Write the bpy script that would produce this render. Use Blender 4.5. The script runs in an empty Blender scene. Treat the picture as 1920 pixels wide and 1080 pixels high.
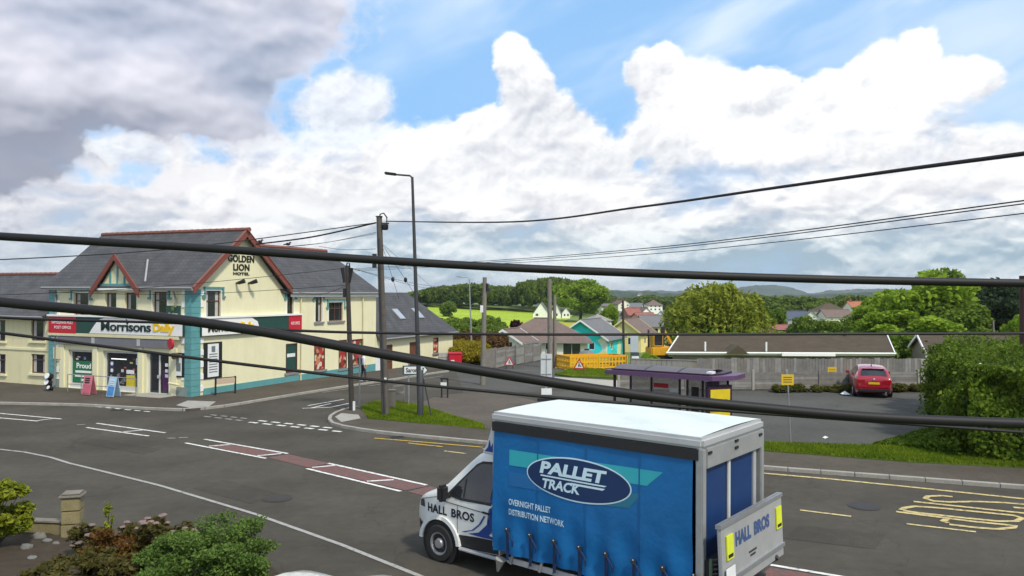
import bpy, bmesh, math, random
import numpy as np
from mathutils import Vector, Matrix
random.seed(7); np.random.seed(7)
S = bpy.context.scene
COL = S.collection
PI = math.pi
# ------------------------------------------------------------------ camera
FPX, PITCH, ROLL, EYE = 1480.0, 0.0054, 0.0038, 5.3     # focal length in photo pixels, eye 5.3 m up at a first-floor window
cam_d = bpy.data.cameras.new('camera'); cam = bpy.data.objects.new('camera', cam_d); COL.objects.link(cam)
cam_d.sensor_width = 36; cam_d.lens = 36*FPX/1920; cam_d.clip_start = 0.05; cam_d.clip_end = 20000
cam.matrix_world = Matrix.Translation((0, 0, EYE)) @ Matrix.Rotation(PI/2+PITCH, 4, 'X') @ Matrix.Rotation(ROLL, 4, 'Z')
S.camera = cam
# ------------------------------------------------------------------ render / exposure
S.view_settings.view_transform = 'Standard'; S.view_settings.look = 'None'
S.view_settings.exposure = 0.18; S.view_settings.gamma = 1; S.view_settings.use_curve_mapping = False
S.cycles.use_denoising = True
S.cycles.max_bounces = 6; S.cycles.transparent_max_bounces = 16; S.cycles.volume_bounces = 0
# ------------------------------------------------------------------ sun
SUN_EL, SUN_AZ = math.radians(50), math.radians(145)      # azimuth from +Y towards +X
sd = Vector((math.sin(SUN_AZ)*math.cos(SUN_EL), math.cos(SUN_AZ)*math.cos(SUN_EL), math.sin(SUN_EL)))
sun_d = bpy.data.lights.new('sun', 'SUN'); sun_d.energy = 3.0; sun_d.angle = math.radians(6); sun_d.color = (1, .93, .80)
sun = bpy.data.objects.new('sun', sun_d); COL.objects.link(sun)
sun.rotation_euler = sd.to_track_quat('Z', 'Y').to_euler()
# ------------------------------------------------------------------ sky
W = bpy.data.worlds.new('World'); S.world = W; W.use_nodes = True
nt = W.node_tree; nt.nodes.clear()
def nd(t, **k):
    n = nt.nodes.new(t)
    for a, b in k.items(): setattr(n, a, b)
    return n
def sset(sock, v):
    if isinstance(v, bpy.types.NodeSocket): nt.links.new(v, sock)
    else: sock.default_value = v
def M(op, a, b=0.0, c=0.0, clamp=False):
    n = nd('ShaderNodeMath', operation=op, use_clamp=clamp)
    sset(n.inputs[0], a); sset(n.inputs[1], b); sset(n.inputs[2], c)
    return n.outputs[0]
def SS(lo, hi, x):
    n = nd('ShaderNodeMapRange', interpolation_type='SMOOTHSTEP')
    sset(n.inputs[0], x); sset(n.inputs[1], lo); sset(n.inputs[2], hi)
    return n.outputs[0]
def MIXC(f, a, b):
    n = nd('ShaderNodeMix', data_type='RGBA'); sset(n.inputs[0], f)
    for s, v in ((n.inputs[6], a), (n.inputs[7], b)):
        if isinstance(v, tuple): s.default_value = (*v, 1)
        else: nt.links.new(v, s)
    return n.outputs[2]
def VEC(x, y, z):
    n = nd('ShaderNodeCombineXYZ'); sset(n.inputs[0], x); sset(n.inputs[1], y); sset(n.inputs[2], z); return n.outputs[0]
# ---- cloud cover, computed as a function of direction (azimuth, elevation in degrees)
_rs = np.random.RandomState(11); _perm = np.concatenate([_rs.permutation(512)]*2)
_ga = _rs.rand(512)*2*PI; _gx, _gy = np.cos(_ga).astype(np.float32), np.sin(_ga).astype(np.float32)
def perlin(x, y):
    xi = np.floor(x).astype(np.int32); yi = np.floor(y).astype(np.int32)
    xf = (x-xi).astype(np.float32); yf = (y-yi).astype(np.float32)
    u = xf*xf*xf*(xf*(xf*6-15)+10); v = yf*yf*yf*(yf*(yf*6-15)+10)
    def g(ix, iy, fx, fy):
        h = _perm[(_perm[ix & 511]+iy) & 511]; return _gx[h]*fx+_gy[h]*fy
    a = g(xi, yi, xf, yf); b = g(xi+1, yi, xf-1, yf); c = g(xi, yi+1, xf, yf-1); d = g(xi+1, yi+1, xf-1, yf-1)
    return (a+u*(b-a))*(1-v)+(c+u*(d-c))*v
def fbm(x, y, o, r=.5, bil=False):
    s = 0; a = 1; t = 0
    for k in range(o):
        n = perlin(x+17.3*k, y-9.1*k)*1.5
        s = s+a*((1-2*np.abs(n)) if bil else n); t += a; a *= r; x = x*2.03; y = y*2.03
    return s/t
def sst(lo, hi, x):
    t = np.clip((x-lo)/(hi-lo), 0, 1); return t*t*(3-2*t)
def AE(px, py):
    a = math.atan((px-960)/FPX); return a*180/PI, math.atan((548-py)/FPX*math.cos(a))*180/PI
CUM = [(962, 112, 44, 54), (985, 180, 60, 78), (1020, 250, 110, 75), (900, 262, 90, 65), (830, 305, 115, 75), (960, 310, 160, 70), (1110, 300, 90, 55),
       (1235, 138, 62, 58), (1300, 185, 110, 75), (1410, 178, 95, 48), (1300, 258, 150, 70), (1560, 178, 70, 44), (1640, 132, 58, 46), (1715, 108, 46, 44),
       (1690, 172, 110, 52), (1810, 142, 66, 40), (1560, 222, 150, 48), (1440, 285, 140, 46)]
SOFT = [(640, 190, 75, 58), (655, 300, 110, 75), (530, 300, 110, 55), (400, 385, 42, 36), (250, 290, 130, 36), (150, 185, 38, 24), (720, 310, 100, 55), (1700, 300, 80, 34), (1890, 250, 60, 28), (1620, 345, 100, 28), (1090, 370, 110, 38), (1790, 335, 90, 26), (470, 440, 130, 22), (180, 300, 60, 30)]
DRK = [(60, 60, 260, 190), (300, 50, 260, 180), (470, 20, 150, 130), (300, 180, 190, 75), (20, 270, 140, 70), (540, 10, 90, 110), (-150, 200, 250, 200), (400, 140, 90, 80), (-250, -100, 500, 260), (120, -120, 430, 160)]
def cloud(az, el):
    az = az.astype(np.float32); el = el.astype(np.float32)
    shp = az.shape
    X, Y = az, el*1.25
    wx = fbm(X*.10+5, Y*.10, 4)*3.0; wy = fbm(X*.10-40, Y*.10+9, 4)*2.4
    bil = fbm(X*.22+wx*.05, Y*.22+wy*.05, 6, .55, True)        # cauliflower relief
    b3 = fbm(X*.75+wx*.2+9, Y*.75+wy*.2, 5, .6, True)             # fine florets
    b3u = fbm((X-.12)*.75+wx*.2+9, (Y+.22)*.75+wy*.2, 5, .6, True)
    sm = fbm(X*.09+50, Y*.09+20, 5)
    def blobs(L, ww=1.0):
        F = np.full(shp, -9., np.float32); Vv = np.zeros(shp, np.float32)
        for px, py, rx, ry in L:
            a, e = AE(px, py); ra = rx/FPX*180/PI; re = ry/FPX*180/PI
            u = (az+wx*.35*ww-a)/ra; v = (el+wy*.35*ww-e)/re
            f = 1-np.sqrt(u*u+v*v)
            k = 1/(1+np.exp(np.clip(-(f-F)*9, -30, 30))); Vv = v*k+Vv*(1-k); F = np.maximum(F, f)+.03*np.exp(-np.abs(np.clip(f-F, -9, 9))*8)
        return F, Vv
    def over(C, A, c, a):
        a = np.clip(a, 0, 1)[..., None]; return c*a+C*(1-a), a[..., 0]+A*(1-a[..., 0])
    def ramp(t, c0, c1):
        t = np.clip(t, 0, 1)[..., None]; return np.array(c0, np.float32)*(1-t)+np.array(c1, np.float32)*t
    C = np.zeros(shp+(3,), np.float32); A = np.zeros(shp, np.float32)
    # cirrus streaks
    st = fbm((az*.5+el*.85)*.05+wx*.06, (-az*.42+el*.9)*.17+wy*.08, 5, .5)
    st2 = fbm(az*.05+7, el*.08, 4)
    C, A = over(C, A, ramp(np.ones(shp), (0, 0, 0), (.84, .92, 1.0)), (sst(-.2, .5, st)*.62+.08)*sst(-.5, .5, st2+.12))
    # general broken cloud over the rest of the dome
    ce = np.cos(np.radians(el)); kx = np.sin(np.radians(az))*ce/(np.sin(np.radians(np.maximum(el, 0)))+.35); ky = np.cos(np.radians(az))*ce/(np.sin(np.radians(np.maximum(el, 0)))+.35)
    gn = fbm(kx*1.3+3, ky*1.3+8, 6, .55)
    off = np.maximum(sst(36, 52, np.abs(az)), sst(23, 32, el))
    C, A = over(C, A, ramp(sst(.0, .5, gn), (1.0, 1.0, 1.02), (.56, .57, .63)), sst(-.12, .1, gn)*off)
    # cloud deck towards the horizon
    n1 = fbm(az*.085+2+wx*.05, el*.20+4+wy*.05, 6, .5); n1u = fbm(az*.085+2+wx*.05, (el+.6)*.20+4+wy*.05, 6, .5)
    n2 = fbm(az*.22-7+wx*.1, el*.40+wy*.1, 6, .55, True); n2u = fbm((az-.1)*.22-7+wx*.1, (el+.35)*.40+wy*.1, 6, .55, True)
    dkm = sst(-1.0, 1.0, 8.9+sm*7+bil*1.8+b3*.5-el)*(.55+.45*sst(-.35, .15, n1+.25*n2+.25*sst(6, 2, el)))
    tone = .46+1.7*n1+1.3*(n1-n1u)+.75*(n2-n2u)+.22*n2
    tone = tone+.30*sst(4.5, 8.5, el)
    tl = sst(6.5, 2.5, el)[..., None]
    base = np.array((.50, .53, .60), np.float32)*(1-tl)+np.array((.34, .46, .55), np.float32)*tl
    top = np.array((.98, .975, .97), np.float32)*(1-tl)+np.array((.80, .86, .88), np.float32)*tl
    lf = sst(-8, -26, az)[..., None]*.35                         # thicker, greyer cloud to the left
    t = np.clip(tone, 0, 1)[..., None]; dc = base*(1-t)+top*t; dc = dc*(1-lf)+np.array((.60, .60, .68), np.float32)*lf
    C, A = over(C, A, dc, dkm)
    bu = fbm((X-.25)*.22+wx*.05, (Y+.55)*.22+wy*.05, 6, .55, True)
    # softer lumps
    F, v = blobs(SOFT, 1.6); e = F+bil*.25+b3*.16+sm*.5
    C, A = over(C, A, ramp(.55+.3*v+.35*bil+.6*(bil-bu)+.2*(b3-b3u), (.56, .57, .64), (.99, .985, .97)), sst(-.10, .40, e)*.8)
    # bright cumulus
    F, v = blobs(CUM); e = F*.9+bil*.17+b3*.10-.06+sm*.22
    bu = fbm((X-.25)*.22+wx*.05, (Y+.55)*.22+wy*.05, 6, .55, True)
    lit = .60+.55*v+.5*(bil-bu)+.22*bil+1.1*sm+.08*(b3-b3u)+.05*b3
    edge_soft = np.where(v > -.1, .20+.14*sst(.0, .2, sm), .07+.45*np.clip((-.1-v)/.5, 0, 1))
    a = sst(0, 1, (e+.02)/edge_soft)*sst(-1.05, -.35, v+.35*bil)
    C, A = over(C, A, ramp(lit, (.54, .57, .64), (1.06, 1.06, 1.05)), a)
    # dark flat-bottomed cloud, upper left
    F, v = blobs(DRK, 1.7); e = F+bil*.22+b3*.12+sm*.7
    b2 = fbm(X*.075+30, Y*.11, 5, .45); b2u = fbm((X-.2)*.075+30, (Y+.7)*.11, 5, .45)
    dl = .50*sst(7.5, 18, el)+.16+.95*b2+1.6*(b2-b2u)+.12*sm+.10*(bil-bu)-.30*sst(-22, -31, az)*sst(15, 9, el)
    cdk = ramp(dl, (.30, .325, .41), (.80, .80, .89))
    rim = sst(.22, .0, e)[..., None]*.6; cdk = cdk*(1-rim)+np.array((.90, .89, .94), np.float32)*rim
    C, A = over(C, A, cdk, sst(-.14, .26, e)*(.86+.14*sst(-.3, .2, b2)))
    return C, A
tc = nd('ShaderNodeTexCoord'); D = tc.outputs['Generated']
sx = nd('ShaderNodeSeparateXYZ'); nt.links.new(D, sx.inputs[0])
dx, dy, dz = sx.outputs
az = M('MULTIPLY', M('ARCTAN2', dx, dy), 180/PI)               # degrees right of +Y
el = M('MULTIPLY', M('ARCSINE', dz), 180/PI)                   # degrees above the horizon
sky = nd('ShaderNodeTexSky', sky_type='NISHITA'); sky.sun_disc = False
sky.sun_elevation = SUN_EL; sky.sun_rotation = SUN_AZ; sky.air_density = 1.0; sky.dust_density = .6; sky.ozone_density = 2.0
def cloud_map(name, a0, a1, e0, e1, w, h):                      # the same cloud function, sampled finely ahead and coarsely over the rest of the dome
    A_, E_ = np.meshgrid(a0+(np.arange(w)+.5)/w*(a1-a0), e0+(np.arange(h)+.5)/h*(e1-e0))
    C, A = cloud(A_, E_)
    im = bpy.data.images.new(name, w, h, alpha=True, float_buffer=True)
    im.colorspace_settings.name = 'Non-Color'; im.alpha_mode = 'CHANNEL_PACKED'
    px = np.empty((h, w, 4), np.float32); px[..., :3] = C; px[..., 3] = A
    im.pixels.foreach_set(px.ravel()); im.update()
    n = nd('ShaderNodeTexImage', image=im, interpolation='Linear', extension='EXTEND')
    nt.links.new(VEC(M('DIVIDE', M('SUBTRACT', az, a0), a1-a0), M('DIVIDE', M('SUBTRACT', el, e0), e1-e0), 0.0), n.inputs[0])
    return n.outputs['Color'], n.outputs['Alpha']
c0, a0 = cloud_map('clouds_dome', -180, 180, -2, 90, 720, 184)
c1, a1 = cloud_map('clouds_ahead', -40, 40, -2, 26, 1536, 520)
inside = M('MULTIPLY', SS(39.5, 38.5, M('ABSOLUTE', az)), SS(25.8, 25.0, el))
cl = MIXC(inside, c0, c1)
am = nd('ShaderNodeMix', data_type='FLOAT'); sset(am.inputs[0], inside); sset(am.inputs[2], a0); sset(am.inputs[3], a1); alpha = am.outputs[0]
blue = MIXC(.8, sky.outputs[0], (2.7, 5.6, 9.6))                # photo's blue, in the sky's own units (background strength 0.1)
def VM(op, a, b):
    n = nd('ShaderNodeVectorMath', operation=op); nt.links.new(a, n.inputs[0])
    if isinstance(b, float): n.inputs[3].default_value = b
    else: nt.links.new(b, n.inputs[1])
    return n.outputs[0]
sc = nd('ShaderNodeVectorMath', operation='SCALE'); nt.links.new(blue, sc.inputs[0]); nt.links.new(M('SUBTRACT', 1.0, alpha), sc.inputs[3])
tot = VM('ADD', VM('SCALE', cl, 10.0), sc.outputs[0])
col = MIXC(SS(-.3, -1.6, el), tot, (2.2, 2.4, 2.2))             # below the horizon: dull ground tone
bg = nd('ShaderNodeBackground'); nt.links.new(col, bg.inputs[0]); bg.inputs[1].default_value = .1
wo = nd('ShaderNodeOutputWorld'); nt.links.new(bg.outputs[0], wo.inputs[0])
W.cycles.sampling_method = 'MANUAL'; W.cycles.sample_map_resolution = 512
# ================================================================== measuring: photo pixel -> place in the world
def ray(px, py):
    cr, sr = math.cos(ROLL), math.sin(ROLL); a, b = px-960, py-540
    X, Y = a*cr+b*sr, -a*sr+b*cr; c, s = math.cos(PITCH), math.sin(PITCH)
    return Vector((X/FPX, c+(Y/FPX)*s, s-(Y/FPX)*c))
BRK = [(-400, 0), (46, 0), (60, -.3), (75, -.8), (95, -2.7), (125, -4.5), (250, -6.5), (400, -7.5), (800, -11), (4000, -30), (12000, -60)]
def T(y):                                                        # the ground falls away gently behind the car park
    for (y0, z0), (y1, z1) in zip(BRK, BRK[1:]):
        if y <= y1: return z0+(z1-z0)*(y-y0)/(y1-y0)
    return BRK[-1][1]
def V(px, py, Y):
    r = ray(px, py); return Vector((0, 0, EYE))+r*(Y/r.y)
def G(px, py):                                                   # point of the ground seen at a pixel
    z = 0
    for _ in range(40):
        r = ray(px, py); p = Vector((0, 0, EYE))+r*((z-EYE)/r.z); z = .5*z+.5*T(p.y)
    return Vector((p.x, p.y, T(p.y)))
def PLN(px, py, P0, yaw):                                        # (along, height) on an upright plane through P0
    d = Vector((math.cos(yaw), math.sin(yaw), 0)); n = Vector((-d.y, d.x, 0)); r = ray(px, py); o = Vector((0, 0, EYE))
    p = o+r*((P0-o).dot(n)/r.dot(n)); return (p-P0).dot(d), p.z
# ================================================================== materials
MATS = {}
def pm(name, col, rough=.7, var=.12, scale=4.0, bump=0.0, bscale=None, metallic=0.0, spec=.4, coat=0.0, trans=0.0, emit=None, grain=0.0):
    if name in MATS: return MATS[name]
    m = bpy.data.materials.new(name); m.use_nodes = True; t = m.node_tree; b = t.nodes['Principled BSDF']
    L = t.links.new
    b.inputs['Roughness'].default_value = rough; b.inputs['Metallic'].default_value = metallic
    b.inputs['Specular IOR Level'].default_value = spec; b.inputs['Coat Weight'].default_value = coat; b.inputs['Coat Roughness'].default_value = .08
    b.inputs['Base Color'].default_value = (*col, 1)
    g = t.nodes.new('ShaderNodeNewGeometry')
    if var > 0:
        n = t.nodes.new('ShaderNodeTexNoise'); n.inputs['Scale'].default_value = scale; n.inputs['Detail'].default_value = 5; n.inputs['Roughness'].default_value = .65
        L(g.outputs['Position'], n.inputs['Vector'])
        mr = t.nodes.new('ShaderNodeMapRange'); L(n.outputs[0], mr.inputs[0]); mr.inputs[1].default_value = .25; mr.inputs[2].default_value = .75
        mr.inputs[3].default_value = 1-var; mr.inputs[4].default_value = 1+var
        f = mr.outputs[0]
        if grain > 0:
            n2 = t.nodes.new('ShaderNodeTexNoise'); n2.inputs['Scale'].default_value = scale*14; n2.inputs['Detail'].default_value = 2; L(g.outputs['Position'], n2.inputs['Vector'])
            m2 = t.nodes.new('ShaderNodeMapRange'); L(n2.outputs[0], m2.inputs[0]); m2.inputs[1].default_value = .3; m2.inputs[2].default_value = .7; m2.inputs[3].default_value = 1-grain; m2.inputs[4].default_value = 1+grain
            mu = t.nodes.new('ShaderNodeMath'); mu.operation = 'MULTIPLY'; L(f, mu.inputs[0]); L(m2.outputs[0], mu.inputs[1]); f = mu.outputs[0]
        v = t.nodes.new('ShaderNodeVectorMath'); v.operation = 'SCALE'; v.inputs[0].default_value = col; L(f, v.inputs[3]); L(v.outputs[0], b.inputs['Base Color'])
    if bump > 0:
        n = t.nodes.new('ShaderNodeTexNoise'); n.inputs['Scale'].default_value = bscale or scale*6; n.inputs['Detail'].default_value = 4; L(g.outputs['Position'], n.inputs['Vector'])
        bp = t.nodes.new('ShaderNodeBump'); bp.inputs['Strength'].default_value = bump; bp.inputs['Distance'].default_value = .03; L(n.outputs[0], bp.inputs['Height']); L(bp.outputs[0], b.inputs['Normal'])
    if trans > 0: b.inputs['Transmission Weight'].default_value = trans
    if emit: b.inputs['Emission Color'].default_value = (*emit[0], 1); b.inputs['Emission Strength'].default_value = emit[1]
    MATS[name] = m; return m
def leafmat(name, c1, c2, rough=.55, tr=.38, scale=.8):
    if name in MATS: return MATS[name]
    m = bpy.data.materials.new(name); m.use_nodes = True; t = m.node_tree; b = t.nodes['Principled BSDF']; L = t.links.new
    g = t.nodes.new('ShaderNodeNewGeometry'); oi = t.nodes.new('ShaderNodeObjectInfo')
    n = t.nodes.new('ShaderNodeTexNoise'); n.inputs['Scale'].default_value = scale; n.inputs['Detail'].default_value = 3; L(g.outputs['Position'], n.inputs['Vector'])
    ad = t.nodes.new('ShaderNodeMath'); ad.operation = 'MULTIPLY_ADD'; L(g.outputs['Random Per Island'], ad.inputs[0]); ad.inputs[1].default_value = .45; L(n.outputs[0], ad.inputs[2])
    mr = t.nodes.new('ShaderNodeMapRange'); L(ad.outputs[0], mr.inputs[0]); mr.inputs[1].default_value = .35; mr.inputs[2].default_value = 1.05
    mx = t.nodes.new('ShaderNodeMix'); mx.data_type = 'RGBA'; L(mr.outputs[0], mx.inputs[0]); mx.inputs[6].default_value = (*c1, 1); mx.inputs[7].default_value = (*c2, 1)
    L(mx.outputs[2], b.inputs['Base Color']); b.inputs['Roughness'].default_value = rough; b.inputs['Specular IOR Level'].default_value = .12
    tb = t.nodes.new('ShaderNodeBsdfTranslucent'); L(mx.outputs[2], tb.inputs[0])
    ms = t.nodes.new('ShaderNodeMixShader'); ms.inputs[0].default_value = tr; L(b.outputs[0], ms.inputs[1]); L(tb.outputs[0], ms.inputs[2])
    L(ms.outputs[0], t.nodes['Material Output'].inputs['Surface']); MATS[name] = m; return m
def brickmat(name, c1, c2, mortar, w, h, rough=.75, squash=1, axis='XZ', bump=.4, msize=.012, var=.2):
    if name in MATS: return MATS[name]
    m = bpy.data.materials.new(name); m.use_nodes = True; t = m.node_tree; b = t.nodes['Principled BSDF']; L = t.links.new
    tc = t.nodes.new('ShaderNodeTexCoord'); sp = t.nodes.new('ShaderNodeSeparateXYZ'); L(tc.outputs['Object'], sp.inputs[0])
    ad = t.nodes.new('ShaderNodeMath'); ad.operation = 'ADD'; L(sp.outputs[0], ad.inputs[0]); L(sp.outputs[1], ad.inputs[1])
    cx = t.nodes.new('ShaderNodeCombineXYZ'); L(ad.outputs[0], cx.inputs[0]); L(sp.outputs[2], cx.inputs[1])
    br = t.nodes.new('ShaderNodeTexBrick'); L(cx.outputs[0], br.inputs[0]); br.inputs['Scale'].default_value = 1
    br.inputs['Color1'].default_value = (*c1, 1); br.inputs['Color2'].default_value = (*c2, 1); br.inputs['Mortar'].default_value = (*mortar, 1)
    br.inputs['Brick Width'].default_value = w; br.inputs['Row Height'].default_value = h; br.inputs['Mortar Size'].default_value = msize
    n = t.nodes.new('ShaderNodeTexNoise'); n.inputs['Scale'].default_value = 1.3; n.inputs['Detail'].default_value = 6; L(tc.outputs['Object'], n.inputs['Vector'])
    mr = t.nodes.new('ShaderNodeMapRange'); L(n.outputs[0], mr.inputs[0]); mr.inputs[1].default_value = .3; mr.inputs[2].default_value = .7; mr.inputs[3].default_value = 1-var; mr.inputs[4].default_value = 1+var
    v = t.nodes.new('ShaderNodeVectorMath'); v.operation = 'SCALE'; L(br.outputs[0], v.inputs[0]); L(mr.outputs[0], v.inputs[3]); L(v.outputs[0], b.inputs['Base Color'])
    bp = t.nodes.new('ShaderNodeBump'); bp.inputs['Strength'].default_value = bump; bp.inputs['Distance'].default_value = .02; bp.invert = True; L(br.outputs[1], bp.inputs['Height']); L(bp.outputs[0], b.inputs['Normal'])
    b.inputs['Roughness'].default_value = rough; b.inputs['Specular IOR Level'].default_value = .3; MATS[name] = m; return m
def asphalt(name, c, patch=.25, speck=.3):
    if name in MATS: return MATS[name]
    m = bpy.data.materials.new(name); m.use_nodes = True; t = m.node_tree; b = t.nodes['Principled BSDF']; L = t.links.new
    g = t.nodes.new('ShaderNodeNewGeometry')
    def no(s, d, r=.6):
        n = t.nodes.new('ShaderNodeTexNoise'); n.inputs['Scale'].default_value = s; n.inputs['Detail'].default_value = d; n.inputs['Roughness'].default_value = r; L(g.outputs['Position'], n.inputs['Vector']); return n.outputs[0]
    def mr(x, a, bb, lo, hi):
        n = t.nodes.new('ShaderNodeMapRange'); L(x, n.inputs[0]); n.inputs[1].default_value = a; n.inputs[2].default_value = bb; n.inputs[3].default_value = lo; n.inputs[4].default_value = hi; return n.outputs[0]
    def mul(a, bb):
        n = t.nodes.new('ShaderNodeMath'); n.operation = 'MULTIPLY'; L(a, n.inputs[0]); L(bb, n.inputs[1]); return n.outputs[0]
    vo = t.nodes.new('ShaderNodeTexVoronoi'); vo.feature = 'DISTANCE_TO_EDGE'; vo.inputs['Scale'].default_value = .22
    wv = t.nodes.new('ShaderNodeVectorMath'); wv.operation = 'MULTIPLY_ADD'; nz = t.nodes.new('ShaderNodeTexNoise'); nz.inputs['Scale'].default_value = .9; nz.inputs['Detail'].default_value = 4
    L(g.outputs['Position'], nz.inputs['Vector']); L(nz.outputs['Color'], wv.inputs[0]); wv.inputs[1].default_value = (2.2, 2.2, 0); L(g.outputs['Position'], wv.inputs[2]); L(wv.outputs[0], vo.inputs['Vector'])
    crack = mr(vo.outputs['Distance'], 0, .006, .82, 1)
    f = mul(mul(mr(no(.28, 4), .3, .7, 1-patch, 1+patch), mr(no(55, 2), .3, .7, 1-speck, 1+speck)), mul(mr(no(3.5, 5), .3, .7, .9, 1.1), crack))
    v = t.nodes.new('ShaderNodeVectorMath'); v.operation = 'SCALE'; v.inputs[0].default_value = c; L(f, v.inputs[3]); L(v.outputs[0], b.inputs['Base Color'])
    b.inputs['Roughness'].default_value = .9; b.inputs['Specular IOR Level'].default_value = .12
    bp = t.nodes.new('ShaderNodeBump'); bp.inputs['Strength'].default_value = .35; bp.inputs['Distance'].default_value = .01; L(no(90, 2), bp.inputs['Height']); L(bp.outputs[0], b.inputs['Normal'])
    MATS[name] = m; return m
def paintmat(name, c, under=(.07, .066, .06), wear=.45):
    if name in MATS: return MATS[name]
    m = bpy.data.materials.new(name); m.use_nodes = True; t = m.node_tree; b = t.nodes['Principled BSDF']; L = t.links.new
    g = t.nodes.new('ShaderNodeNewGeometry'); n = t.nodes.new('ShaderNodeTexNoise'); n.inputs['Scale'].default_value = 7; n.inputs['Detail'].default_value = 7; n.inputs['Roughness'].default_value = .75; L(g.outputs['Position'], n.inputs['Vector'])
    mr = t.nodes.new('ShaderNodeMapRange'); L(n.outputs[0], mr.inputs[0]); mr.inputs[1].default_value = wear-.12; mr.inputs[2].default_value = wear+.1
    mx = t.nodes.new('ShaderNodeMix'); mx.data_type = 'RGBA'; L(mr.outputs[0], mx.inputs[0]); mx.inputs[6].default_value = (*under, 1); mx.inputs[7].default_value = (*c, 1)
    L(mx.outputs[2], b.inputs['Base Color']); b.inputs['Roughness'].default_value = .7; MATS[name] = m; return m
def rendermat(name, col, streak=.035):
    m = pm(name, col, .85, .05, 1.2, .15, 30); t = m.node_tree; b = t.nodes['Principled BSDF']; src = b.inputs['Base Color'].links[0].from_socket
    tc = t.nodes.new('ShaderNodeTexCoord'); mp = t.nodes.new('ShaderNodeMapping'); mp.inputs['Scale'].default_value = (2.6, 2.6, .22); t.links.new(tc.outputs['Object'], mp.inputs[0]); n = t.nodes.new('ShaderNodeTexNoise'); n.inputs['Scale'].default_value = 1; n.inputs['Detail'].default_value = 6; n.inputs['Roughness'].default_value = .7; t.links.new(mp.outputs[0], n.inputs['Vector'])
    r = t.nodes.new('ShaderNodeMapRange'); t.links.new(n.outputs[0], r.inputs[0]); r.inputs[1].default_value = .48; r.inputs[2].default_value = .75; r.inputs[3].default_value = 1.0; r.inputs[4].default_value = 1-streak*2.2
    v = t.nodes.new('ShaderNodeVectorMath'); v.operation = 'SCALE'; t.links.new(src, v.inputs[0]); t.links.new(r.outputs[0], v.inputs[3]); t.links.new(v.outputs[0], b.inputs['Base Color']); return m
CREAM = rendermat('cream_render', (.75, .715, .475))
CREAM2 = rendermat('dull_cream_render', (.70, .65, .40), .06)
TEAL = pm('teal_paint', (.105, .30, .31), .6, .1, 2)
WHITE = pm('white_paint', (.80, .80, .77), .5, .05, 3)
SLATE = brickmat('slate', (.066, .067, .072), (.078, .079, .084), (.046, .046, .05), .30, .17, .75, bump=.2)
REDW = pm('red_brown_timber', (.20, .055, .04), .55, .15, 5)
REDT = pm('red_clay', (.21, .085, .065), .8, .2, 6)
BROWNF = pm('brown_frame', (.10, .045, .03), .45, .1, 6)
GLASS = pm('dark_window_glass', (.022, .025, .03), .06, .3, .7, spec=.8)
CURT = pm('net_curtain', (.45, .44, .42), .9, .15, 3)
BLACK = pm('black_plastic', (.018, .018, .02), .55, .1, 8)
RUBBER = pm('tyre_rubber', (.02, .02, .02), .85, .15, 12)
STEEL = pm('galvanised_steel', (.36, .37, .38), .45, .1, 4, metallic=.6)
ALU = pm('aluminium', (.52, .53, .54), .42, .06, 3, metallic=.35)
DARKM = pm('dark_metal', (.055, .058, .062), .5, .12, 6, metallic=.3)
GUTTER = pm('grey_gutter', (.23, .23, .23), .5, .1, 3)
WOODP = pm('weathered_pole_timber', (.10, .088, .075), .9, .25, 5, .4, 30)
WOODP2 = pm('pale_pole_timber', (.19, .175, .15), .9, .2, 5, .4, 30)
DGREEN = pm('dark_green_board', (.016, .062, .05), .5, .06, 2)
REDS = pm('red_sign', (.50, .012, .03), .45, .05, 2)
YEL = pm('yellow_letter', (.85, .55, .02), .5, .03, 3)
BLK = pm('black_letter', (.012, .014, .014), .5, 0)
DGL = pm('dark_green_letter', (.01, .03, .025), .5, 0)
WL = pm('white_letter', (.85, .86, .86), .5, 0)
CONC = pm('concrete', (.33, .315, .28), .9, .15, 3, .2, 30, grain=.15)
KERB = pm('kerb_concrete', (.30, .285, .25), .9, .18, 2.5, .2, 40, grain=.15)
ASPH = asphalt('road_asphalt', (.072, .065, .053))
ASPH2 = asphalt('car_park_asphalt', (.085, .084, .076), .18)
PAVE = asphalt('footway_asphalt', (.086, .074, .059), .2)
BROWNR = pm('brown_concrete_tile', (.080, .060, .038), .85, .25, 1.5, .25, 20, grain=.2)
BROWNR2 = pm('purple_brown_tile', (.16, .115, .10), .85, .18, 1.5, .25, 20)
TERRA = pm('orange_tile', (.34, .13, .075), .85, .18, 1.5)
FENCEW = pm('grey_weathered_fence', (.19, .185, .17), .9, .25, 3, .3, 40, grain=.2)
GRASS = leafmat('verge_grass', (.065, .13, .006), (.23, .30, .02), scale=.9)
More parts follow.
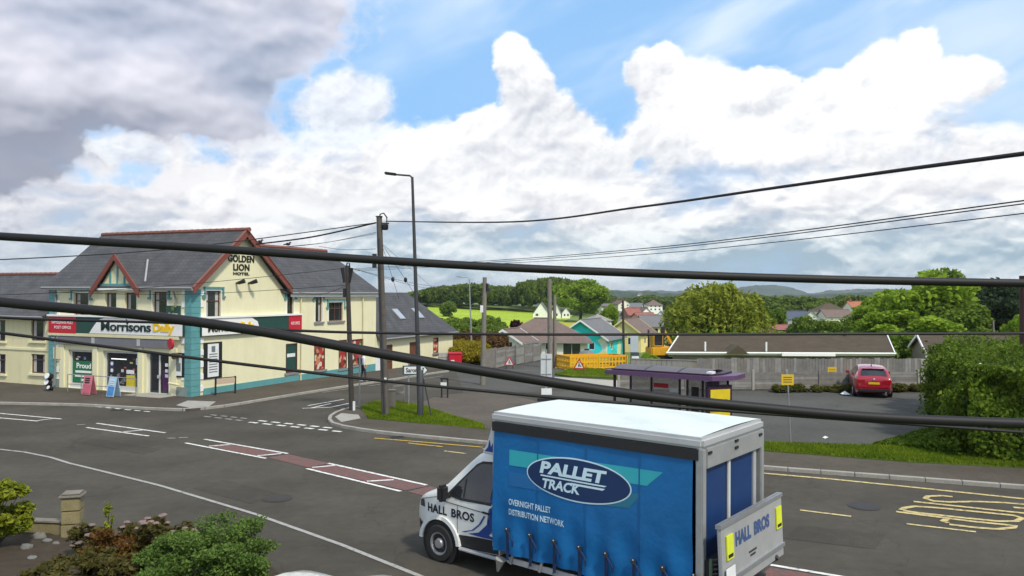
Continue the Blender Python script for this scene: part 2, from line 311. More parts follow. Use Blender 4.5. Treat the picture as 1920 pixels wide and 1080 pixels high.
# ================================================================== mesh building
class MB:
    def __init__(s): s.v = []; s.f = []
    def add(s, vs, fs):
        o = len(s.v); s.v += [tuple(p) for p in vs]; s.f += [tuple(i+o for i in f) for f in fs]; return s
    def box(s, x0, x1, y0, y1, z0, z1, mtx=None):
        vs = [Vector(p) for p in ((x0, y0, z0), (x1, y0, z0), (x1, y1, z0), (x0, y1, z0), (x0, y0, z1), (x1, y0, z1), (x1, y1, z1), (x0, y1, z1))]
        if mtx: vs = [mtx @ p for p in vs]
        return s.add(vs, [(3, 2, 1, 0), (4, 5, 6, 7), (0, 1, 5, 4), (1, 2, 6, 5), (2, 3, 7, 6), (3, 0, 4, 7)])
    def tube(s, pts, r, n=8, caps=True):
        pts = [Vector(p) for p in pts]; rs = r if isinstance(r, (list, tuple)) else [r]*len(pts); vs = []; fs = []
        for i, p in enumerate(pts):
            t = (pts[min(i+1, len(pts)-1)]-pts[max(i-1, 0)]).normalized()
            a = t.cross(Vector((0, 0, 1)))
            if a.length < 1e-4: a = t.cross(Vector((1, 0, 0)))
            a.normalize(); b = t.cross(a)
            for k in range(n):
                an = 2*PI*k/n; vs.append(p+(a*math.cos(an)+b*math.sin(an))*rs[i])
        for i in range(len(pts)-1):
            for k in range(n):
                k2 = (k+1) % n; fs.append((i*n+k, i*n+k2, (i+1)*n+k2, (i+1)*n+k))
        if caps: fs += [tuple(range(n))[::-1], tuple((len(pts)-1)*n+k for k in range(n))]
        return s.add(vs, fs)
    def prism(s, poly, a, b):           # poly of 3D points swept from offset a to offset b (vectors)
        n = len(poly); a, b = Vector(a), Vector(b); vs = [Vector(p)+a for p in poly]+[Vector(p)+b for p in poly]
        return s.add(vs, [tuple(range(n))[::-1], tuple(range(n, 2*n))]+[(i, (i+1) % n, n+(i+1) % n, n+i) for i in range(n)])
    def lathe(s, prof, n=20, mtx=None):  # (r,z) profile about z
        vs = []; fs = []
        for r, z in prof:
            for k in range(n): vs.append(Vector((r*math.cos(2*PI*k/n), r*math.sin(2*PI*k/n), z)))
        for i in range(len(prof)-1):
            for k in range(n): k2 = (k+1) % n; fs.append((i*n+k, i*n+k2, (i+1)*n+k2, (i+1)*n+k))
        fs += [tuple(range(n))[::-1], tuple((len(prof)-1)*n+k for k in range(n))]
        if mtx: vs = [mtx @ p for p in vs]
        return s.add(vs, fs)
    def ball(s, c, r, n=10, sc=(1, 1, 1)):
        c = Vector(c); vs = []; fs = []; m = n//2+1
        for i in range(m+1):
            th = PI*i/m
            for k in range(n): vs.append(c+Vector((r*sc[0]*math.sin(th)*math.cos(2*PI*k/n), r*sc[1]*math.sin(th)*math.sin(2*PI*k/n), r*sc[2]*math.cos(th))))
        for i in range(m):
            for k in range(n): k2 = (k+1) % n; fs.append((i*n+k, (i+1)*n+k, (i+1)*n+k2, i*n+k2))
        return s.add(vs, fs)
    def mesh(s, name):
        me = bpy.data.meshes.new(name); me.from_pydata(s.v, [], s.f); return me
    def build(s, name, mat, parent=None, smooth=False, bevel=0, fix=True):
        me = s.mesh(name)
        if fix or bevel:
            bm = bmesh.new(); bm.from_mesh(me)
            if fix: bmesh.ops.remove_doubles(bm, verts=bm.verts, dist=1e-5); bmesh.ops.recalc_face_normals(bm, faces=bm.faces)
            if bevel: bmesh.ops.bevel(bm, geom=list(bm.edges), offset=bevel, segments=2, affect='EDGES', clamp_overlap=True)
            bm.to_mesh(me); bm.free()
        if smooth:
            me.polygons.foreach_set('use_smooth', [True]*len(me.polygons))
            if smooth != 'all': me.set_sharp_from_angle(angle=math.radians(40))
        return obj(name, me, mat, parent)
def obj(name, me, mat=None, parent=None):
    o = bpy.data.objects.new(name, me); COL.objects.link(o)
    if mat is not None and me is not None and not me.materials: me.materials.append(mat)
    if parent: o.parent = parent
    return o
def tag(o, label=None, cat=None, group=None, kind=None):
    for k, v in (('label', label), ('category', cat), ('group', group), ('kind', kind)):
        if v: o[k] = v
    return o
def thing(name, label, cat, loc=(0, 0, 0), rz=0, group=None):
    o = bpy.data.objects.new(name, None); COL.objects.link(o); o.location = loc; o.rotation_euler = (0, 0, rz); o.empty_display_size = .3
    return tag(o, label, cat, group)
def copy_tree(o, parent=None):
    c = o.copy(); COL.objects.link(c); c.parent = parent
    for ch in o.children: copy_tree(ch, c)
    return c
def box(name, mat, parent, x0, x1, y0, y1, z0, z1, bevel=0): return MB().box(x0, x1, y0, y1, z0, z1).build(name, mat, parent, bevel=bevel)
_fontcache = {}
def text_mesh(body, bold=0.0, ext=.0, spacing=1.0):
    k = (body, bold, ext, spacing)
    if k not in _fontcache:
        cu = bpy.data.curves.new('txt', 'FONT'); cu.body = body; cu.size = 1; cu.offset = bold; cu.extrude = ext; cu.space_character = spacing; cu.resolution_u = 3
        o = bpy.data.objects.new('txt', cu); COL.objects.link(o); bpy.context.view_layer.update()
        me = bpy.data.meshes.new_from_object(o.evaluated_get(bpy.context.evaluated_depsgraph_get())); bpy.data.objects.remove(o); bpy.data.curves.remove(cu)
        _fontcache[k] = np.array([v.co[:] for v in me.vertices]), [tuple(p.vertices) for p in me.polygons]; bpy.data.meshes.remove(me)
    return _fontcache[k]
def lettering(name, body, mat, parent, fmap, u0, u1, z0, z1, bold=.02, spacing=1.0, slant=0.0, depth=.0):
    """lettering fitted to u0..u1 by z0..z1 of a surface; fmap(u,z,out) gives the 3D point"""
    v, f = text_mesh(body, bold, .05 if depth else 0.0, spacing); a = v.min(0); b = v.max(0)
    vs = []
    for p in v:
        s, t = (p[0]-a[0])/(b[0]-a[0]), (p[1]-a[1])/(b[1]-a[1])
        w = (p[2]-a[2])/max(b[2]-a[2], 1e-6)*depth if depth else 0
        vs.append(fmap(u0+(u1-u0)*s+slant*(t-.5), z0+(z1-z0)*t, w))
    return MB().add(vs, f).build(name, mat, parent, fix=False)
# ---- sheets that follow the ground
def sheet(name, mat, pts, dz, parent=None, kerb=None, kind='structure', extra=()):
    """flat polygon of world (x,y) points draped over the ground, cut where the slope changes"""
    bm = bmesh.new(); vs = [bm.verts.new((p[0], p[1], 0)) for p in pts]; f = bm.faces.new(vs); f.normal_update()
    if f.normal.z < 0: f.normal_flip()
    bmesh.ops.triangulate(bm, faces=bm.faces)
    for y, _ in BRK[1:]: bmesh.ops.bisect_plane(bm, geom=bm.verts[:]+bm.edges[:]+bm.faces[:], plane_co=(0, y, 0), plane_no=(0, 1, 0))
    for v in bm.verts: v.co.z = T(v.co.y)+dz
    if kerb:
        be = [e for e in bm.edges if e.is_boundary]; r = bmesh.ops.extrude_edge_only(bm, edges=be)
        for g in r['geom']:
            if isinstance(g, bmesh.types.BMVert): g.co.z -= kerb
    me = bpy.data.meshes.new(name); bm.to_mesh(me); bm.free()
    o = obj(name, me, mat, parent)
    if not parent: o['kind'] = kind
    return o
def px2(pts): return [tuple(G(*p)[:2]) for p in pts]
def strip(mb, pts, w, dz):               # painted line along world points
    P = [Vector((p[0], p[1])) for p in pts]; Q = [P[0]]
    for a, b in zip(P, P[1:]):
        n = max(1, int((b-a).length/2.0)); Q += [a.lerp(b, k/n) for k in range(1, n+1)]
    L_, R_ = [], []
    for i, p in enumerate(Q):
        t = (Q[min(i+1, len(Q)-1)]-Q[max(i-1, 0)]).normalized(); n = Vector((-t.y, t.x))*w/2
        L_.append((p.x+n.x, p.y+n.y, T(p.y+n.y)+dz)); R_.append((p.x-n.x, p.y-n.y, T(p.y-n.y)+dz))
    k = len(Q); mb.add(L_+R_, [(i, k+i, k+i+1, i+1) for i in range(k-1)]); return mb
# ---- walls with openings, roofs, windows
def wall_mesh(mb, u0, u1, z0, z1, holes, fmap, rev=.14):
    us = sorted({u0, u1, *[h[0] for h in holes], *[h[1] for h in holes]}); zs = sorted({z0, z1, *[h[2] for h in holes], *[h[3] for h in holes]})
    for a, b in zip(us, us[1:]):
        for c, d in zip(zs, zs[1:]):
            if b <= u0 or a >= u1 or d <= z0 or c >= z1: continue
            m = ((a+b)/2, (c+d)/2)
            if any(h[0] < m[0] < h[1] and h[2] < m[1] < h[3] for h in holes): continue
            mb.add([fmap(a, c, 0), fmap(b, c, 0), fmap(b, d, 0), fmap(a, d, 0)], [(0, 1, 2, 3)])
    for a, b, c, d in holes:
        for p, q in (((a, c), (b, c)), ((b, c), (b, d)), ((b, d), (a, d)), ((a, d), (a, c))):
            mb.add([fmap(*p, 0), fmap(*q, 0), fmap(*q, -rev), fmap(*p, -rev)], [(0, 1, 2, 3)])
    return mb
def fbox(mb, fmap, u0, u1, z0, z1, a, b):      # box on a facade, from out-offset a to b
    vs = [fmap(u, z, o) for o in (a, b) for u, z in ((u0, z0), (u1, z0), (u1, z1), (u0, z1))]
    return mb.add(vs, [(0, 1, 2, 3), (7, 6, 5, 4), (0, 4, 5, 1), (1, 5, 6, 2), (2, 6, 7, 3), (3, 7, 4, 0)])
def window(parent, fmap, r, fmat, gmat=None, rev=.14, fw=.06, mull=(), trans=(), sill=None, curtain=False, name='window'):
    u0, u1, z0, z1 = r; m = MB()
    for q in ((u0, u1, z0, z0+fw), (u0, u1, z1-fw, z1), (u0, u0+fw, z0+fw, z1-fw), (u1-fw, u1, z0+fw, z1-fw)): fbox(m, fmap, *q, -rev, -rev+.07)
    for k in mull: uu = u0+(u1-u0)*k; fbox(m, fmap, uu-fw*.4, uu+fw*.4, z0+fw, z1-fw, -rev, -rev+.06)
    for k in trans: zz = z0+(z1-z0)*k; fbox(m, fmap, u0+fw, u1-fw, zz-fw*.4, zz+fw*.4, -rev, -rev+.064)
    w = m.build(name, fmat, parent, fix=False)
    fbox(MB(), fmap, u0+fw*.5, u1-fw*.5, z0+fw*.5, z1-fw*.5, -rev-.02, -rev+.02).build('pane', gmat or GLASS, w, fix=False)
    if curtain:
        m = MB(); d = (u1-u0)*.2
        fbox(m, fmap, u0+fw, u0+fw+d, z0+fw, z1-fw, -rev+.021, -rev+.026); fbox(m, fmap, u1-fw-d, u1-fw, z0+fw, z1-fw, -rev+.021, -rev+.026); m.build('curtain', CURT, w, fix=False)
    if sill: fbox(MB(), fmap, u0-.12, u1+.12, z0-.12, z0-.002, -rev+.02, .10).build('sill', sill, w, fix=False)
    return w
def slab(mb, quad, th):                         # roof slab: top quad (list of 3D points) with thickness below
    q = [Vector(p) for p in quad]; n = (q[1]-q[0]).cross(q[-1]-q[0]).normalized()
    if n.z < 0: n = -n
    return mb.prism(q, (0, 0, 0), -n*th)
# ================================================================== the setting
def bump(x, y):                                   # low hill with fields and a wood, ahead and to the left
    if y < 150: return 0.0
    k = min(1, (y-150)/120)
    return k*(7.5*math.exp(-((x+75)/85)**2-((y-470)/190)**2)+3.0*math.exp(-((x+130)/70)**2-((y-330)/130)**2)+3.0*math.exp(-((x-20)/40)**2-((y-520)/120)**2))
def terr(x, y): return T(y)+bump(x, y)
ys = sorted({b[0] for b in BRK} | {10, 30, *range(150, 400, 20), *range(400, 800, 40), 1000, 1400, 2000, 2800, 6000, 9000})
xs = sorted({*range(-400, 401, 20), -12000, -6000, -3000, -1500, -800, -600, 600, 800, 1500, 3000, 6000, 12000})
g = MB(); nx = len(xs)
g.v = [(x, y, terr(x, y)-.03) for y in ys for x in xs]
g.f = [(j*nx+i, j*nx+i+1, (j+1)*nx+i+1, (j+1)*nx+i) for j in range(len(ys)-1) for i in range(nx-1)]
GROUNDM = pm('rough_grassland', (.11, .17, .03), .95, .45, .035, grain=.35)
tag(g.build('ground', GROUNDM, fix=False, smooth='all'), kind='structure')
def field(name, mat, px_pts, Y_pts, dz, nU=14, nV=10):    # field lying on the hill, corners given by pixel and distance
    P = [V(p[0], p[1], y) for p, y in zip(px_pts, Y_pts)]; m = MB()
    for j in range(nV+1):
        for i in range(nU+1):
            a = P[0].lerp(P[1], i/nU); b = P[3].lerp(P[2], i/nU); q = a.lerp(b, j/nV); m.v.append((q.x, q.y, terr(q.x, q.y)+dz))
    m.f = [(j*(nU+1)+i, j*(nU+1)+i+1, (j+1)*(nU+1)+i+1, (j+1)*(nU+1)+i) for j in range(nV) for i in range(nU)]
    return tag(m.build(name, mat, fix=False, smooth='all'), kind='structure')
FIELD1 = pm('bright_pasture', (.30, .41, .016), .95, .18, .08, grain=.25)
FIELD2 = pm('yellow_meadow', (.34, .34, .02), .95, .22, .12, grain=.3)
field('pasture_field', FIELD1, ((820, 640), (1010, 640), (1080, 600), (800, 600)), (190, 190, 400, 400), .12)
field('meadow_field', FIELD2, ((930, 640), (1110, 640), (1110, 600), (960, 600)), (165, 165, 285, 285), .3)
# distant ridges
def ridge(name, mat, Y, prof, base, seed, depth):
    rnd = random.Random(seed); m = MB(); pts = []
    x = prof[0][0]
    while x < prof[-1][0]:
        for (a, za), (b, zb) in zip(prof, prof[1:]):
            if a <= x <= b: z = za+(zb-za)*(x-a)/(b-a); break
        pts.append((x, z+rnd.uniform(-1.2, .9))); x += rnd.uniform(4, 9)
    n = len(pts)
    for k in range(5):
        for px, py in pts:
            q = V(px, py, Y); f = (1, .92, .66, .3, 0)[k]; zz = base+(q.z-base)*f+(rnd.uniform(-3, 3) if 0 < k < 4 else 0); m.v.append((q.x*(1-.055*k), Y-depth*k/4, zz))
    m.f = [(k*n+i, k*n+i+1, (k+1)*n+i+1, (k+1)*n+i) for k in range(4) for i in range(n-1)]
    return tag(m.build(name, mat, smooth='all'), kind='structure')
HILLM = pm('wooded_hillside', (.030, .052, .026), .95, .6, .02, grain=.5)
HILLM2 = pm('far_hillside', (.045, .068, .045), .95, .6, .008, grain=.5)
ridge('hills', HILLM2, 3400, [(-500, 556), (300, 552), (690, 549), (800, 550), (1100, 543), (1290, 546), (1380, 540), (1415, 535), (1460, 535), (1490, 542), (1520, 551), (1560, 544), (1640, 541), (1760, 545), (2200, 540), (2800, 549)], -30, 3, 900)
ridge('hillside', HILLM, 1500, [(1000, 552), (1120, 546), (1180, 547), (1290, 552), (1450, 555), (1540, 552), (1650, 546), (1760, 541), (1950, 545), (2500, 551)], -16, 5, 500)
# road, side road and car park
sheet('road', ASPH, [(-90, 1), (70, 1), (70, 46), (9, 46), (9, 71), (-1, 71), (-7, 58), (-10, 46), (-90, 46)], 0)
sheet('car_park', ASPH2, px2([(905, 812), (1000, 760), (1030, 735), (1170, 728), (1300, 732), (1735, 738), (1790, 800), (1800, 880), (1445, 846), (1150, 815)]), .004)
sheet('estate_road', ASPH2, px2([(870, 740), (1000, 735), (1160, 712), (1120, 695), (1075, 690), (1075, 676), (1120, 670), (1012, 668), (1012, 679), (905, 697), (855, 697)]), .004)
PLAZA = asphalt('brown_footway', (.105, .090, .074), .18)
sheet('paved_area', PLAZA, px2([(770, 764), (820, 742), (905, 733), (990, 748), (1060, 770), (1010, 800), (905, 812), (860, 790)]), .009)
# footways with kerb stones
def kerbed(name, mat, outline, kerb_pts, h=.1, lab=None):
    o = sheet(name, mat, px2(outline), h, kerb=h+.02)
    P = [G(*p) for p in kerb_pts]; run = []
    for a, b in zip(P, P[1:]):
        n = max(1, int((b-a).length/.25)); run += [a.lerp(b, k/n) for k in range(n)]
    run.append(P[-1]); stones = []; i = 0; acc = 0; start = run[0]
    st = MB().box(0, .9, -.075, .075, -.1, h+.012).mesh('kerb_stone'); st.materials.append(KERB)
    bm = bmesh.new(); bm.from_mesh(st); bmesh.ops.bevel(bm, geom=bm.edges[:], offset=.012, segments=1, affect='EDGES'); bm.to_mesh(st); bm.free()
    k = 0
    for p in run[1:]:
        if (p-start).length >= .915 and k < 140:
            d = p-start; s = obj('kerb_stone', st, None, o); s.location = (start.x, start.y, start.z); s.rotation_euler = (0, -math.atan2(d.z, math.hypot(d.x, d.y)), math.atan2(d.y, d.x))
            start = start+d.normalized()*.915; k += 1
    return o
K_H = [(-250, 752), (0, 758), (150, 761), (290, 769), (355, 771), (420, 764), (520, 747), (650, 726), (720, 716), (800, 703), (850, 696)]
kerbed('hotel_pavement', PAVE, K_H+[(845, 684), (700, 690), (400, 700), (-250, 700)], K_H)
K_I = [(668, 766), (640, 772), (622, 780), (616, 788), (625, 798), (660, 806), (720, 814), (800, 822), (905, 832), (1100, 850), (1445, 881), (1700, 900), (1920, 917), (2150, 934)]
kerbed('footway', PAVE, K_I+[(2150, 905), (1920, 885), (1700, 873), (1445, 853), (1200, 828), (905, 806), (800, 800), (690, 790), (680, 772)], K_I)
# grass verges on a shallow bank
def verge(name, outline, n, hgt, dz=.11):
    P = px2(outline); sheet(name, pm('verge_soil', (.08, .12, .012), .95, .3, 1.5, grain=.3), P, dz, kerb=dz+.01)
    bm = bmesh.new(); f = bm.faces.new([bm.verts.new((*p, 0)) for p in P]); bmesh.ops.triangulate(bm, faces=bm.faces)
    tr = [[v.co.xy.copy() for v in f.verts] for f in bm.faces]; ar = [abs((t[1]-t[0]).cross(t[2]-t[0])) for t in tr]; bm.free()
    m = MB(); rnd = random.Random(n)
    for t in rnd.choices(tr, ar, k=n):
        a, b = rnd.random(), rnd.random()
        if a+b > 1: a, b = 1-a, 1-b
        q = t[0]+(t[1]-t[0])*a+(t[2]-t[0])*b; an = rnd.uniform(0, 2*PI); h = hgt*rnd.uniform(.5, 1.5); w = .016; l = rnd.uniform(.2, .7)*h; lz = rnd.uniform(0, 2*PI); z = T(q.y)+dz
        c, s = math.cos(an)*w, math.sin(an)*w; m.add([(q.x-c, q.y-s, z), (q.x+c, q.y+s, z), (q.x+l*math.cos(lz), q.y+l*math.sin(lz), z+h)], [(0, 1, 2)])
    return tag(m.build('grass', GRASS, fix=False), {'grass_verge': 'short grass on the corner verge around the poles'}.get(name, 'rough grass strip of the ' + name.replace('_', ' ')), 'grass', kind='stuff')
verge('grass_verge', [(676, 768), (690, 789), (800, 799), (910, 810), (905, 800), (850, 785), (795, 766), (745, 757), (700, 757)], 26000, .07)
verge('roadside_verge', [(1200, 824), (1445, 851), (1700, 871), (1920, 883), (2150, 900), (2150, 860), (1920, 850), (1640, 842), (1445, 836), (1200, 812)], 40000, .08)
verge('far_verge', [(1040, 704), (1070, 708), (1165, 711), (1165, 697), (1075, 692)], 6000, .09)
# ---- painted markings
WP = paintmat('white_road_paint', (.74, .73, .70), wear=.42); WF = paintmat('faded_white_road_paint', (.36, .35, .33), wear=.47); YP = paintmat('yellow_road_paint', (.62, .40, .03), wear=.42); CP = paintmat('pale_yellow_road_paint', (.62, .50, .22), wear=.44)
RP = paintmat('faded_red_surfacing', (.26, .058, .05), (.082, .068, .056), wear=.56)
YBP = paintmat('bay_yellow_paint', (.58, .46, .19), wear=.43)
def lines(name, mat, segs, w, dz=.012):
    m = MB()
    for s in segs: strip(m, [G(*p) for p in s], w, dz)
    return tag(m.build(name, mat, fix=False), kind='structure')
for i, q in enumerate(([(425, 833), (533, 850), (492, 857), (392, 837)], [(540, 852), (618, 869), (578, 877), (503, 858)], [(618, 871), (806, 911), (760, 920), (578, 878)], [(806, 912), (900, 935), (850, 945), (765, 922)], [(1445, 1064), (1560, 1084), (1590, 1120), (1400, 1100)])):
    sheet('red_surfacing', RP, px2(q), .008)
lines('centre_marking', WP, [[(-60, 770), (115, 786)], [(-60, 779), (71, 790)], [(71, 789), (100, 785)], [(181, 794), (310, 812)], [(162, 802), (279, 818)], [(231, 810), (267, 807)],
      [(383, 824), (540, 851)], [(348, 831), (499, 860)], [(392, 837), (431, 834)], [(483, 855), (527, 851)], [(615, 869), (800, 910)], [(575, 879), (752, 922)], [(585, 877), (631, 873)], [(688, 903), (738, 900)],
      [(1445, 1060), (1600, 1086)]], .11)
lines('worn_marking', WF, [[(144, 797), (160, 796)], [(312, 822), (330, 822)], [(335, 821), (352, 821)], [(605, 736), (662, 728)], [(690, 724), (720, 720)], [(790, 711), (830, 705)]], .10)
gw = []
for a, b, n in (((467, 792), (650, 811), 7), ((485, 789), (631, 804), 6), ((383, 781), (462, 790), 4), ((395, 778), (470, 786), 4)):
    for k in range(n):
        f0, f1 = k/n, (k+.62)/n; gw.append([(a[0]+(b[0]-a[0])*f0, a[1]+(b[1]-a[1])*f0), (a[0]+(b[0]-a[0])*f1, a[1]+(b[1]-a[1])*f1)])
lines('give_way_marking', WP, gw[:13], .17); lines('worn_give_way_marking', WF, gw[13:], .15)
dd = []
for k in range(6): dd.append([(180+k*18, 763+k*1.7), (191+k*18, 764+k*1.7)])
lines('edge_dash_marking', WP, dd, .12)
lines('edge_line', paintmat('worn_edge_paint', (.34, .33, .31), wear=.40), [[(-80, 837), (0, 843), (45, 848), (95, 858), (130, 869), (200, 886), (300, 911), (480, 965), (640, 1022), (800, 1086)]], .11)
lines('junction_marking', WP, [[(567, 766), (620, 764), (662, 755)], [(577, 761), (645, 749)], [(585, 765), (620, 757)]], .11)
lines('yellow_line', YP, [[(702, 822), (800, 830), (905, 839)], [(765, 831), (790, 834), (830, 838)]], .10)
lines('layby_dash', CP, [[(833, 846), (874, 851)], [(1500, 957), (1596, 969)], [(1700, 983), (1830, 998)]], .10)
lines('bus_stop_edge_line', YBP, [[(905, 842), (1150, 863), (1445, 889), (1560, 899), (1700, 913), (1920, 936), (2200, 966)]], .15)
# road lettering of the bus stop, stretched along the lane
bl = [[(1786, 932), (1765, 930), (1740, 931), (1735, 935), (1750, 940), (1780, 942), (1830, 941), (1880, 943), (1930, 947), (1990, 951)],
      [(1713, 941), (1920, 963), (2000, 970)], [(1900, 952), (1960, 957)],
      [(1680, 960), (1790, 974), (1830, 979), (1880, 984), (1905, 987), (1900, 990), (1870, 993), (1830, 990), (1780, 984)],
      [(1775, 974), (1768, 978), (1778, 981)],
      [(1690, 957), (1696, 953), (1715, 950), (1760, 953), (1870, 964), (1900, 967), (1917, 972), (1905, 978), (1870, 978), (1800, 971), (1720, 962), (1694, 958)]]
lines('bus_stop_lettering', YBP, bl, .145)
# manhole and reinstatement patch
for q in ([(1500, 985), (1660, 1003), (1640, 1030), (1470, 1010)], [(150, 818), (300, 842), (270, 852), (120, 826)], [(420, 900), (520, 925), (470, 945), (360, 915)]):
    sheet('tarmac_patch', asphalt('patched_asphalt', (.062, .056, .046)), px2(q), .005)
def manhole(lab, px, r=.32, grate=False):
    p = G(*px); t = thing('manhole_cover' if not grate else 'road_gully', lab, 'manhole' if not grate else 'drain', (p.x, p.y, T(p.y)), .4); IR = pm('cast_iron', (.045, .04, .036), .6, .2, 8, metallic=.4)
    if grate:
        box('frame', IR, t, -.25, .25, -.22, .22, -.03, .014)
        for k in range(6): box('bar', BLACK, t, -.2, .2, -.17+k*.06, -.14+k*.06, .0145, .018)
    else:
        MB().lathe([(r+.06, -.03), (r+.06, .012), (r, .012), (r, .010)], 24).build('frame', IR, t); MB().lathe([(r-.012, -.02), (r-.012, .015)], 24).build('lid', IR, t)
manhole('round iron manhole cover in the near lane left of the lorry', (520, 935)); manhole('round iron manhole cover in the far lane near the bus stop lettering', (1620, 950)); manhole('iron gully grate at the kerb beside the yellow line', (745, 820), grate=True); manhole('iron gully grate at the kerb before the shop pavement', (220, 769), grate=True)
sheet('concrete_crossing', CONC, px2([(628, 786), (640, 779), (672, 782), (676, 789), (640, 796)]), .104)
sheet('dropped_kerb', CONC, px2([(330, 764), (352, 755), (405, 757), (392, 766), (356, 769)]), .104)
sheet('concrete_path', pm('pale_path', (.36, .35, .30), .9, .12, 2), px2([(1040, 707), (1165, 714), (1165, 727), (1030, 722)]), .012)
# ================================================================== corner hotel with the shop
HC = Vector((-15.75, 38.80, 0)); HY = -.41
hotel = thing('hotel_building', 'cream two-storey corner building with slate roofs, teal quoins and a shop on its ground floor', 'hotel', HC, HY)
def fF(u, z, o): return Vector((u, -o, z))            # front: u along, o outwards
def fS(u, z, o): return Vector((o, u, z))             # side (gable) facade
def RF(x0, y0, x1, y1):
    a = PLN(x0, y0, HC, HY); b = PLN(x1, y1, HC, HY); return (round(a[0], 2), round(b[0], 2), round(b[1], 2), round(a[1], 2))
def RS(x0, y0, x1, y1):
    a = PLN(x0, y0, HC, HY+PI/2); b = PLN(x1, y1, HC, HY+PI/2); return (round(a[0], 2), round(b[0], 2), round(b[1], 2), round(a[1], 2))
EAVE, WF_, BD = 5.55, -10.15, 6.9                      # eaves height, front length, depth of the front block
up = [RF(138, 549, 167, 598), RF(197, 549, 218, 598), RF(234, 549, 256, 598), RF(286, 547, 314, 598)]
shop = [RF(128, 655, 172, 733), RF(193, 657, 257, 733), RF(274, 660, 316, 741)]
shop = [(a, b, .12 if i < 2 else .05, d) for i, (a, b, c, d) in enumerate(shop)]
m = MB(); wall_mesh(m, WF_, 0, -.6, EAVE, up+shop, fF, .2)
m.add([fF(WF_, -.6, 0), (WF_, BD, -.6), (WF_, BD, EAVE), fF(WF_, EAVE, 0)], [(0, 1, 2, 3)])
m.add([(WF_, BD, -.6), (-6.6, BD, -.6), (-6.6, BD, EAVE), (WF_, BD, EAVE)], [(0, 1, 2, 3)])
m.build('front_wall', CREAM, hotel, fix=False)
sw = [RS(386, 545, 414, 601), RS(538, 549, 550, 603), RS(591, 552, 604, 603), RS(616, 567, 643, 601)]
sg = [RS(589, 638, 609, 692), RS(635, 638, 650, 690), RS(658, 637, 681, 683), RS(536, 645, 557, 697)]
m = MB(); wall_mesh(m, 0, 16.3, -.8, 5.35, sw+sg, fS, .16)
m.add([(0, 0, 5.35), (0, BD, 5.35), (0, BD/2, 8.45)], [(0, 1, 2)])
m.add([(0, 16.3, -.8), (-6.6, 16.3, -.8), (-6.6, 16.3, 5.35), (0, 16.3, 5.35)], [(0, 1, 2, 3)])
m.add([(-6.6, BD, -.8), (-6.6, 16.3, -.8), (-6.6, 16.3, 5.35), (-6.6, BD, 5.35)], [(0, 1, 2, 3)])
m.build('side_wall', CREAM, hotel, fix=False)
# roofs
RZ, RY = 8.55, 3.45
m = MB(); ev = EAVE-.06; ov = .24
slab(m, [(WF_-.35, -ov, ev), (.32, -ov, ev), (.32, RY, RZ), (WF_-.35, RY, RZ)], .12); slab(m, [(WF_-.35, BD+ov, ev), (.32, BD+ov, ev), (.32, RY, RZ), (WF_-.35, RY, RZ)], .12)
roof = m.build('main_roof', SLATE, hotel)
m = MB(); wx = -3.3; wz = 8.05
slab(m, [(ov, BD-.2, 5.24), (ov, 16.65, 5.24), (wx, 15.2, wz), (wx, 3.6, wz)], .12)
slab(m, [(-6.6-ov, BD-.2, 5.24), (-6.6-ov, 16.65, 5.24), (wx, 15.2, wz), (wx, 3.6, wz)], .12)
m.add([(ov, 16.65, 5.24), (-6.6-ov, 16.65, 5.24), (wx, 15.2, wz)], [(0, 1, 2)])
wroof = m.build('wing_roof', SLATE, hotel)
tile = MB().tube([(0, 0, 0), (.42, 0, 0)], [.11, .125], 8).mesh('ridge_tile'); tile.materials.append(REDT)
x = WF_-.3
while x < .2: o = obj('ridge_tile', tile, None, roof); o.location = (x, RY, RZ+.02); x += .44
y = 6.4
while y < 15: o = obj('ridge_tile', tile, None, wroof); o.location = (wx, y, wz+.02); o.rotation_euler = (0, 0, PI/2); y += .44
# barge boards of the big gable
for s in (0, 1):
    e = (-ov if s == 0 else BD+ov); m = MB(); q = [(0, e, ev-.02), (0, RY, RZ-.02), (0, RY, RZ-.36), (0, e, ev-.34)]; m.prism(q, (.325, 0, 0), (.39, 0, 0)); m.build('barge_board', REDW, hotel)
for s in (0, 1):
    e = (-ov if s == 0 else BD+ov); MB().prism([(0, e, ev+.03), (0, RY, RZ+.05), (0, RY, RZ-.02), (0, e, ev-.03)], (.28, 0, 0), (.42, 0, 0)).build('verge_trim', REDT, hotel)
# gabled half dormer on the front
g0, g1, ga = RF(183, 540, 266, 541)[0], RF(183, 540, 266, 541)[1], PLN(226, 481, HC, HY)
gx = (g0+g1)/2; gz = 7.15; gb = 5.45
m = MB(); m.add([(g0+.1, -.10, EAVE-.3), (g1-.1, -.10, EAVE-.3), (gx, -.10, gz-.15)], [(0, 1, 2)]); m.build('dormer_gable', CREAM, hotel, fix=False)
m = MB(); bk = 2.0
slab(m, [(g0-.12, -.28, gb-.1), (gx, -.28, gz), (gx, bk, gz), (g0-.12, -.05, gb-.1)], .1); slab(m, [(g1+.12, -.28, gb-.1), (gx, -.28, gz), (gx, bk, gz), (g1+.12, -.05, gb-.1)], .1)
m.build('dormer_roof', SLATE, hotel)
for sx_ in (g0-.16, g1+.16):
    MB().prism([(sx_, 0, gb-.12), (gx, 0, gz+.06), (gx, 0, gz-.26), (sx_, 0, gb-.5)], (0, -.36, 0), (0, -.285, 0)).build('barge_board', REDW, hotel)
m = MB(); fbox(m, fF, g0+.35, g1-.35, EAVE-.02, EAVE+.12, .105, .17)
for k in (-.5, 0, .5): fbox(m, fF, gx+k-.045, gx+k+.045, EAVE+.12, gz-.32-abs(k)*1.05, .105, .15)
m.build('dormer_timbering', TEAL, hotel, fix=False)
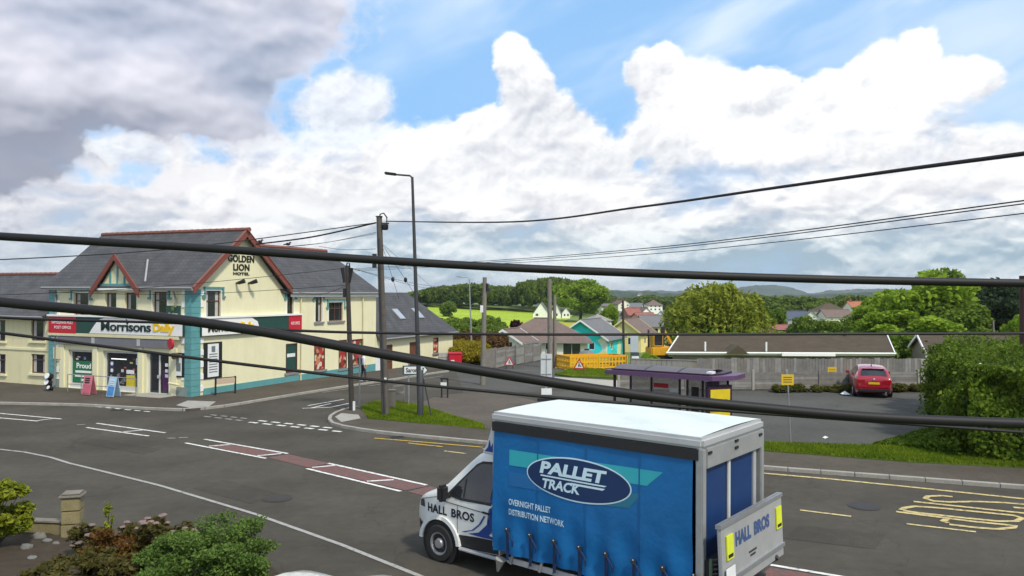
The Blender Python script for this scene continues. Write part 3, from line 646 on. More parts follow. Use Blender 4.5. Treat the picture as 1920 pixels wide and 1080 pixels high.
def on_roof(px, py):
    n = Vector((-math.sin(HY), math.cos(HY), 0)); best = None
    for k in range(120):
        y_ = -.2+k*.03; u, z = PLN(px, py, HC+n*y_, HY); e_ = abs(z-(ev+(y_+ov)*(RZ-ev)/(RY+ov)))
        if best is None or e_ < best[0]: best = (e_, Vector((u, y_, z+.05)))
    return best[1]
MB().tube([on_roof(277, 489), on_roof(272, 530)], .05).build('lead_flashing', pm('pale_lead', (.34, .35, .36), .5, .1, 3), hotel)
# gutters and pipes
for a, b in ((WF_-.3, g0-.15), (g1+.15, .3)): MB().tube([(a, -ov-.06, ev-.05), (b, -ov-.06, ev-.05)], .065, 8).build('gutter', GUTTER, hotel)
MB().tube([(ov+.06, BD+.3, 5.2), (ov+.06, 16.6, 5.2)], .065, 8).build('gutter', GUTTER, hotel)
box('fascia_board', WHITE, hotel, WF_-.3, .3, -ov+.02, -ov+.05, ev-.16, ev-.05)
box('fascia_board', WHITE, hotel, ov-.05, ov-.02, BD+.3, 16.6, 4.98, 5.14)
for p in ([(WF_+.55, -ov, 5.3), (WF_+.55, -.1, 5.0), (WF_+.55, -.1, .2)], [(-.95, -ov, 5.3), (-.95, -.1, 4.95), (-.95, -.1, 4.5)]): MB().tube(p, .045, 8).build('downpipe', GUTTER, hotel)
for yy in (PLN(562, 600, HC, HY+PI/2)[0], 14.6): MB().tube([(ov, yy, 5.2), (.1, yy, 4.9), (.1, yy, 0)], .045, 8).build('downpipe', CREAM2, hotel)
# windows upstairs: brown frames, teal hood mouldings
def hood(parent, fmap, r):
    m = MB(); a, b, c, d = r; fbox(m, fmap, a-.16, b+.16, d+.10, d+.2, 0, .09); fbox(m, fmap, a-.16, a-.06, d-.28, d+.10, 0, .08); fbox(m, fmap, b+.06, b+.16, d-.28, d+.10, 0, .08)
    fbox(m, fmap, a-.26, a-.06, d-.38, d-.28, 0, .09); fbox(m, fmap, b+.06, b+.26, d-.38, d-.28, 0, .09); m.build('hood_mould', pm('teal_trim', (.09, .26, .26), .6, .1, 3), parent, fix=False)
    m = MB(); fbox(m, fmap, a-.06, a, c, d+.10, 0, .03); fbox(m, fmap, b, b+.06, c, d+.1, 0, .03); fbox(m, fmap, a, b, d, d+.1, 0, .03); m.build('surround', WHITE, parent, fix=False)
for i, r in enumerate(up):
    w = window(hotel, fF, r, BROWNF, rev=.2, trans=(.68,) if i in (0, 3) else (), curtain=True, sill=CREAM2 if i in (0, 3) else None)
    if i in (0, 3): hood(w, fF, r)
for i, r in enumerate(sw):
    w = window(hotel, fS, r, BROWNF, rev=.16, trans=(.66,) if i != 1 else (), mull=(.5,) if i == 3 else (), curtain=i in (0, 2), sill=GUTTER); hood(w, fS, r)
# shopfront
SHF = pm('pale_shop_frame', (.62, .63, .61), .5, .06, 3)
for i, r in enumerate(shop[:2]): window(hotel, fF, r, SHF, rev=.2, fw=.11, name='shop_window'); fbox(MB(), fF, r[0], r[1], r[2], r[2]+.26, -.13, -.10).build('stall_riser', SHF, hotel, fix=False)
d_ = window(hotel, fF, shop[2], SHF, rev=.2, fw=.10, mull=(.5,), name='entrance_door')
fbox(MB(), fF, (shop[2][0]+shop[2][1])/2-.09, (shop[2][0]+shop[2][1])/2+.09, .9, 1.05, -.14, -.07).build('door_handle', ALU, d_, fix=False)
def fpanel(name, mat, r, a, b, parent=hotel, f=fF): return fbox(MB(), f, *r, a, b).build(name, mat, parent, fix=False)
LF = {}
fas = RF(97, 601, 346, 636); zf0, zf1 = 3.05, 3.92; uF = lambda px: PLN(px, 618, HC, HY)[0]
fascia = fpanel('shop_fascia', DGREEN, (uF(97), uF(348), zf0, zf1), .05, .17)
fpanel('fascia_cornice', WHITE, (uF(95), uF(350), zf1, zf1+.10), .0, .24); fpanel('fascia_ledge', CREAM2, (uF(95), uF(340), zf0-.16, zf0-.002), .0, .19)
ps = fpanel('red_panel', REDS, (uF(97), uF(148), zf0-.03, zf1+.02), .172, .19, fascia)
lettering('lettering', "SWYDDFA'R POST", WL, fascia, lambda u, z, w: fF(u, z, .194), uF(103), uF(143), 3.52, 3.68, .01); lettering('lettering', 'POST OFFICE', WL, fascia, lambda u, z, w: fF(u, z, .194), uF(108), uF(139), 3.26, 3.41, .01)
q = [fF(uF(173), zf0+.02, 0), fF(uF(347), zf0+.02, 0), fF(uF(347), zf1-.02, 0), fF(uF(202), zf1-.02, 0), fF(uF(190), zf1-.14, 0), fF(uF(182), zf0+.42, 0)]
MB().prism(q, (0, -.172, 0), (0, -.19, 0)).build('white_panel', WHITE, fascia)
lettering('lettering', 'Morrisons', DGL, fascia, lambda u, z, w: fF(u, z, .192+w), uF(196), uF(289), zf0+.18, zf0+.66, .016, .95, depth=.03)
lettering('lettering', 'Daily', YEL, fascia, lambda u, z, w: fF(u, z, .192+w), uF(293), uF(333), zf0+.08, zf0+.64, .035, .95, depth=.03)
m = MB(); m.ball((0, 0, 0), .06, 10, (1, .3, 1)); o = m.build('sun_mark', DGL, fascia, smooth='all'); o.location = fF(uF(243), zf0+.74, .2)
# grey canopy band, pilasters
box('blind_box', pm('grey_blind', (.17, .17, .19), .7, .1, 3), hotel, uF(113), uF(322), -.16, .0, 2.45, 2.86)
for px in (118, 180, 265, 328): box('pilaster', CREAM, hotel, uF(px)-.16, uF(px)+.16, -.07, .02, .0, 2.44)
for px in (180, 265): box('bracket', ALU, hotel, uF(px)-.1, uF(px)+.1, -.2, -.161, 2.5, 2.85)
for a, b in ((97, 112), (328, 352)): fpanel('plinth', pm('grey_teal_plinth', (.22, .27, .25), .7, .1, 3), (uF(a), uF(b), -.4, .55), .0, .05)
fpanel('wall_box', CREAM2, (uF(103), uF(117), 1.62, 2.25), 0, .09); fpanel('vent', BROWNF, (uF(104), uF(117), .98, 1.05), 0, .03); fpanel('alarm_box', WHITE, (uF(99), uF(108), 2.62, 2.78), 0, .1)
# window posters
PG = pm('green_poster', (.01, .16, .06), .5, .1, 2); PW = pm('white_poster', (.72, .74, .74), .5, .1, 6); PYL = pm('yellow_poster', (.62, .50, .03), .5, .1, 5); PPU = pm('purple_poster', (.09, .02, .10), .5, .2, 4)
a, b, c, d = shop[0]; fpanel('poster', PG, (a+.1, b-.1, .4, 1.55), -.178, -.172)
pf = lambda u, z, w: fF(u, z, -.168)
lettering('lettering', 'Proud', WL, hotel, pf, a+.42, b-.28, 1.16, 1.44, .03)
for k, (l, rr) in enumerate(((.34, .2), (.3, .2), (.75, .5))): fpanel('poster_line', WL, (a+l, b-rr, .92-k*.22, 1.04-k*.22), -.17, -.166)
a, b, c, d = shop[1]
for q, mt in (((a+1.5, a+2.1, .25, .95), PYL), ((a+1.5, a+2.05, 1.02, 1.22), PW), ((a+2.18, b-.1, 1.5, 1.85), PW), ((a+.3, a+.62, 1.05, 1.65), pm('navy_poster', (.02, .03, .09), .5, .3, 5))): fpanel('poster', mt, q, -.178, -.172)
for zz in (1.15, 1.5): m = MB(); m.lathe([(.10, 0), (.10, .008)], 14, Matrix.Rotation(PI/2, 4, 'X')); o = m.build('poster_disc', PW, hotel); o.location = fF(a+.46, zz, -.170)
m = MB(); rnd = random.Random(4)
for k in range(16): uu = a+.25+rnd.random()*(b-a-.6); zz = .35+rnd.random()*.7; fbox(m, fF, uu, uu+rnd.uniform(.08, .25), zz, zz+rnd.uniform(.06, .2), -.177, -.1745)
m.build('window_display', pm('mixed_stock', (.20, .17, .18), .7, .6, 5), hotel, fix=False)
for i_, (mc, sd_) in enumerate((((.55, .52, .48), 1), ((.40, .08, .07), 2), ((.10, .22, .40), 3), ((.50, .40, .10), 4))):
    rnd = random.Random(sd_)
    for k in range(5):
        sw_ = shop[(k+i_) % 2]; uu = sw_[0]+.2+rnd.random()*(sw_[1]-sw_[0]-.6); zz = .5+rnd.random()*1.3; fpanel('stock_item', pm('stock_%d' % i_, mc, .7, .3, 6), (uu, uu+rnd.uniform(.08, .24), zz, zz+rnd.uniform(.06, .18)), -.1765, -.1735+.0004*k)
fpanel('ceiling_light', pm('shop_striplight', (.8, .8, .78), .5, 0, emit=((1, .97, .9), 1.0)), (shop[1][0]+.4, shop[1][0]+1.5, shop[1][3]-.45, shop[1][3]-.40), -.178, -.174)
a, b, c, d = shop[2]; fpanel('poster', PPU, (a+.95, b-.12, .3, 1.3), -.178, -.172)
for zz in (.95, 1.2, 1.5): fpanel('poster', PW, (b-.42, b-.2, zz, zz+.16), -.171, -.167)
# boards on the walls
def info_board(f, r, par):
    a, b, c, d = r; o = fbox(MB(), f, a, b, c, d, .0, .05).build('notice_board', BLK, par, fix=False); fbox(MB(), f, a+(b-a)*.2, b-(b-a)*.2, c+.08, d-.08, .052, .06).build('notice', PW, o, fix=False)
    m = MB()
    for k in range(8): zz = c+.3+k*(d-c-.8)/8; fbox(m, f, a+(b-a)*.27, b-(b-a)*.27, zz, zz+.05, .062, .066)
    fbox(m, f, a+(b-a)*.4, b-(b-a)*.4, d-.5, d-.2, .062, .066); m.build('notice_print', pm('grey_print', (.14, .17, .17), .6, .2, 10), o, fix=False)
info_board(fF, RF(323, 661, 347, 708), hotel); info_board(fS, RS(381, 643, 415, 707), hotel)
r = RF(314, 573, 339, 598); gs = fpanel('hanging_board', DGREEN, r, .0, .06); lettering('lettering', 'Morrisons', WL, gs, lambda u, z, w: fF(u, z, .064), r[0]+.15, r[1]-.15, r[2]+.18, r[2]+.30, .02)
m = MB(); m.lathe([(.13, 0), (.13, .02)], 6, Matrix.Rotation(PI/2, 4, 'X')); o = m.build('emblem', pm('olive_emblem', (.12, .16, .03), .5, .1, 4), gs); o.location = fF((r[0]+r[1])/2, r[2]+.52, .063)
m = MB(); m.lathe([(.30, -.05), (.33, 0), (.30, .05)], 20, Matrix.Rotation(PI/2, 4, 'Y') @ Matrix.Diagonal((.85, 1.0, 1, 1))); os_ = m.build('oval_sign', REDS, hotel, smooth=True); uo = uF(339); os_.location = (uo, -.62, 2.72); os_.rotation_euler = (0, 0, math.radians(70))
MB().box(-.02, .02, 0, .32, -.02, .02).build('sign_bracket', DARKM, os_); fbox(MB(), lambda u, z, o: Vector((.052+o, u, z)), -.16, .16, -.10, .08, 0, .006).build('sign_panel', PW, os_, fix=False)
MB().lathe([(.12, 0), (.2, .22), (.14, .3)], 10).build('hanging_basket', pm('brown_basket', (.10, .06, .03), .9, .3, 8), hotel).location = (uF(337), -.3, 1.95)
MB().tube([(uF(325), -.25, .75), (uF(345), -.25, .68)], .06).build('roll_holder', CREAM2, hotel)
# side fascia
sF = lambda px: PLN(px, 622, HC, HY+PI/2)[0]
sfas = fpanel('shop_fascia', DGREEN, (.5, sF(560), zf0, zf1), .05, .17, f=fS); fpanel('red_panel', REDS, (sF(537), sF(561), zf0-.03, zf1+.02), .172, .19, sfas, fS); fpanel('fascia_cornice', WHITE, (.45, sF(562), zf1, zf1+.10), 0, .24, f=fS)
MB().prism([(0, .52, zf0+.02), (0, sF(483), zf0+.02), (0, sF(478), zf1-.25), (0, sF(466), zf1-.02), (0, .52, zf1-.02)], (.172, 0, 0), (.19, 0, 0)).build('white_panel', WHITE, sfas)
lettering('lettering', 'Morrisons', DGL, sfas, lambda u, z, w: fS(u, z, .192+w), .9, sF(443), zf0+.18, zf0+.66, .016, .95, depth=.03); lettering('lettering', 'Daily', YEL, sfas, lambda u, z, w: fS(u, z, .192+w), sF(446), sF(470), zf0+.08, zf0+.64, .035, .95, depth=.03)
lettering('lettering', 'POST OFFICE', WL, sfas, lambda u, z, w: fS(u, z, .194), sF(541), sF(557), 3.38, 3.55, .01)
# gable lettering and spot lamps
gl = [RS(427, 477, 476, 493), RS(437, 494, 467, 508), RS(437, 510, 467, 516)]
for tx, r in zip(('GOLDEN', 'LION', 'HOTEL'), gl): lettering('lettering', tx, BLK, hotel, lambda u, z, w: fS(u, z, .01+w), r[0], r[1], r[2], r[3], .03, 1.05, depth=.025)
for px in (443, 466):
    u, z = PLN(px, 531, HC, HY+PI/2); MB().tube([(0, u, z), (.28, u-.1, z+.02), (.55, u+.02, z+.12)], [.05, .09, .12], 8).build('spot_lamp', BLACK, hotel)
def fruit(name):
    m = bpy.data.materials.new(name); m.use_nodes = True; t = m.node_tree; b = t.nodes['Principled BSDF']; g = t.nodes.new('ShaderNodeNewGeometry'); v = t.nodes.new('ShaderNodeTexVoronoi'); v.inputs['Scale'].default_value = 4.2; t.links.new(g.outputs['Position'], v.inputs['Vector'])
    s = t.nodes.new('ShaderNodeSeparateColor'); t.links.new(v.outputs['Color'], s.inputs[0]); r = t.nodes.new('ShaderNodeValToRGB'); r.color_ramp.interpolation = 'CONSTANT'; t.links.new(s.outputs[0], r.inputs[0]); cr = r.color_ramp
    cr.elements[0].color = (.33, .03, .03, 1); cr.elements[1].position = .3; cr.elements[1].color = (.12, .04, .03, 1)
    for p, c in ((.45, (.50, .20, .10, 1)), (.58, (.62, .55, .45, 1)), (.72, (.40, .05, .04, 1)), (.85, (.10, .12, .03, 1)), (.92, (.58, .36, .20, 1))): e = cr.elements.new(p); e.color = c
    t.links.new(r.outputs[0], b.inputs['Base Color']); b.inputs['Roughness'].default_value = .4; return m
# poster panels in blind side openings
COLP = fruit('fruit_poster')
for i, r in enumerate(sg):
    w = window(hotel, fS, r, BROWNF, COLP if i < 3 else DGREEN, rev=.06, fw=.05, sill=GUTTER, name='poster_panel')
    if i == 3: fbox(MB(), fS, r[0]+.15, r[1]-.15, r[2]+.9, r[2]+1.1, -.035, -.03).build('white_strip', PW, w, fix=False)
fpanel('plinth', TEAL, (.78, 16.28, -.75, .42), 0, .05, f=fS)
# teal quoins with white teeth on both front corners
for cx_, both in ((0, True), (WF_, False)):
    qm = MB().box(-.40, .045, -.045, .56, 0, .285).mesh('quoin') if both else MB().box(-.05, .55, -.045, .02, 0, .285).mesh('quoin'); qm.materials.append(TEAL)
    tm = MB().box(0, .20, 0, .04, 0, .28).mesh('quoin_tooth'); tm.materials.append(WHITE)
    for k in range(18):
        o = obj('quoin', qm, None, hotel); o.location = (cx_, 0, k*.30)
        if k % 2:
            t_ = obj('quoin_tooth', tm, None, hotel); t_.location = (cx_-.605 if both else cx_+.56, -.042, k*.30)
            if both: t_ = obj('quoin_tooth', tm, None, hotel); t_.rotation_euler = (0, 0, PI/2); t_.location = (.044, .565, k*.30)
# front step and plant of clutter along the front
box('step', CONC, hotel, uF(262), uF(330), -1.0, -.02, .0, .12)
# ------------------------------------------------------------------ low rear extension
ext = thing('extension_building', 'low cream extension with slate roof, two skylights and teal base behind the tall poles', 'extension', HC, HY)
eh = [RS(795, 648, 805, 672)+(), RS(768, 648, 782, 690), RS(722, 648, 735, 702), RS(812, 642, 822, 672)]
eh = [(eh[3][0], eh[3][1], .55, 1.75), (eh[1][0], eh[1][1], -.35, 1.6), (RS(724, 640, 736, 702)[0], RS(724, 640, 736, 702)[1], -.5, 1.6)]
m = MB(); wall_mesh(m, 16.32, 27.5, -1.3, 2.25, eh, fS, .15); m.add([(0, 27.5, -1.3), (-6, 27.5, -1.3), (-6, 27.5, 2.25), (0, 27.5, 2.25)], [(0, 1, 2, 3)]); m.add([(-6, 16.32, -1.3), (-6, 27.5, -1.3), (-6, 27.5, 2.25), (-6, 16.32, 2.25)], [(0, 1, 2, 3)]); m.build('wall', CREAM, ext, fix=False)
m = MB(); ex, ez = -3, 5.25
slab(m, [(.35, 16.35, 2.1), (.35, 27.8, 2.1), (ex, 25.2, ez), (ex, 16.35, ez)], .12); slab(m, [(-6.35, 16.35, 2.1), (-6.35, 27.8, 2.1), (ex, 25.2, ez), (ex, 16.35, ez)], .12); m.add([(.35, 27.8, 2.1), (-6.35, 27.8, 2.1), (ex, 25.2, ez)], [(0, 1, 2)])
er = m.build('roof', SLATE, ext)
for k, yy in enumerate((20.8, 23.6)):
    a = Vector((.35, 0, 2.1)); b = Vector((ex, 0, ez)); n = Vector((-(b.z-a.z), 0, b.x-a.x)).normalized()
    if n.z < 0: n = -n
    q = [Vector((a.lerp(b, .36).x, yy, a.lerp(b, .36).z)), Vector((a.lerp(b, .36).x, yy+.8, a.lerp(b, .36).z)), Vector((a.lerp(b, .6).x, yy+.8, a.lerp(b, .6).z)), Vector((a.lerp(b, .6).x, yy, a.lerp(b, .6).z))]
    sk = MB().prism(q, (0, 0, 0), n*.08).build('skylight', GUTTER, ext); c = sum(q, Vector())/4; MB().prism([c+(p-c)*.86 for p in q], n*.075, n*.09).build('pane', pm('bright_skylight_glass', (.35, .38, .42), .05, .1, 1, spec=1), sk)
window(ext, fS, eh[0], BROWNF, COLP, rev=.08, sill=GUTTER, name='poster_panel')
for r in eh[1:]: window(ext, fS, r, pm('brown_door', (.14, .055, .03), .6, .15, 3), pm('brown_door', (.14, .055, .03)), rev=.1, fw=.09, trans=(.45,), name='door')
fpanel('plinth', TEAL, (16.34, 27.45, -1.2, -.15), 0, .05, ext, fS); MB().tube([(.38, 16.4, 2.05), (.38, 27.8, 2.05)], .06, 8).build('gutter', GUTTER, ext)
fpanel('meter_box', PW, (RS(703, 650, 716, 700)[0], RS(703, 650, 716, 700)[1], -.5, 1.3), 0, .06, ext, fS)
# ------------------------------------------------------------------ terrace on the left
ann = thing('terrace_house', 'plain dull cream terrace with slate roof adjoining the teal quoined corner building', 'house', HC, HY)
ah = [RF(50, 600, 76, 640), RF(50, 664, 76, 702), RF(-16, 664, 2, 702), RF(-16, 600, 2, 640)]
m = MB(); wall_mesh(m, -24, WF_-.06, -1.5, 4.05, ah, lambda u, z, o: fF(u, z, o-.25), .15); m.build('wall', CREAM2, ann, fix=False)
for i, r in enumerate(ah):
    window(ann, lambda u, z, o: fF(u, z, o-.25), r, BROWNF, rev=.15, trans=(.7,) if i % 3 else (), curtain=True, sill=CREAM)
m = MB(); slab(m, [(-24.3, -.15, 3.9), (WF_-.35, -.15, 3.9), (WF_-.35, 3.6, 6.28), (-24.3, 3.6, 6.28)], .12); slab(m, [(-24.3, 7.4, 3.9), (WF_-.35, 7.4, 3.9), (WF_-.35, 3.6, 6.28), (-24.3, 3.6, 6.28)], .12); ar = m.build('roof', SLATE, ann)
x = -24.2
while x < WF_-.8: o = obj('ridge_tile', tile, None, ar); o.location = (x, 3.6, 6.3); x += .44
MB().tube([(-24, -.2, 3.84), (WF_-.4, -.2, 3.84)], .06, 8).build('gutter', GUTTER, ann)
m = MB()
wall_mesh(m, -24, WF_-.06, 1.98, 2.1, [], lambda u, z, o: fF(u, z, o-.21)); fbox(m, lambda u, z, o: fF(u, z, o), -24, WF_-.06, 1.98, 2.1, -.25, -.2); m.build('string_course', CREAM, ann, fix=False)
# ------------------------------------------------------------------ things in front of the shop
def at_front(px, out): u = uF(px); d = Vector((math.cos(HY), math.sin(HY), 0)); n = Vector((-d.y, d.x, 0)); return HC+d*u-n*out+Vector((0, 0, .1))
def aboard(label, loc, rz, mat, mat2, tx):
    t = thing('pavement_sign', label, 'sign', loc, rz, 'folding signs outside the shop')
    for s in (-1, 1):
        p = MB().prism([(-.27, s*.22, .02), (.27, s*.22, .02), (.27, s*.03, .98), (-.27, s*.03, .98)], (0, 0, 0), (0, -.025*s, 0)).build('panel', mat, t)
    MB().prism([(-.22, -.222, .1), (.22, -.222, .1), (.22, -.125, .52), (-.22, -.125, .52)], (0, 0, 0), (0, -.006, 0)).build('lower_print', mat2, t)
    m = MB()
    for k in range(3): z = .6+k*.1; y = -.24+.19*(z-.02)/.96-.003; m.box(-.15, .15, y-.004, y+.002, z, z+.05)
    m.build('print_lines', tx, t)
    MB().tube([(-.27, -.23, .02), (.27, -.23, .02)], .015).build('foot_rail', BLACK, t); return t
aboard('pink and red folding sign on the pavement outside the shop', at_front(216, 1.5), HY+.1, pm('pink_board', (.50, .16, .20), .5, .15, 5), pm('pink_board2', (.42, .10, .14), .5, .2, 6), BLK)
aboard('blue and white folding sign on the pavement by the shop door', at_front(263, 1.55), HY-.05, pm('pale_blue_board', (.36, .52, .66), .5, .2, 5), pm('blue_board', (.06, .22, .50), .5, .3, 6), WL)
t = thing('display_stand', 'black stand with three white round lids below the green poster window', 'stand', at_front(137, 1.35), HY)
for k, (xx, zz, r) in enumerate(((0, .75, .17), (-.06, .42, .16), (.1, .16, .1))):
    b = MB().lathe([(r*1.05, -.12), (r*1.1, .0), (r*1.1, .12)], 16, Matrix.Translation((xx, 0, zz)) @ Matrix.Rotation(PI/2-.35, 4, 'X')).build('bucket', BLACK, t, smooth=True)
    MB().lathe([(r*.95, .0), (r*.9, .02)], 16, Matrix.Translation((xx, 0, zz)) @ Matrix.Rotation(PI/2-.35, 4, 'X') @ Matrix.Translation((0, 0, .121))).build('lid', PW, b)
MB().tube([(0, .2, 0), (0, .05, .9)], .025).build('frame', DARKM, t)
t = thing('handrail', 'thin metal handrail across the front of the shop', 'railing', HC, HY)
rl = [(uF(165), -1.15), (uF(243), -1.15), (uF(291), -1.15)]
MB().tube([(rl[0][0], -1.15, 1.0), (rl[2][0], -1.15, 1.0)], .022, 6).build('top_rail', STEEL, t); MB().tube([(rl[0][0], -1.15, .5), (rl[1][0], -1.15, .5)], .018, 6).build('mid_rail', STEEL, t)
for x_, y_ in rl+[(uF(190), -1.15)]: MB().tube([(x_, y_, 0), (x_, y_, 1.0)], .022, 6).build('post', STEEL, t)
a = G(404, 745); b = G(441, 741); t = thing('street_name_sign', 'low street name board on two posts beside the teal corner', 'sign', a, math.atan2(b.y-a.y, b.x-a.x)); L_ = (b-a).length
for x_ in (0, L_): box('post', BLACK, t, x_-.035, x_+.035, -.03, .03, .05, .98)
box('board', pm('beige_board', (.50, .38, .28), .6, .1, 6), t, .04, L_-.04, -.045, -.02, .64, .9); box('frame', BLACK, t, .0, L_, -.03, .03, .92, .96)
# ================================================================== vehicles
def lerpt(tab, x):
    if x <= tab[0][0]: return tab[0][1]
    for (a, p), (b, q) in zip(tab, tab[1:]):
        if x <= b: return p+(q-p)*(x-a)/(b-a)
    return tab[-1][1]
class Shell:
    """body shell lofted along x; half width hw(x,z), top line zt(x), underside zb(x)"""
    def __init__(s, zt, zb, hw, yc=0.0, r=.10, crown=.03): s.zt, s.zb, s.hw, s.yc, s.r, s.crown = zt, zb, hw, yc, r, crown
    def side(s, x, z, sg=-1, out=0.0): return Vector((x, s.yc+sg*(s.hw(x, z)+out), z))
    def top(s, x, f, out=0.0):
        w = s.hw(x, lerpt(s.zt, x)-s.r)-s.r; return Vector((x, s.yc+f*w, lerpt(s.zt, x)+s.crown*(1-f*f)+out))
    def mesh(s, xs, nz=12, nt_=8):
        m = MB(); rings = []
        for x in xs:
            zt, zb = lerpt(s.zt, x), lerpt(s.zb, x); r = min(s.r, (zt-zb)*.4); R = []
            zs = [zb+(zt-r-zb)*k/nz for k in range(nz+1)]
            L_ = [s.side(x, z, -1) for z in zs]; w = s.hw(x, zt-r)
            for k in (1, 2): a = PI/2*k/3; L_.append(Vector((x, s.yc-(w-r+r*math.cos(a)), zt-r+r*math.sin(a))))
            tp = [Vector((x, s.yc-(w-r)+2*(w-r)*k/nt_, zt+s.crown*(1-(2*k/nt_-1)**2))) for k in range(nt_+1)]
            rings.append(L_+tp+[Vector((p.x, 2*s.yc-p.y, p.z)) for p in reversed(L_)])
        n = len(rings[0])
        for R in rings: m.v += [tuple(p) for p in R]
        for i in range(len(rings)-1):
            for k in range(n-1): m.f.append((i*n+k, i*n+k+1, (i+1)*n+k+1, (i+1)*n+k))
            m.f.append((i*n+n-1, i*n, (i+1)*n, (i+1)*n+n-1))
        m.f += [tuple(range(n)), tuple((len(rings)-1)*n+k for k in range(n))[::-1]]
        return m
    def decal(s, name, mat, poly, parent, sg=-1, out=.006, sub=4):
        """patch on the body side, cut out of the side surface so that it follows it"""
        bm = bmesh.new(); f = bm.faces.new([bm.verts.new((p[0], 0, p[1])) for p in poly]); bmesh.ops.triangulate(bm, faces=bm.faces)
        x0, x1 = min(p[0] for p in poly), max(p[0] for p in poly); z0, z1 = min(p[1] for p in poly), max(p[1] for p in poly)
        for k in range(1, sub): bmesh.ops.bisect_plane(bm, geom=bm.verts[:]+bm.edges[:]+bm.faces[:], plane_co=(x0+(x1-x0)*k/sub, 0, 0), plane_no=(1, 0, 0)); bmesh.ops.bisect_plane(bm, geom=bm.verts[:]+bm.edges[:]+bm.faces[:], plane_co=(0, 0, z0+(z1-z0)*k/sub), plane_no=(0, 0, 1))
        for v in bm.verts: v.co = s.side(v.co.x, v.co.z, sg, out)
        me = bpy.data.meshes.new(name); bm.to_mesh(me); bm.free(); me.polygons.foreach_set('use_smooth', [True]*len(me.polygons)); return obj(name, me, mat, parent)
def wheel(parent, x, y, R, w, out=-1, rimmat=STEEL, dish=.03):
    M_ = Matrix.Translation((x, y, R)) @ Matrix.Rotation(PI/2 if out < 0 else -PI/2, 4, 'X')
    t = MB().lathe([(R*.62, -w), (R*.94, -w), (R, -w+.04), (R, -.04), (R*.94, 0), (R*.64, 0.002), (R*.62, -dish)], 28, M_).build('wheel', RUBBER, parent, smooth=True)
    MB().lathe([(R*.60, -dish-.02), (R*.62, -.004), (R*.55, -.008), (R*.50, -dish), (R*.30, -dish*.9), (R*.24, .01), (R*.18, .012)], 24, M_).build('rim', rimmat, t, smooth=True)
    m = MB()
    for k in range(8): a = 2*PI*k/8; m.ball(M_ @ Vector((R*.41*math.cos(a), R*.41*math.sin(a), -dish*.9)), R*.07, 6)
    m.build('rim_holes', BLACK, t); return t
# ------------------------------------------------------------------ the curtain-sided lorry
TY = -.677; TP0 = Vector((-.36, 14.55, 0))
lorry = thing('delivery_lorry', 'blue curtain-sided delivery lorry with white cab and raised tail lift on the road', 'lorry', TP0, TY)
BL, BW, BH, BB = 4.16, 2.42, 3.10, .66
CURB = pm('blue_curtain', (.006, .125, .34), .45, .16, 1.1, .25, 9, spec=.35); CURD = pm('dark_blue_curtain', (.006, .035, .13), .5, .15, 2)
ROOFW = pm('white_roof_skin', (.62, .68, .645), .55, .09, 1.3, grain=.05); NAVY = pm('navy_print', (.006, .028, .10), .45, 0); TURQ = pm('turquoise_print', (.03, .36, .42), .45, .03, 3); TURQ2 = pm('dull_turquoise_print', (.02, .16, .24), .45, .03, 3); MIDB = pm('mid_blue_print', (.015, .13, .34), .45, .03, 3); PALE = pm('pale_letter', (.55, .72, .80), .5, 0)
VANW = pm('white_vehicle_paint', (.72, .73, .70), .3, .05, 2, coat=.5); VBLUE = pm('blue_livery', (.015, .055, .25), .35, .05, 3, coat=.4)
box('floor_frame', DARKM, lorry, .03, BL-.03, .05, BW-.05, .60, .86)
box('headboard', ALU, lorry, 0, .05, .03, BW-.03, .62, BH-.12)
m = MB(); m.box(-.02, BL+.02, -.02, BW+.02, BH-.17, BH); m.build('roof_frame', ALU, lorry, bevel=.045, smooth=True)
# translucent-looking roof skin: shallow camber
m = MB(); n_ = 10
for i in range(n_+1):
    for j in range(n_+1):
        x_, y_ = .05+(BL-.1)*i/n_, .05+(BW-.1)*j/n_; m.v.append((x_, y_, BH+.004+.03*math.sin(PI*j/n_)*(1-.2*abs(2*i/n_-1))))
m.f = [(i*(n_+1)+j, (i+1)*(n_+1)+j, (i+1)*(n_+1)+j+1, i*(n_+1)+j+1) for i in range(n_) for j in range(n_)]
m.build('roof_skin', ROOFW, lorry, smooth='all', fix=False)
for s in (0, 1): box('pelmet', BLACK, lorry, .03, BL-.05, -.035 if s == 0 else BW, .0 if s == 0 else BW+.035, BH-.34, BH-.175)
def cdisp(x, z):                                     # slack cloth between the strap pulls
    lo = max(0, 1-(z-.6)/1.1); hi = max(0, min(1, (z-.6)/1.9))
    return .030*math.sin(PI*min(1, max(0, (z-.62)/2.1)))+lo*(.036*math.sin(x*12.08+1.2)+.020*math.sin(x*5.1+z*7))+.005*math.sin(x*2.3+z*1.7)+.002*math.sin(x*7.1-z*3.1)
def curtain(name, side):
    m = MB(); nx_, nz_ = 84, 30
    for i in range(nx_+1):
        for j in range(nz_+1):
            x_, z_ = .06+(BL-.2)*i/nx_, .58+(BH-.32-.58)*j/nz_; y_ = -.012-cdisp(x_, z_); m.v.append((x_, y_ if side == 0 else BW-y_, z_))
    m.f = [(i*(nz_+1)+j, (i+1)*(nz_+1)+j, (i+1)*(nz_+1)+j+1, i*(nz_+1)+j+1) for i in range(nx_) for j in range(nz_)]
    return m.build(name, CURB, lorry, smooth='all', fix=False)
cur = curtain('side_curtain', 0); curtain('side_curtain', 1)
def fT(u, z, w): return Vector((u, -.012-cdisp(u, z)-.006-w, z))
def TPX(px, py, y=-.03):
    d = Vector((math.cos(TY), math.sin(TY), 0)); n = Vector((-d.y, d.x, 0)); return PLN(px, py, TP0+n*y, TY)
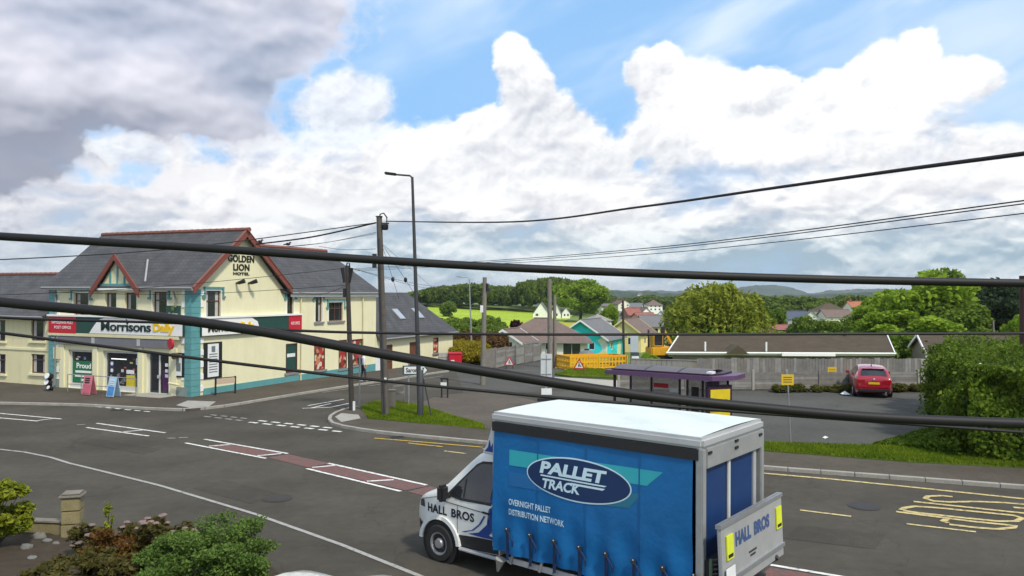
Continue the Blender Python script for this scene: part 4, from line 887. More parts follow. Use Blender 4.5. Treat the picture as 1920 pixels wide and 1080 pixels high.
def patch(name, mat, poly, out, sub=8, parent=None):
    bm = bmesh.new(); f = bm.faces.new([bm.verts.new((p[0], 0, p[1])) for p in poly]); bmesh.ops.triangulate(bm, faces=bm.faces)
    x0, x1 = min(p[0] for p in poly), max(p[0] for p in poly)
    for k in range(1, sub): bmesh.ops.bisect_plane(bm, geom=bm.verts[:]+bm.edges[:]+bm.faces[:], plane_co=(x0+(x1-x0)*k/sub, 0, 0), plane_no=(1, 0, 0))
    z0, z1 = min(p[1] for p in poly), max(p[1] for p in poly)
    for k in range(1, 4): bmesh.ops.bisect_plane(bm, geom=bm.verts[:]+bm.edges[:]+bm.faces[:], plane_co=(0, 0, z0+(z1-z0)*k/4), plane_no=(0, 0, 1))
    for v in bm.verts: v.co = fT(v.co.x, v.co.z, out)
    me = bpy.data.meshes.new(name); bm.to_mesh(me); bm.free(); return obj(name, me, mat, parent or cur)
TQ = [TPX(*p) for p in ((955, 843), (1243, 886), (1213, 911), (955, 872))]; patch('turquoise_band', TURQ, TQ, .0)
patch('blue_band', MIDB, [TPX(*p) for p in ((955, 884), (1120, 910), (1120, 938), (955, 910))], .0)
patch('turquoise_band', TURQ2, [TPX(*p) for p in ((1100, 925), (1205, 925), (1180, 952), (1110, 945))], .0)
ec = TPX(1080, 900); e1 = TPX(985, 880); e2 = TPX(1176, 922); rx_ = (e2[0]-e1[0])/2; rz_ = .34
patch('oval', PALE, [(ec[0]+.02+(rx_+.025)*math.cos(a), ec[1]+(rz_+.025)*math.sin(a)) for a in [2*PI*k/48 for k in range(48)]], .003); patch('oval', NAVY, [(ec[0]+.02+rx_*math.cos(a), ec[1]+rz_*math.sin(a)) for a in [2*PI*k/48 for k in range(48)]], .006)
pl0 = TPX(1015, 888); pl1 = TPX(1136, 905); 
lettering('lettering', 'PALLET', PALE, cur, lambda u, z, w: fT(u, z, .009), pl0[0], pl1[0], ec[1]+.02, ec[1]+.235, .045, 1.0, slant=.05)
tr1 = TPX(1090, 920); lettering('lettering', 'TRACK', PALE, cur, lambda u, z, w: fT(u, z, .009), pl0[0]+.03, tr1[0], ec[1]-.235, ec[1]-.06, .035, 1.0, slant=.04)
patch('underline', PALE, [(pl0[0], ec[1]-.03), (pl1[0]-.02, ec[1]-.03), (pl1[0]+.03, ec[1]-.005), (pl0[0], ec[1]-.005)], .009); patch('underline', PALE, [(tr1[0]-.2, ec[1]-.09), (pl1[0]-.05, ec[1]-.09), (pl1[0], ec[1]-.055), (tr1[0]-.2, ec[1]-.055)], .009)
o0 = TPX(955, 935); o1 = TPX(1033, 953); o2 = TPX(1059, 972)
lettering('lettering', 'OVERNIGHT PALLET', PALE, cur, lambda u, z, w: fT(u, z, .004), o0[0], o1[0], o0[1]-.10, o0[1]+.01, .02); lettering('lettering', 'DISTRIBUTION NETWORK', PALE, cur, lambda u, z, w: fT(u, z, .004), o0[0], o2[0], o0[1]-.28, o0[1]-.17, .02)
for x_ in (1.08, 2.08, 3.1): MB().add([fT(x_+a, .6+2.1*k/14, .002) for k in range(15) for a in (-.012, .012)], [(2*k, 2*k+1, 2*k+3, 2*k+2) for k in range(14)]).build('curtain_seam', pm('curtain_weld', (.005, .10, .28), .5, .1, 4), cur, fix=False)
for k in range(8):                                      # tensioning straps
    x_ = .42+k*.52; s = MB(); s.box(x_-.028, x_+.028, -.058, -.045, .48, 1.03); st = s.build('strap', pm('navy_webbing', (.012, .03, .09), .7, .1, 6), lorry)
    MB().box(x_-.045, x_+.045, -.085, -.06, .97, 1.06).build('buckle', DARKM, st, bevel=.008); MB().ball((x_, -.088, 1.04), .016, 8).build('rivet', STEEL, st, smooth='all')
    MB().tube([(x_+.03, -.07, .98), (x_+.10, -.10, .93), (x_+.14, -.09, .84), (x_+.13, -.075, .74)], [.012, .016, .016, .01], 5).build('strap_tail', pm('navy_webbing', (.012, .03, .09)), st); MB().tube([(x_-.06, -.02, .44), (x_, -.04, .50)], .018, 5).build('hook', STEEL, st)
# rear frame
for y0, y1 in ((-.02, .12), (BW-.12, BW+.02)): box('corner_post', pm('grey_rear_frame', (.34, .35, .35), .45, .12, 4, metallic=.3), lorry, BL-.10, BL+.02, y0, y1, .60, BH-.17, .015)
box('rear_header', pm('grey_rear_frame', (.34, .35, .35)), lorry, BL-.06, BL+.03, .12, BW-.12, BH-.48, BH-.17, .01)
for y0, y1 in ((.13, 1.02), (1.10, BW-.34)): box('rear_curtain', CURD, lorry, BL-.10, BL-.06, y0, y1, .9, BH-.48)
MB().tube([(BL-.04, 1.06, .9), (BL-.04, 1.06, BH-.48)], .035).build('centre_post', pm('white_post', (.60, .62, .62), .4), lorry); box('dark_gap', BLACK, lorry, BL-.12, BL-.07, BW-.22, BW-.12, .9, BH-.48); box('guide_rail', ALU, lorry, BL-.09, BL-.03, BW-.34, BW-.22, .9, BH-.48)
for y_, z_ in ((.2, BH-.24), (BW-.2, BH-.24), (1.2, BH-.20), (1.2, BH-.31)): box('marker_lamp', BLACK, lorry, BL+.03, BL+.05, y_-.06, y_+.06, z_-.02, z_+.02)
box('locker', BLACK, lorry, BL, BL+.2, .05, .6, .92, 1.25); box('rear_sill', pm('red_rear_panel', (.25, .02, .03), .5, .1, 4), lorry, BL-.05, BL+.1, .1, BW-.1, .55, .9)
# tail lift, folded upright
lift = MB(); lm = Matrix.Translation((BL+.34, 0, .80)) @ Matrix.Rotation(-.05, 4, 'Y')
lift.box(-.03, .03, -.06, BW+.02, 0, 1.06, lm); lf = lift.build('tail_lift', pm('dull_lift_aluminium', (.36, .37, .37), .5, .1, 3, metallic=.2), lorry, bevel=.012)
MB().box(-.045, .05, -.07, BW+.03, 1.0, 1.06, lm).build('edge_rail', STEEL, lf); MB().box(.03, .06, -.06, BW+.02, .16, .22, lm).build('edge_rail', STEEL, lf)
def fL(u, z, o): return lm @ Vector((.036+o, u, z))
for tx, a, b in (('HALL', .46, 1.06), ('BROS', 1.19, 1.84)): lettering('lettering', tx, pm('blue_grey_letter', (.05, .09, .22), .5, 0), lf, lambda u, z, w: fL(u, z, 0), a, b, .62, .84, .05)
m = MB(); fbox(m, fL, .95, 1.25, .40, .43, 0, .004); fbox(m, fL, 1.0, 1.2, .34, .37, 0, .004); m.build('small_print', DARKM, lf)
for y_ in (.1, BW-.3):
    fl = fbox(MB(), fL, y_, y_+.24, .50, .86, .0, .02).build('warning_flag', pm('hi_vis_yellow', (.62, .68, .04), .6, .08, 6), lf); fbox(MB(), fL, y_+.03, y_+.2, .53, .58, .021, .026).build('flag_stripe', BLACK, fl)
for y_ in (.35, BW-.35): MB().tube([(BL+.05, y_, .62), (BL+.40, y_, .86)], .045).build('lift_arm', DARKM, lorry)
m = MB()
for k in range(9): m.tube([(BL+.2, -.02, .75+k*.07), (BL+.28, -.04, .78+k*.07)], .02, 6)
m.build('cable_chain', BLACK, lorry); MB().tube([(BL+.14, .02, .6), (BL+.14, .02, 1.3)], .03).build('hydraulic_pipe', pm('green_pipe', (.10, .16, .09), .5), lorry)
m = MB(); fbox(m, fL, .0, .32, .12, .40, .03, .04); m.build('paper_label', PW, lf)
# chassis
for y_ in (.7, BW-.82): box('chassis_rail', DARKM, lorry, -.3, BL-.1, y_, y_+.12, .42, .60)
box('rear_bumper', DARKM, lorry, BL+.0, BL+.12, .15, BW-.15, .36, .48)
for x_ in (.5, 1.15): MB().tube([(x_, .03, .60), (x_-.05, .0, .40)], .03).build('guard_bracket', STEEL, lorry)
box('side_guard', ALU, lorry, .35, 2.2, .02, .05, .40, .5)
for y_, o_ in ((.14, -1), (BW-.14, 1)):
    wheel(lorry, 3.05, y_, .36, .24, o_); MB().lathe([(.47, 0), (.47, .26)], 20, Matrix.Translation((3.05, y_ if o_ < 0 else y_-.26, .40)) @ Matrix.Rotation(-PI/2, 4, 'X')).build('mudguard', BLACK, lorry)
# ---- cab
CY = BW/2
def cab_hw(x, z):
    w = 1.075*(1-.28*(max(0, -1.55-x)/.78)**2)
    w -= .035*max(0, (.75-z)/.35)
    return w-.235*max(0, (z-1.30)/1.0)
czt = [(-2.33, .78), (-2.31, .98), (-2.2, 1.12), (-2.0, 1.23), (-1.6, 1.39), (-1.32, 1.53), (-.66, 2.16), (-.42, 2.28), (-.15, 2.34), (.06, 2.33)]; czb = [(-2.33, .36), (-1.0, .36), (.06, .42)]
cab = Shell(czt, czb, cab_hw, CY, .11, .05)
cx_s = [-2.33, -2.32, -2.30, -2.25, -2.18, -2.1, -2.0, -1.9, -1.8, -1.6, -1.45, -1.32, -1.1, -.95, -.8, -.62, -.52, -.42, -.28, -.15, -.05, .06]
cb = cab.mesh(cx_s, 14, 10).build('cab', VANW, lorry, smooth=True)
for sg in (-1, 1):
    cab.decal('door_glass', GLASS, [(-1.18, 1.38), (-.97, 1.60), (-.62, 1.95), (-.50, 2.02), (-.14, 2.05), (-.16, 1.36), (-.85, 1.34)], cb, sg, .008)
    cab.decal('window_seal', BLACK, [(-1.28, 1.34), (-1.0, 1.63), (-.62, 2.0), (-.48, 2.07), (-.10, 2.10), (-.12, 1.31), (-.9, 1.29)], cb, sg, .004)
    cab.decal('window_bar', BLACK, [(-.84, 1.36), (-.80, 1.36), (-.80, 1.72), (-.84, 1.68)], cb, sg, .012)
    cab.decal('sill_panel', BLACK, [(-.95, .37), (-.95, .62), (-.5, .66), (-.1, .68), (.04, .68), (.04, .43)], cb, sg, .006); cab.decal('bumper', BLACK, [(-2.28, .37), (-1.83, .37), (-1.81, .50), (-1.89, .62), (-2.28, .66)], cb, sg, .008)
    cab.decal('blue_sweep', VBLUE, [(.04, 2.16), (-.09, 2.16), (-.07, 1.6), (-.10, 1.2), (-.22, .95), (-.42, .77), (-.7, .69), (-.3, .685), (.04, .70)], cb, sg, .012); cab.decal('blue_stripe', VBLUE, [(-.30, 1.10), (-.26, 1.10), (-.37, .93), (-.55, .78), (-.78, .70), (-.86, .70), (-.6, .78), (-.42, .92)], cb, sg, .012)
    cab.decal('door_seam', DARKM, [(-.98, .64), (-.968, .64), (-.968, 1.18), (-.98, 1.18)], cb, sg, .007); cab.decal('door_seam', DARKM, [(-.115, .70), (-.103, .70), (-.103, 1.30), (-.115, 1.30)], cb, sg, .018); cab.decal('bonnet_seam', DARKM, [(-2.1, 1.10), (-1.36, 1.30), (-1.36, 1.312), (-2.1, 1.112)], cb, sg, .007, 6)
    cab.decal('white_flash', VANW, [(.04, .98), (-.06, .92), (-.02, .84), (-.16, .76), (.04, .72)], cb, sg, .016)
    cab.decal('door_seam', DARKM, [(-1.5, 1.20), (-.10, 1.14), (-.10, 1.155), (-1.5, 1.218)], cb, sg, .007, 6); cab.decal('door_handle', BLACK, [(-.32, 1.15), (-.14, 1.14), (-.14, 1.18), (-.32, 1.19)], cb, sg, .03); cab.decal('indicator', DARKM, [(-2.15, .96), (-1.92, .98), (-1.96, 1.13), (-2.14, 1.08)], cb, sg, .008)
    y_ = CY+sg*1.06; M_ = Matrix.Translation((-1.44, y_, .37)) @ Matrix.Rotation(-PI/2 if sg > 0 else PI/2, 4, 'X')
    MB().lathe([(.46, -.02), (.46, .02)], 28, M_).build('wheel_arch', BLACK, cb)
    arc = MB(); ro, ri = .54, .46
    P_ = [(a, r) for r in (ro, ri) for a in [PI*.02+PI*.96*k/16 for k in range(17)]]
    q = [Vector((-1.44+r*math.cos(a), 0, .37+r*math.sin(a))) for a, r in P_[:17]]+[Vector((-1.44+r*math.cos(a), 0, .37+r*math.sin(a))) for a, r in reversed(P_[17:])]
    for i in range(16):
        f4 = [q[i], q[i+1], q[32-i], q[33-i]]; arc.prism([p+Vector((0, CY, 0)) for p in f4], (0, sg*1.02, 0), (0, sg*1.115, 0))
    arc.build('arch_lip', VANW, cb, smooth=True)
    wheel(lorry, -1.44, CY+sg*1.125, .36, .22, sg, dish=.05)
    mr_ = MB(); mr_.box(-.08, .08, -.12, .12, -.14, .18, Matrix.Translation((-1.2, CY+sg*1.26, 1.40))); mo = mr_.build('mirror', BLACK, lorry, bevel=.05, smooth=True); MB().tube([(-1.2, CY+sg*1.05, 1.32), (-1.2, CY+sg*1.2, 1.36)], .04).build('mirror_arm', BLACK, mo)
    box('step_tube', ALU, lorry, -.92, .1, CY+sg*1.09-.04, CY+sg*1.09+.04, .34, .40, .02)
for tx, a, b in (('HALL', -1.80, -1.25), ('BROS', -1.13, -.54)): lettering('lettering', tx, pm('black_blue_letter', (.01, .015, .03), .5, 0), cb, lambda u, z, w: cab.side(u, z, -1, .010), a, b, .93, 1.10, .03, 1.05)
m = MB(); g_ = [(x_, f) for x_ in (-1.3, -1.0, -.74, -.58) for f in (-.93, -.5, 0, .5, .93)]
m.add([cab.top(x_, f, .012) for x_, f in g_], [(i*5+j, i*5+j+1, i*5+j+6, i*5+j+5) for i in range(3) for j in range(4)]); m.build('windscreen', GLASS, cb, smooth='all', fix=False)
m = MB(); m.prism([(-.30, 0, 2.36), (.02, 0, 2.36), (.04, 0, 2.98), (-.03, 0, 2.98), (-.12, 0, 2.75)], (0, .30, 0), (0, BW-.30, 0)); m.prism([(-.30, 0, 2.28), (.0, 0, 2.28), (.0, 0, 2.92), (-.05, 0, 2.88), (-.16, 0, 2.55)], (0, .06, 0), (0, .30, 0)); m.prism([(-.30, 0, 2.28), (.0, 0, 2.28), (.0, 0, 2.92), (-.05, 0, 2.88), (-.16, 0, 2.55)], (0, BW-.30, 0), (0, BW-.06, 0)); wd = m.build('wind_deflector', pm('grey_white_plastic', (.60, .61, .61), .45, .06, 3), lorry, bevel=.03, smooth=True)
MB().prism([(-.22, .05, 2.34), (-.02, .05, 2.34), (-.02, .05, 2.52), (-.07, .05, 2.42), (-.10, .05, 2.56), (-.14, .05, 2.42)], (0, 0, 0), (0, .008, 0)).build('blue_flash', VBLUE, wd)
MB().box(-.55, -.35, CY-.2, CY+.2, 2.34, 2.40).build('roof_beacon', BLACK, lorry, bevel=.02)
MB().lathe([(.02, 0), (.10, .25)], 12, Matrix.Translation((.15, .0, .2)) @ Matrix.Rotation(.3, 4, 'Y')).build('spray_flap', pm('grey_flap', (.30, .29, .27), .7), lorry); box('fuel_tank', DARKM, lorry, .3, 1.0, .2, .7, .3, .6, .04)
# ------------------------------------------------------------------ cars
def make_car(label, loc, rz, paint, plate):
    t = thing('parked_car', label, 'car', loc, rz)
    zt_ = [(-2.15, .60), (-2.10, .74), (-1.9, .86), (-1.2, .98), (-.95, 1.04), (-.15, 1.47), (.2, 1.54), (.8, 1.54), (1.45, 1.47), (1.72, 1.40), (2.02, 1.06), (2.10, .98), (2.14, .80), (2.15, .62)]
    zb_ = [(-2.15, .32), (-1.9, .22), (1.9, .22), (2.15, .36)]
    def hw(x, z):
        w = .90*(1-.20*(max(0, abs(x)-1.55)/.62)**2)+.02*math.exp(-((x-1.3)/.5)**2)
        w -= .05*max(0, (.5-z)/.3); return w-.30*max(0, (z-.92)/.62)-.02*max(0, (z-.7))
    sh = Shell(zt_, zb_, hw, 0, .07, .04)
    b = sh.mesh([-2.15, -2.13, -2.10, -2.02, -1.9, -1.7, -1.4, -1.2, -.95, -.7, -.4, -.15, .0, .2, .5, .8, 1.1, 1.45, 1.6, 1.72, 1.85, 1.95, 2.02, 2.10, 2.13, 2.15], 12, 8).build('body', paint, t, smooth=True)
    for sg in (-1, 1):
        sh.decal('side_glass', GLASS, [(-.80, 1.04), (-.20, 1.36), (.3, 1.44), (.9, 1.43), (1.25, 1.36), (1.45, 1.16), (.6, 1.08)], b, sg, .007, 6); sh.decal('door_pillar', paint, [(.28, 1.06), (.36, 1.06), (.34, 1.45), (.27, 1.45)], b, sg, .012)
        sh.decal('sill_cladding', BLACK, [(-1.9, .24), (1.9, .24), (1.9, .36), (-1.9, .36)], b, sg, .008, 8); sh.decal('door_seam', DARKM, [(.32, .4), (.335, .4), (.335, 1.05), (.32, 1.05)], b, sg, .006)
        for wx_ in (-1.32, 1.30):
            M_ = Matrix.Translation((wx_, sg*.885, .34)) @ Matrix.Rotation(-PI/2 if sg > 0 else PI/2, 4, 'X'); MB().lathe([(.42, -.05), (.42, .012)], 24, M_).build('wheel_arch', BLACK, b); wheel(t, wx_, sg*.935, .34, .2, sg)
        mo = MB().box(-.07, .07, -.10, .10, -.07, .07, Matrix.Translation((-.62, sg*1.0, 1.06))).build('mirror', paint, b, bevel=.03, smooth=True)
        lx = MB(); lx.add([sh.side(x_, z_, sg, .006) for x_, z_ in ((1.85, .78), (2.13, .76), (2.12, .92), (1.9, .95))], [(0, 1, 2, 3)]); yy = sorted((sg*.42, sg*.80)); lx.box(2.10, 2.165, yy[0], yy[1], .76, .92); lx.build('tail_light', pm('red_lens', (.35, .01, .015), .15, .1, 8, spec=.7), b)
        yy = sorted((sg*.4, sg*.8)); box('headlight', pm('clear_lens', (.6, .6, .62), .1, 0), b, -2.15, -2.02, yy[0], yy[1], .62, .74, .02)
    gl_ = [(x_, f) for x_ in (1.70, 1.8, 1.9, 2.0) for f in (-.9, -.45, 0, .45, .9)]
    m = MB(); m.add([sh.top(x_, f, .010) for x_, f in gl_], [(i*5+j, i*5+j+1, i*5+j+6, i*5+j+5) for i in range(3) for j in range(4)]); m.build('rear_window', GLASS, b, smooth='all', fix=False)
    gl_ = [(x_, f) for x_ in (-.92, -.6, -.35, -.18) for f in (-.9, -.45, 0, .45, .9)]
    m = MB(); m.add([sh.top(x_, f, .010) for x_, f in gl_], [(i*5+j, i*5+j+1, i*5+j+6, i*5+j+5) for i in range(3) for j in range(4)]); m.build('windscreen', GLASS, b, smooth='all', fix=False)
    box('spoiler', paint, b, 1.58, 1.80, -.52, .52, 1.435, 1.475, .015); box('bumper', BLACK, b, 1.98, 2.17, -.76, .76, .30, .50, .04)
    box('number_plate', pm('plate_yellow', plate, .4, .05, 8), b, 2.15, 2.168, -.26, .26, .70, .81); MB().ball((2.155, 0, .95), .055, 10, (.3, 1, 1)).build('badge', ALU, b, smooth='all'); box('bumper_strip', paint, b, 2.10, 2.175, -.72, .72, .50, .62, .03)
    MB().tube([(.95, 0, 1.57), (1.08, 0, 1.64)], [.03, .012], 6).build('aerial', BLACK, b); MB().tube([(2.1, .55, .30), (2.19, .55, .30)], .035).build('exhaust', STEEL, b); return t
CARRED = pm('red_car_paint', (.33, .008, .025), .25, .05, 2, coat=1.0); CARWHITE = pm('white_car_paint', (.75, .78, .76), .25, .04, 2, coat=1.0)
rc = G(1637, 745); hd_ = math.radians(18); rd = Vector((-math.sin(hd_), -math.cos(hd_), 0)); rc_ = rc-rd*1.75
make_car('red hatchback parked in the car park in front of the wooden fence', (rc_.x, rc_.y, .004), math.atan2(rd.y, rd.x), CARRED, (.70, .45, .02))
make_car('white car parked at the near roadside, only its roof showing', (-2.46, 10.42, 0), math.radians(-125), CARWHITE, (.75, .75, .7))
# ================================================================== poles and cables
def lathe_at(name, mat, parent, prof, n=14): return MB().lathe(prof, n).build(name, mat, parent, smooth=True)
def pole(label, base_px, top_px, r0, r1, mat, name='utility_pole', cat='pole', Y=None):
    b = G(*base_px) if Y is None else Vector((V(*base_px, Y).x, Y, T(Y)))
    t_ = V(*top_px, b.y); h = t_.z-b.z; t = thing(name, label, cat, b); lean = (t_.x-b.x)
    MB().tube([(lean*k/6, 0, -.1+(h+.1)*k/6) for k in range(7)], [r0+(r1-r0)*k/6 for k in range(7)], 12).build('shaft', mat, t, smooth=True)
    return t, Vector((b.x+lean, b.y, t_.z)), lean, h
p1, P1, ln, h = pole('tall weathered wooden pole on the grass corner with a looped cable at its top', (723, 783), (711, 407), .17, .12, WOODP)
MB().tube([(ln, 0, h-.1), (ln+.05, -.05, h+.12), (ln+.2, -.05, h+.16), (ln+.33, -.05, h-.02), (ln+.33, -.05, h-.35), (ln+.2, -.1, h-.5)], .03, 8).build('cable_loop', BLACK, p1, smooth=True)
MB().lathe([(.10, 0), (.14, .05), (.14, .22), (.06, .26)], 12, Matrix.Translation((ln+.26, -.06, h-.55))).build('joint_box', BLACK, p1, smooth=True)
box('bracket', DARKM, p1, ln+.1, ln+.42, -.08, .0, h-.30, h-.24); box('pole_cap', BLACK, p1, ln-.13, ln+.13, -.13, .13, h, h+.04)
MB().tube([(ln*.9, -.16, h-.9), (ln*.3, -.18, 2.2), (0, -.19, .1)], .035, 6).build('conduit', DARKM, p1); box('step_iron', BLACK, p1, ln-.28, ln-.1, -.03, .03, h-1.75, h-1.55); box('step_iron', BLACK, p1, ln-.28, ln-.1, -.03, .03, h-2.15, h-1.95); box('number_plate', PW, p1, -.06, .06, -.19, -.175, 1.5, 1.7)
p2, P2_, ln2, h2 = pole('shorter dark wooden pole at the footway kerb with black fittings at its top', (660, 773), (651, 498), .12, .095, pm('dark_pole_timber', (.05, .045, .04), .9, .25, 5))
MB().tube([(ln2-.05, 0, h2-.1), (ln2, 0, h2+.12), (ln2+.1, 0, h2+.1), (ln2+.12, 0, h2-.2)], .03, 8).build('cable_loop', BLACK, p2); 
for s in (-1, 1): MB().tube([(ln2+s*.12, -.05, h2-.75), (ln2+s*.2, -.05, h2-.1)], [.05, .09], 8).build('insulator', BLACK, p2)
box('junction_box', BLACK, p2, ln2*.8-.22, ln2*.8-.1, -.08, .08, h2-1.4, h2-1.0); box('junction_box', BLACK, p2, -.22, -.11, -.08, .08, 3.2, 3.75); box('white_guard', PW, p2, .06, .16, -.14, -.1, .1, .5)
p3, P3, ln3, h3 = pole('tall slim dark street lamp on the grass corner with an arm to the road', (788, 785), (773, 332), .11, .055, DARKM, 'street_lamp', 'street lamp')
MB().tube([(0, 0, -.05), (0, 0, 2.0), (0, 0, 2.05)], [.14, .13, .09], 12).build('base_section', DARKM, p3, smooth=True)
q = V(738, 327, P3.y)-G(788, 785); MB().tube([(ln3, 0, h3-.03), (ln3-.1, 0, h3+.06), (q.x, 0, q.z)], .04, 8).build('arm', DARKM, p3); MB().box(-.38, .12, -.13, .13, -.04, .06, Matrix.Translation(q) @ Matrix.Rotation(.12, 4, 'Y')).build('lantern', BLACK, p3, bevel=.03, smooth=True)
MB().tube([(.12, 0, 1.7), (.5, 0, -.05)], .03, 6).build('stay_bar', DARKM, p3)
p4, P4, ln4, h4 = pole('grey wooden pole beside the side road in front of the meadow', (905, 722), (909, 520), .16, .12, WOODP2)
box('transformer_bracket', DARKM, p4, ln4-.1, ln4+.35, -.1, .1, h4-.8, h4-.6); MB().tube([(ln4+.15, -.1, h4-.75), (ln4+.15, -.1, h4-.35)], .07, 8).build('insulator', BLACK, p4); box('white_box', PW, p4, ln4-.25, ln4-.08, -.12, .05, h4-2.0, h4-1.6)
p5, P5, ln5, h5 = pole('grey pole with a second prop pole by the brown bungalow', (1032, 690), (1030, 523), .2, .15, WOODP2); MB().tube([(.35, .2, -.1), (.30, .2, h5-1.2)], [.16, .12], 10).build('prop_pole', WOODP2, p5, smooth=True)
p6, P6, ln6, h6 = pole('thin dark pole between the mural house and the yellow house', (1170, 690), (1168, 563), .10, .08, pm('dark_pole_timber', (.05, .045, .04)))
p7, P7, ln7, h7 = pole('dark pole behind the tall hedge at the edge of the view', (1924, 800), (1920, 517), .20, .16, pm('red_brown_pole', (.07, .035, .03), .9, .3, 4), Y=30.0)
p8, P8, ln8, h8 = pole('short pole in front of the bungalow gable end', (1217, 700), (1216, 618), .10, .08, pm('dark_pole_timber', (.05, .045, .04)), Y=62.0)
p9, P9, ln9, h9 = pole('distant street lamp with a curved arm beyond the extension', (885, 660), (880, 524), .09, .05, STEEL, 'street_lamp', 'street lamp', Y=75.0)
q = V(862, 519, 75.0)-Vector(p9.location); MB().tube([(ln9, 0, h9), (ln9-.15, 0, h9+.2), (q.x, 0, q.z)], .045, 8).build('arm', STEEL, p9); MB().box(-.3, .1, -.1, .1, -.04, .05, Matrix.Translation(q)).build('lantern', STEEL, p9, bevel=.02)
p10, P10, l10, h10 = pole('thin grey pole standing among the dark trees', (1864, 640), (1862, 600), .12, .1, WOODP2, Y=85.0)
CAB = pm('black_cable', (.007, .006, .008), .6, .15, 30)
def smooth_pts(P, n=12):
    P = [Vector(p) for p in P]; out = []
    for i in range(len(P)-1):
        a, b, c, d = P[max(i-1, 0)], P[i], P[i+1], P[min(i+2, len(P)-1)]
        for k in range(n): t = k/n; out.append(.5*((2*b)+(c-a)*t+(2*a-5*b+4*c-d)*t*t+(3*b-a-3*c+d)*t**3))
    return out+[P[-1]]
def cable(label, pts, r, n=8, cat='cable'): return tag(MB().tube(smooth_pts(pts), r, n).build('overhead_cable', CAB, smooth=True, fix=False), label, cat)
Yc = 2.6
def near(px, Y=Yc):                                 # spans run on past the view to the neighbouring houses
    P = [V(*p, Y) for p in px]; return [P[0]+(P[0]-P[1])*9]+P+[P[-1]+(P[-1]-P[-2])*12]
cable('thick black cable crossing the whole view just above the far tree line', near([(-300, 424), (0, 443), (350, 463), (700, 487), (960, 502), (1300, 516), (1600, 525), (1920, 531), (2250, 536)]), .0135, 12)
cable('thick black cable sloping down in front of the hotel and over the lorry roof', near([(-300, 530), (0, 566), (250, 589), (480, 620), (720, 664), (960, 705), (1200, 741), (1440, 766), (1650, 783), (1920, 794), (2250, 802)]), .0165, 12)
cable('thin black cable sloping across the shopfront and down to the lorry roof', near([(-300, 586), (0, 624), (200, 650), (400, 676), (700, 712), (960, 738), (1120, 752), (1440, 776), (1620, 789)], 2.75), .0055)
cable('thin black cable running level in front of the bungalow roofs', near([(-200, 585), (60, 598), (360, 607), (560, 620), (760, 625), (1000, 627), (1300, 627), (1600, 626), (1920, 625), (2200, 624)], 2.9), .0050)
Pw = P1+Vector((.3, -.06, -.18))
cable('black bundled cable rising from the tall pole to the upper right', [Pw, V(960, 416, 22), V(1200, 388, 15.5), V(1440, 354, 11.5), V(1680, 320, 9), V(1920, 288, 7.2), V(2200, 250, 6), V(2200, 250, 6)+(V(2200, 250, 6)-V(1920, 288, 7.2))*7], .022)
for i, (a, b, lab) in enumerate((((960, 486), (1920, 376), 'upper thin wire of the pair rising to the right over the fields'), ((960, 489), (1920, 382), 'lower thin wire of the pair rising to the right over the fields'), ((960, 493), (1920, 400), 'lowest single thin wire rising to the right over the fields'))):
    A = P2_+Vector((.1, 0, -.15-.05*i)); mid = [(1200, 467+i*3), (1440, 440+i*4)]
    m1 = (a[1]+(b[1]-a[1])*.25+8, a[1]+(b[1]-a[1])*.5+9)
    cable(lab, [A, V(*a, 24), V(1200, m1[0], 17), V(1440, m1[1], 13), V(1920, b[1], 9), V(2250, b[1]-42, 7.5), V(2250, b[1]-42, 7.5)+(V(2250, b[1]-42, 7.5)-V(1920, b[1], 9))*7], .009-.001*i, 6)
for lab, a, b, ya, r in (('black cable from the tall pole top past the big gable', (480, 458), None, 36.5, .035), ('long black cable from the tall pole across the slate roof to the left', (-250, 497), None, 26, .022)):
    A = P1+Vector((-.12, -.1, -.25)); B = V(*a, ya); mid = A.lerp(B, .5)-Vector((0, 0, .12 if ya > 30 else .35)); cable(lab, [A, mid, B], r, 6)
A = P1+Vector((-.12, -.1, -.35))
for lab, a, ya, dz in (('thin wire from the tall pole to the wing roof ridge', (540, 462), 40, .3), ('second thin wire from the tall pole to the wing roof', (500, 466), 40, .36), ('thin wire from the tall pole to the end of the wing ridge', (598, 462), 40, 1.0)):
    A_ = A-Vector((0, 0, dz)); B = V(*a, ya); cable(lab, [A_, A_.lerp(B, .5)-Vector((0, 0, .1)), B], .010, 5)
A = P2_+Vector((-.1, 0, -.12))
for lab, a, ya, dz in (('thin wire from the shorter pole across the gable to the left', (-200, 560), 30, 0), ('thin wire from the shorter pole to the front eaves', (90, 548), 41, .75), ('thin wire from the shorter pole to the gable wall', (560, 548), 44, .8)):
    A_ = A-Vector((0, 0, dz)); B = V(*a, ya); cable(lab, [A_, A_.lerp(B, .5)-Vector((0, 0, .25)), B], .012, 5)
A = P2_+Vector((.12, 0, -.1))
for lab, a, ya, r in (('thin wire from the shorter pole level to the right behind the tall pole', (905, 540), 45, .008), ('thin wire from the shorter pole down to the grey roadside pole', (900, 548), 45, .008)):
    B = V(*a, ya); cable(lab, [A, A.lerp(B, .5)-Vector((0, 0, .3)), B], r, 5)
A = P1+Vector((.1, 0, -1.1)); 
for lab, a, ya, ball in (('stay wire from the tall pole with a black insulator near the extension roof', (748, 560), 33.5, (735, 524)), ('second stay wire from the tall pole with a black insulator', (790, 570), 33.8, (757, 524)), ('thin service wire from the tall pole towards the hillside', (830, 556), 60, None)):
    B = V(*a, ya); o = cable(lab, [A, A.lerp(B, .5), B], .008, 5)
    if ball: k = min(range(21), key=lambda k: abs((lambda p: p.z)(A.lerp(B, k/20))-V(*ball, 33.4).z)); p_ = A.lerp(B, k/20); MB().ball(p_, .075, 10, (1, 1, 1.5)).build('insulator', BLACK, o, smooth='all')
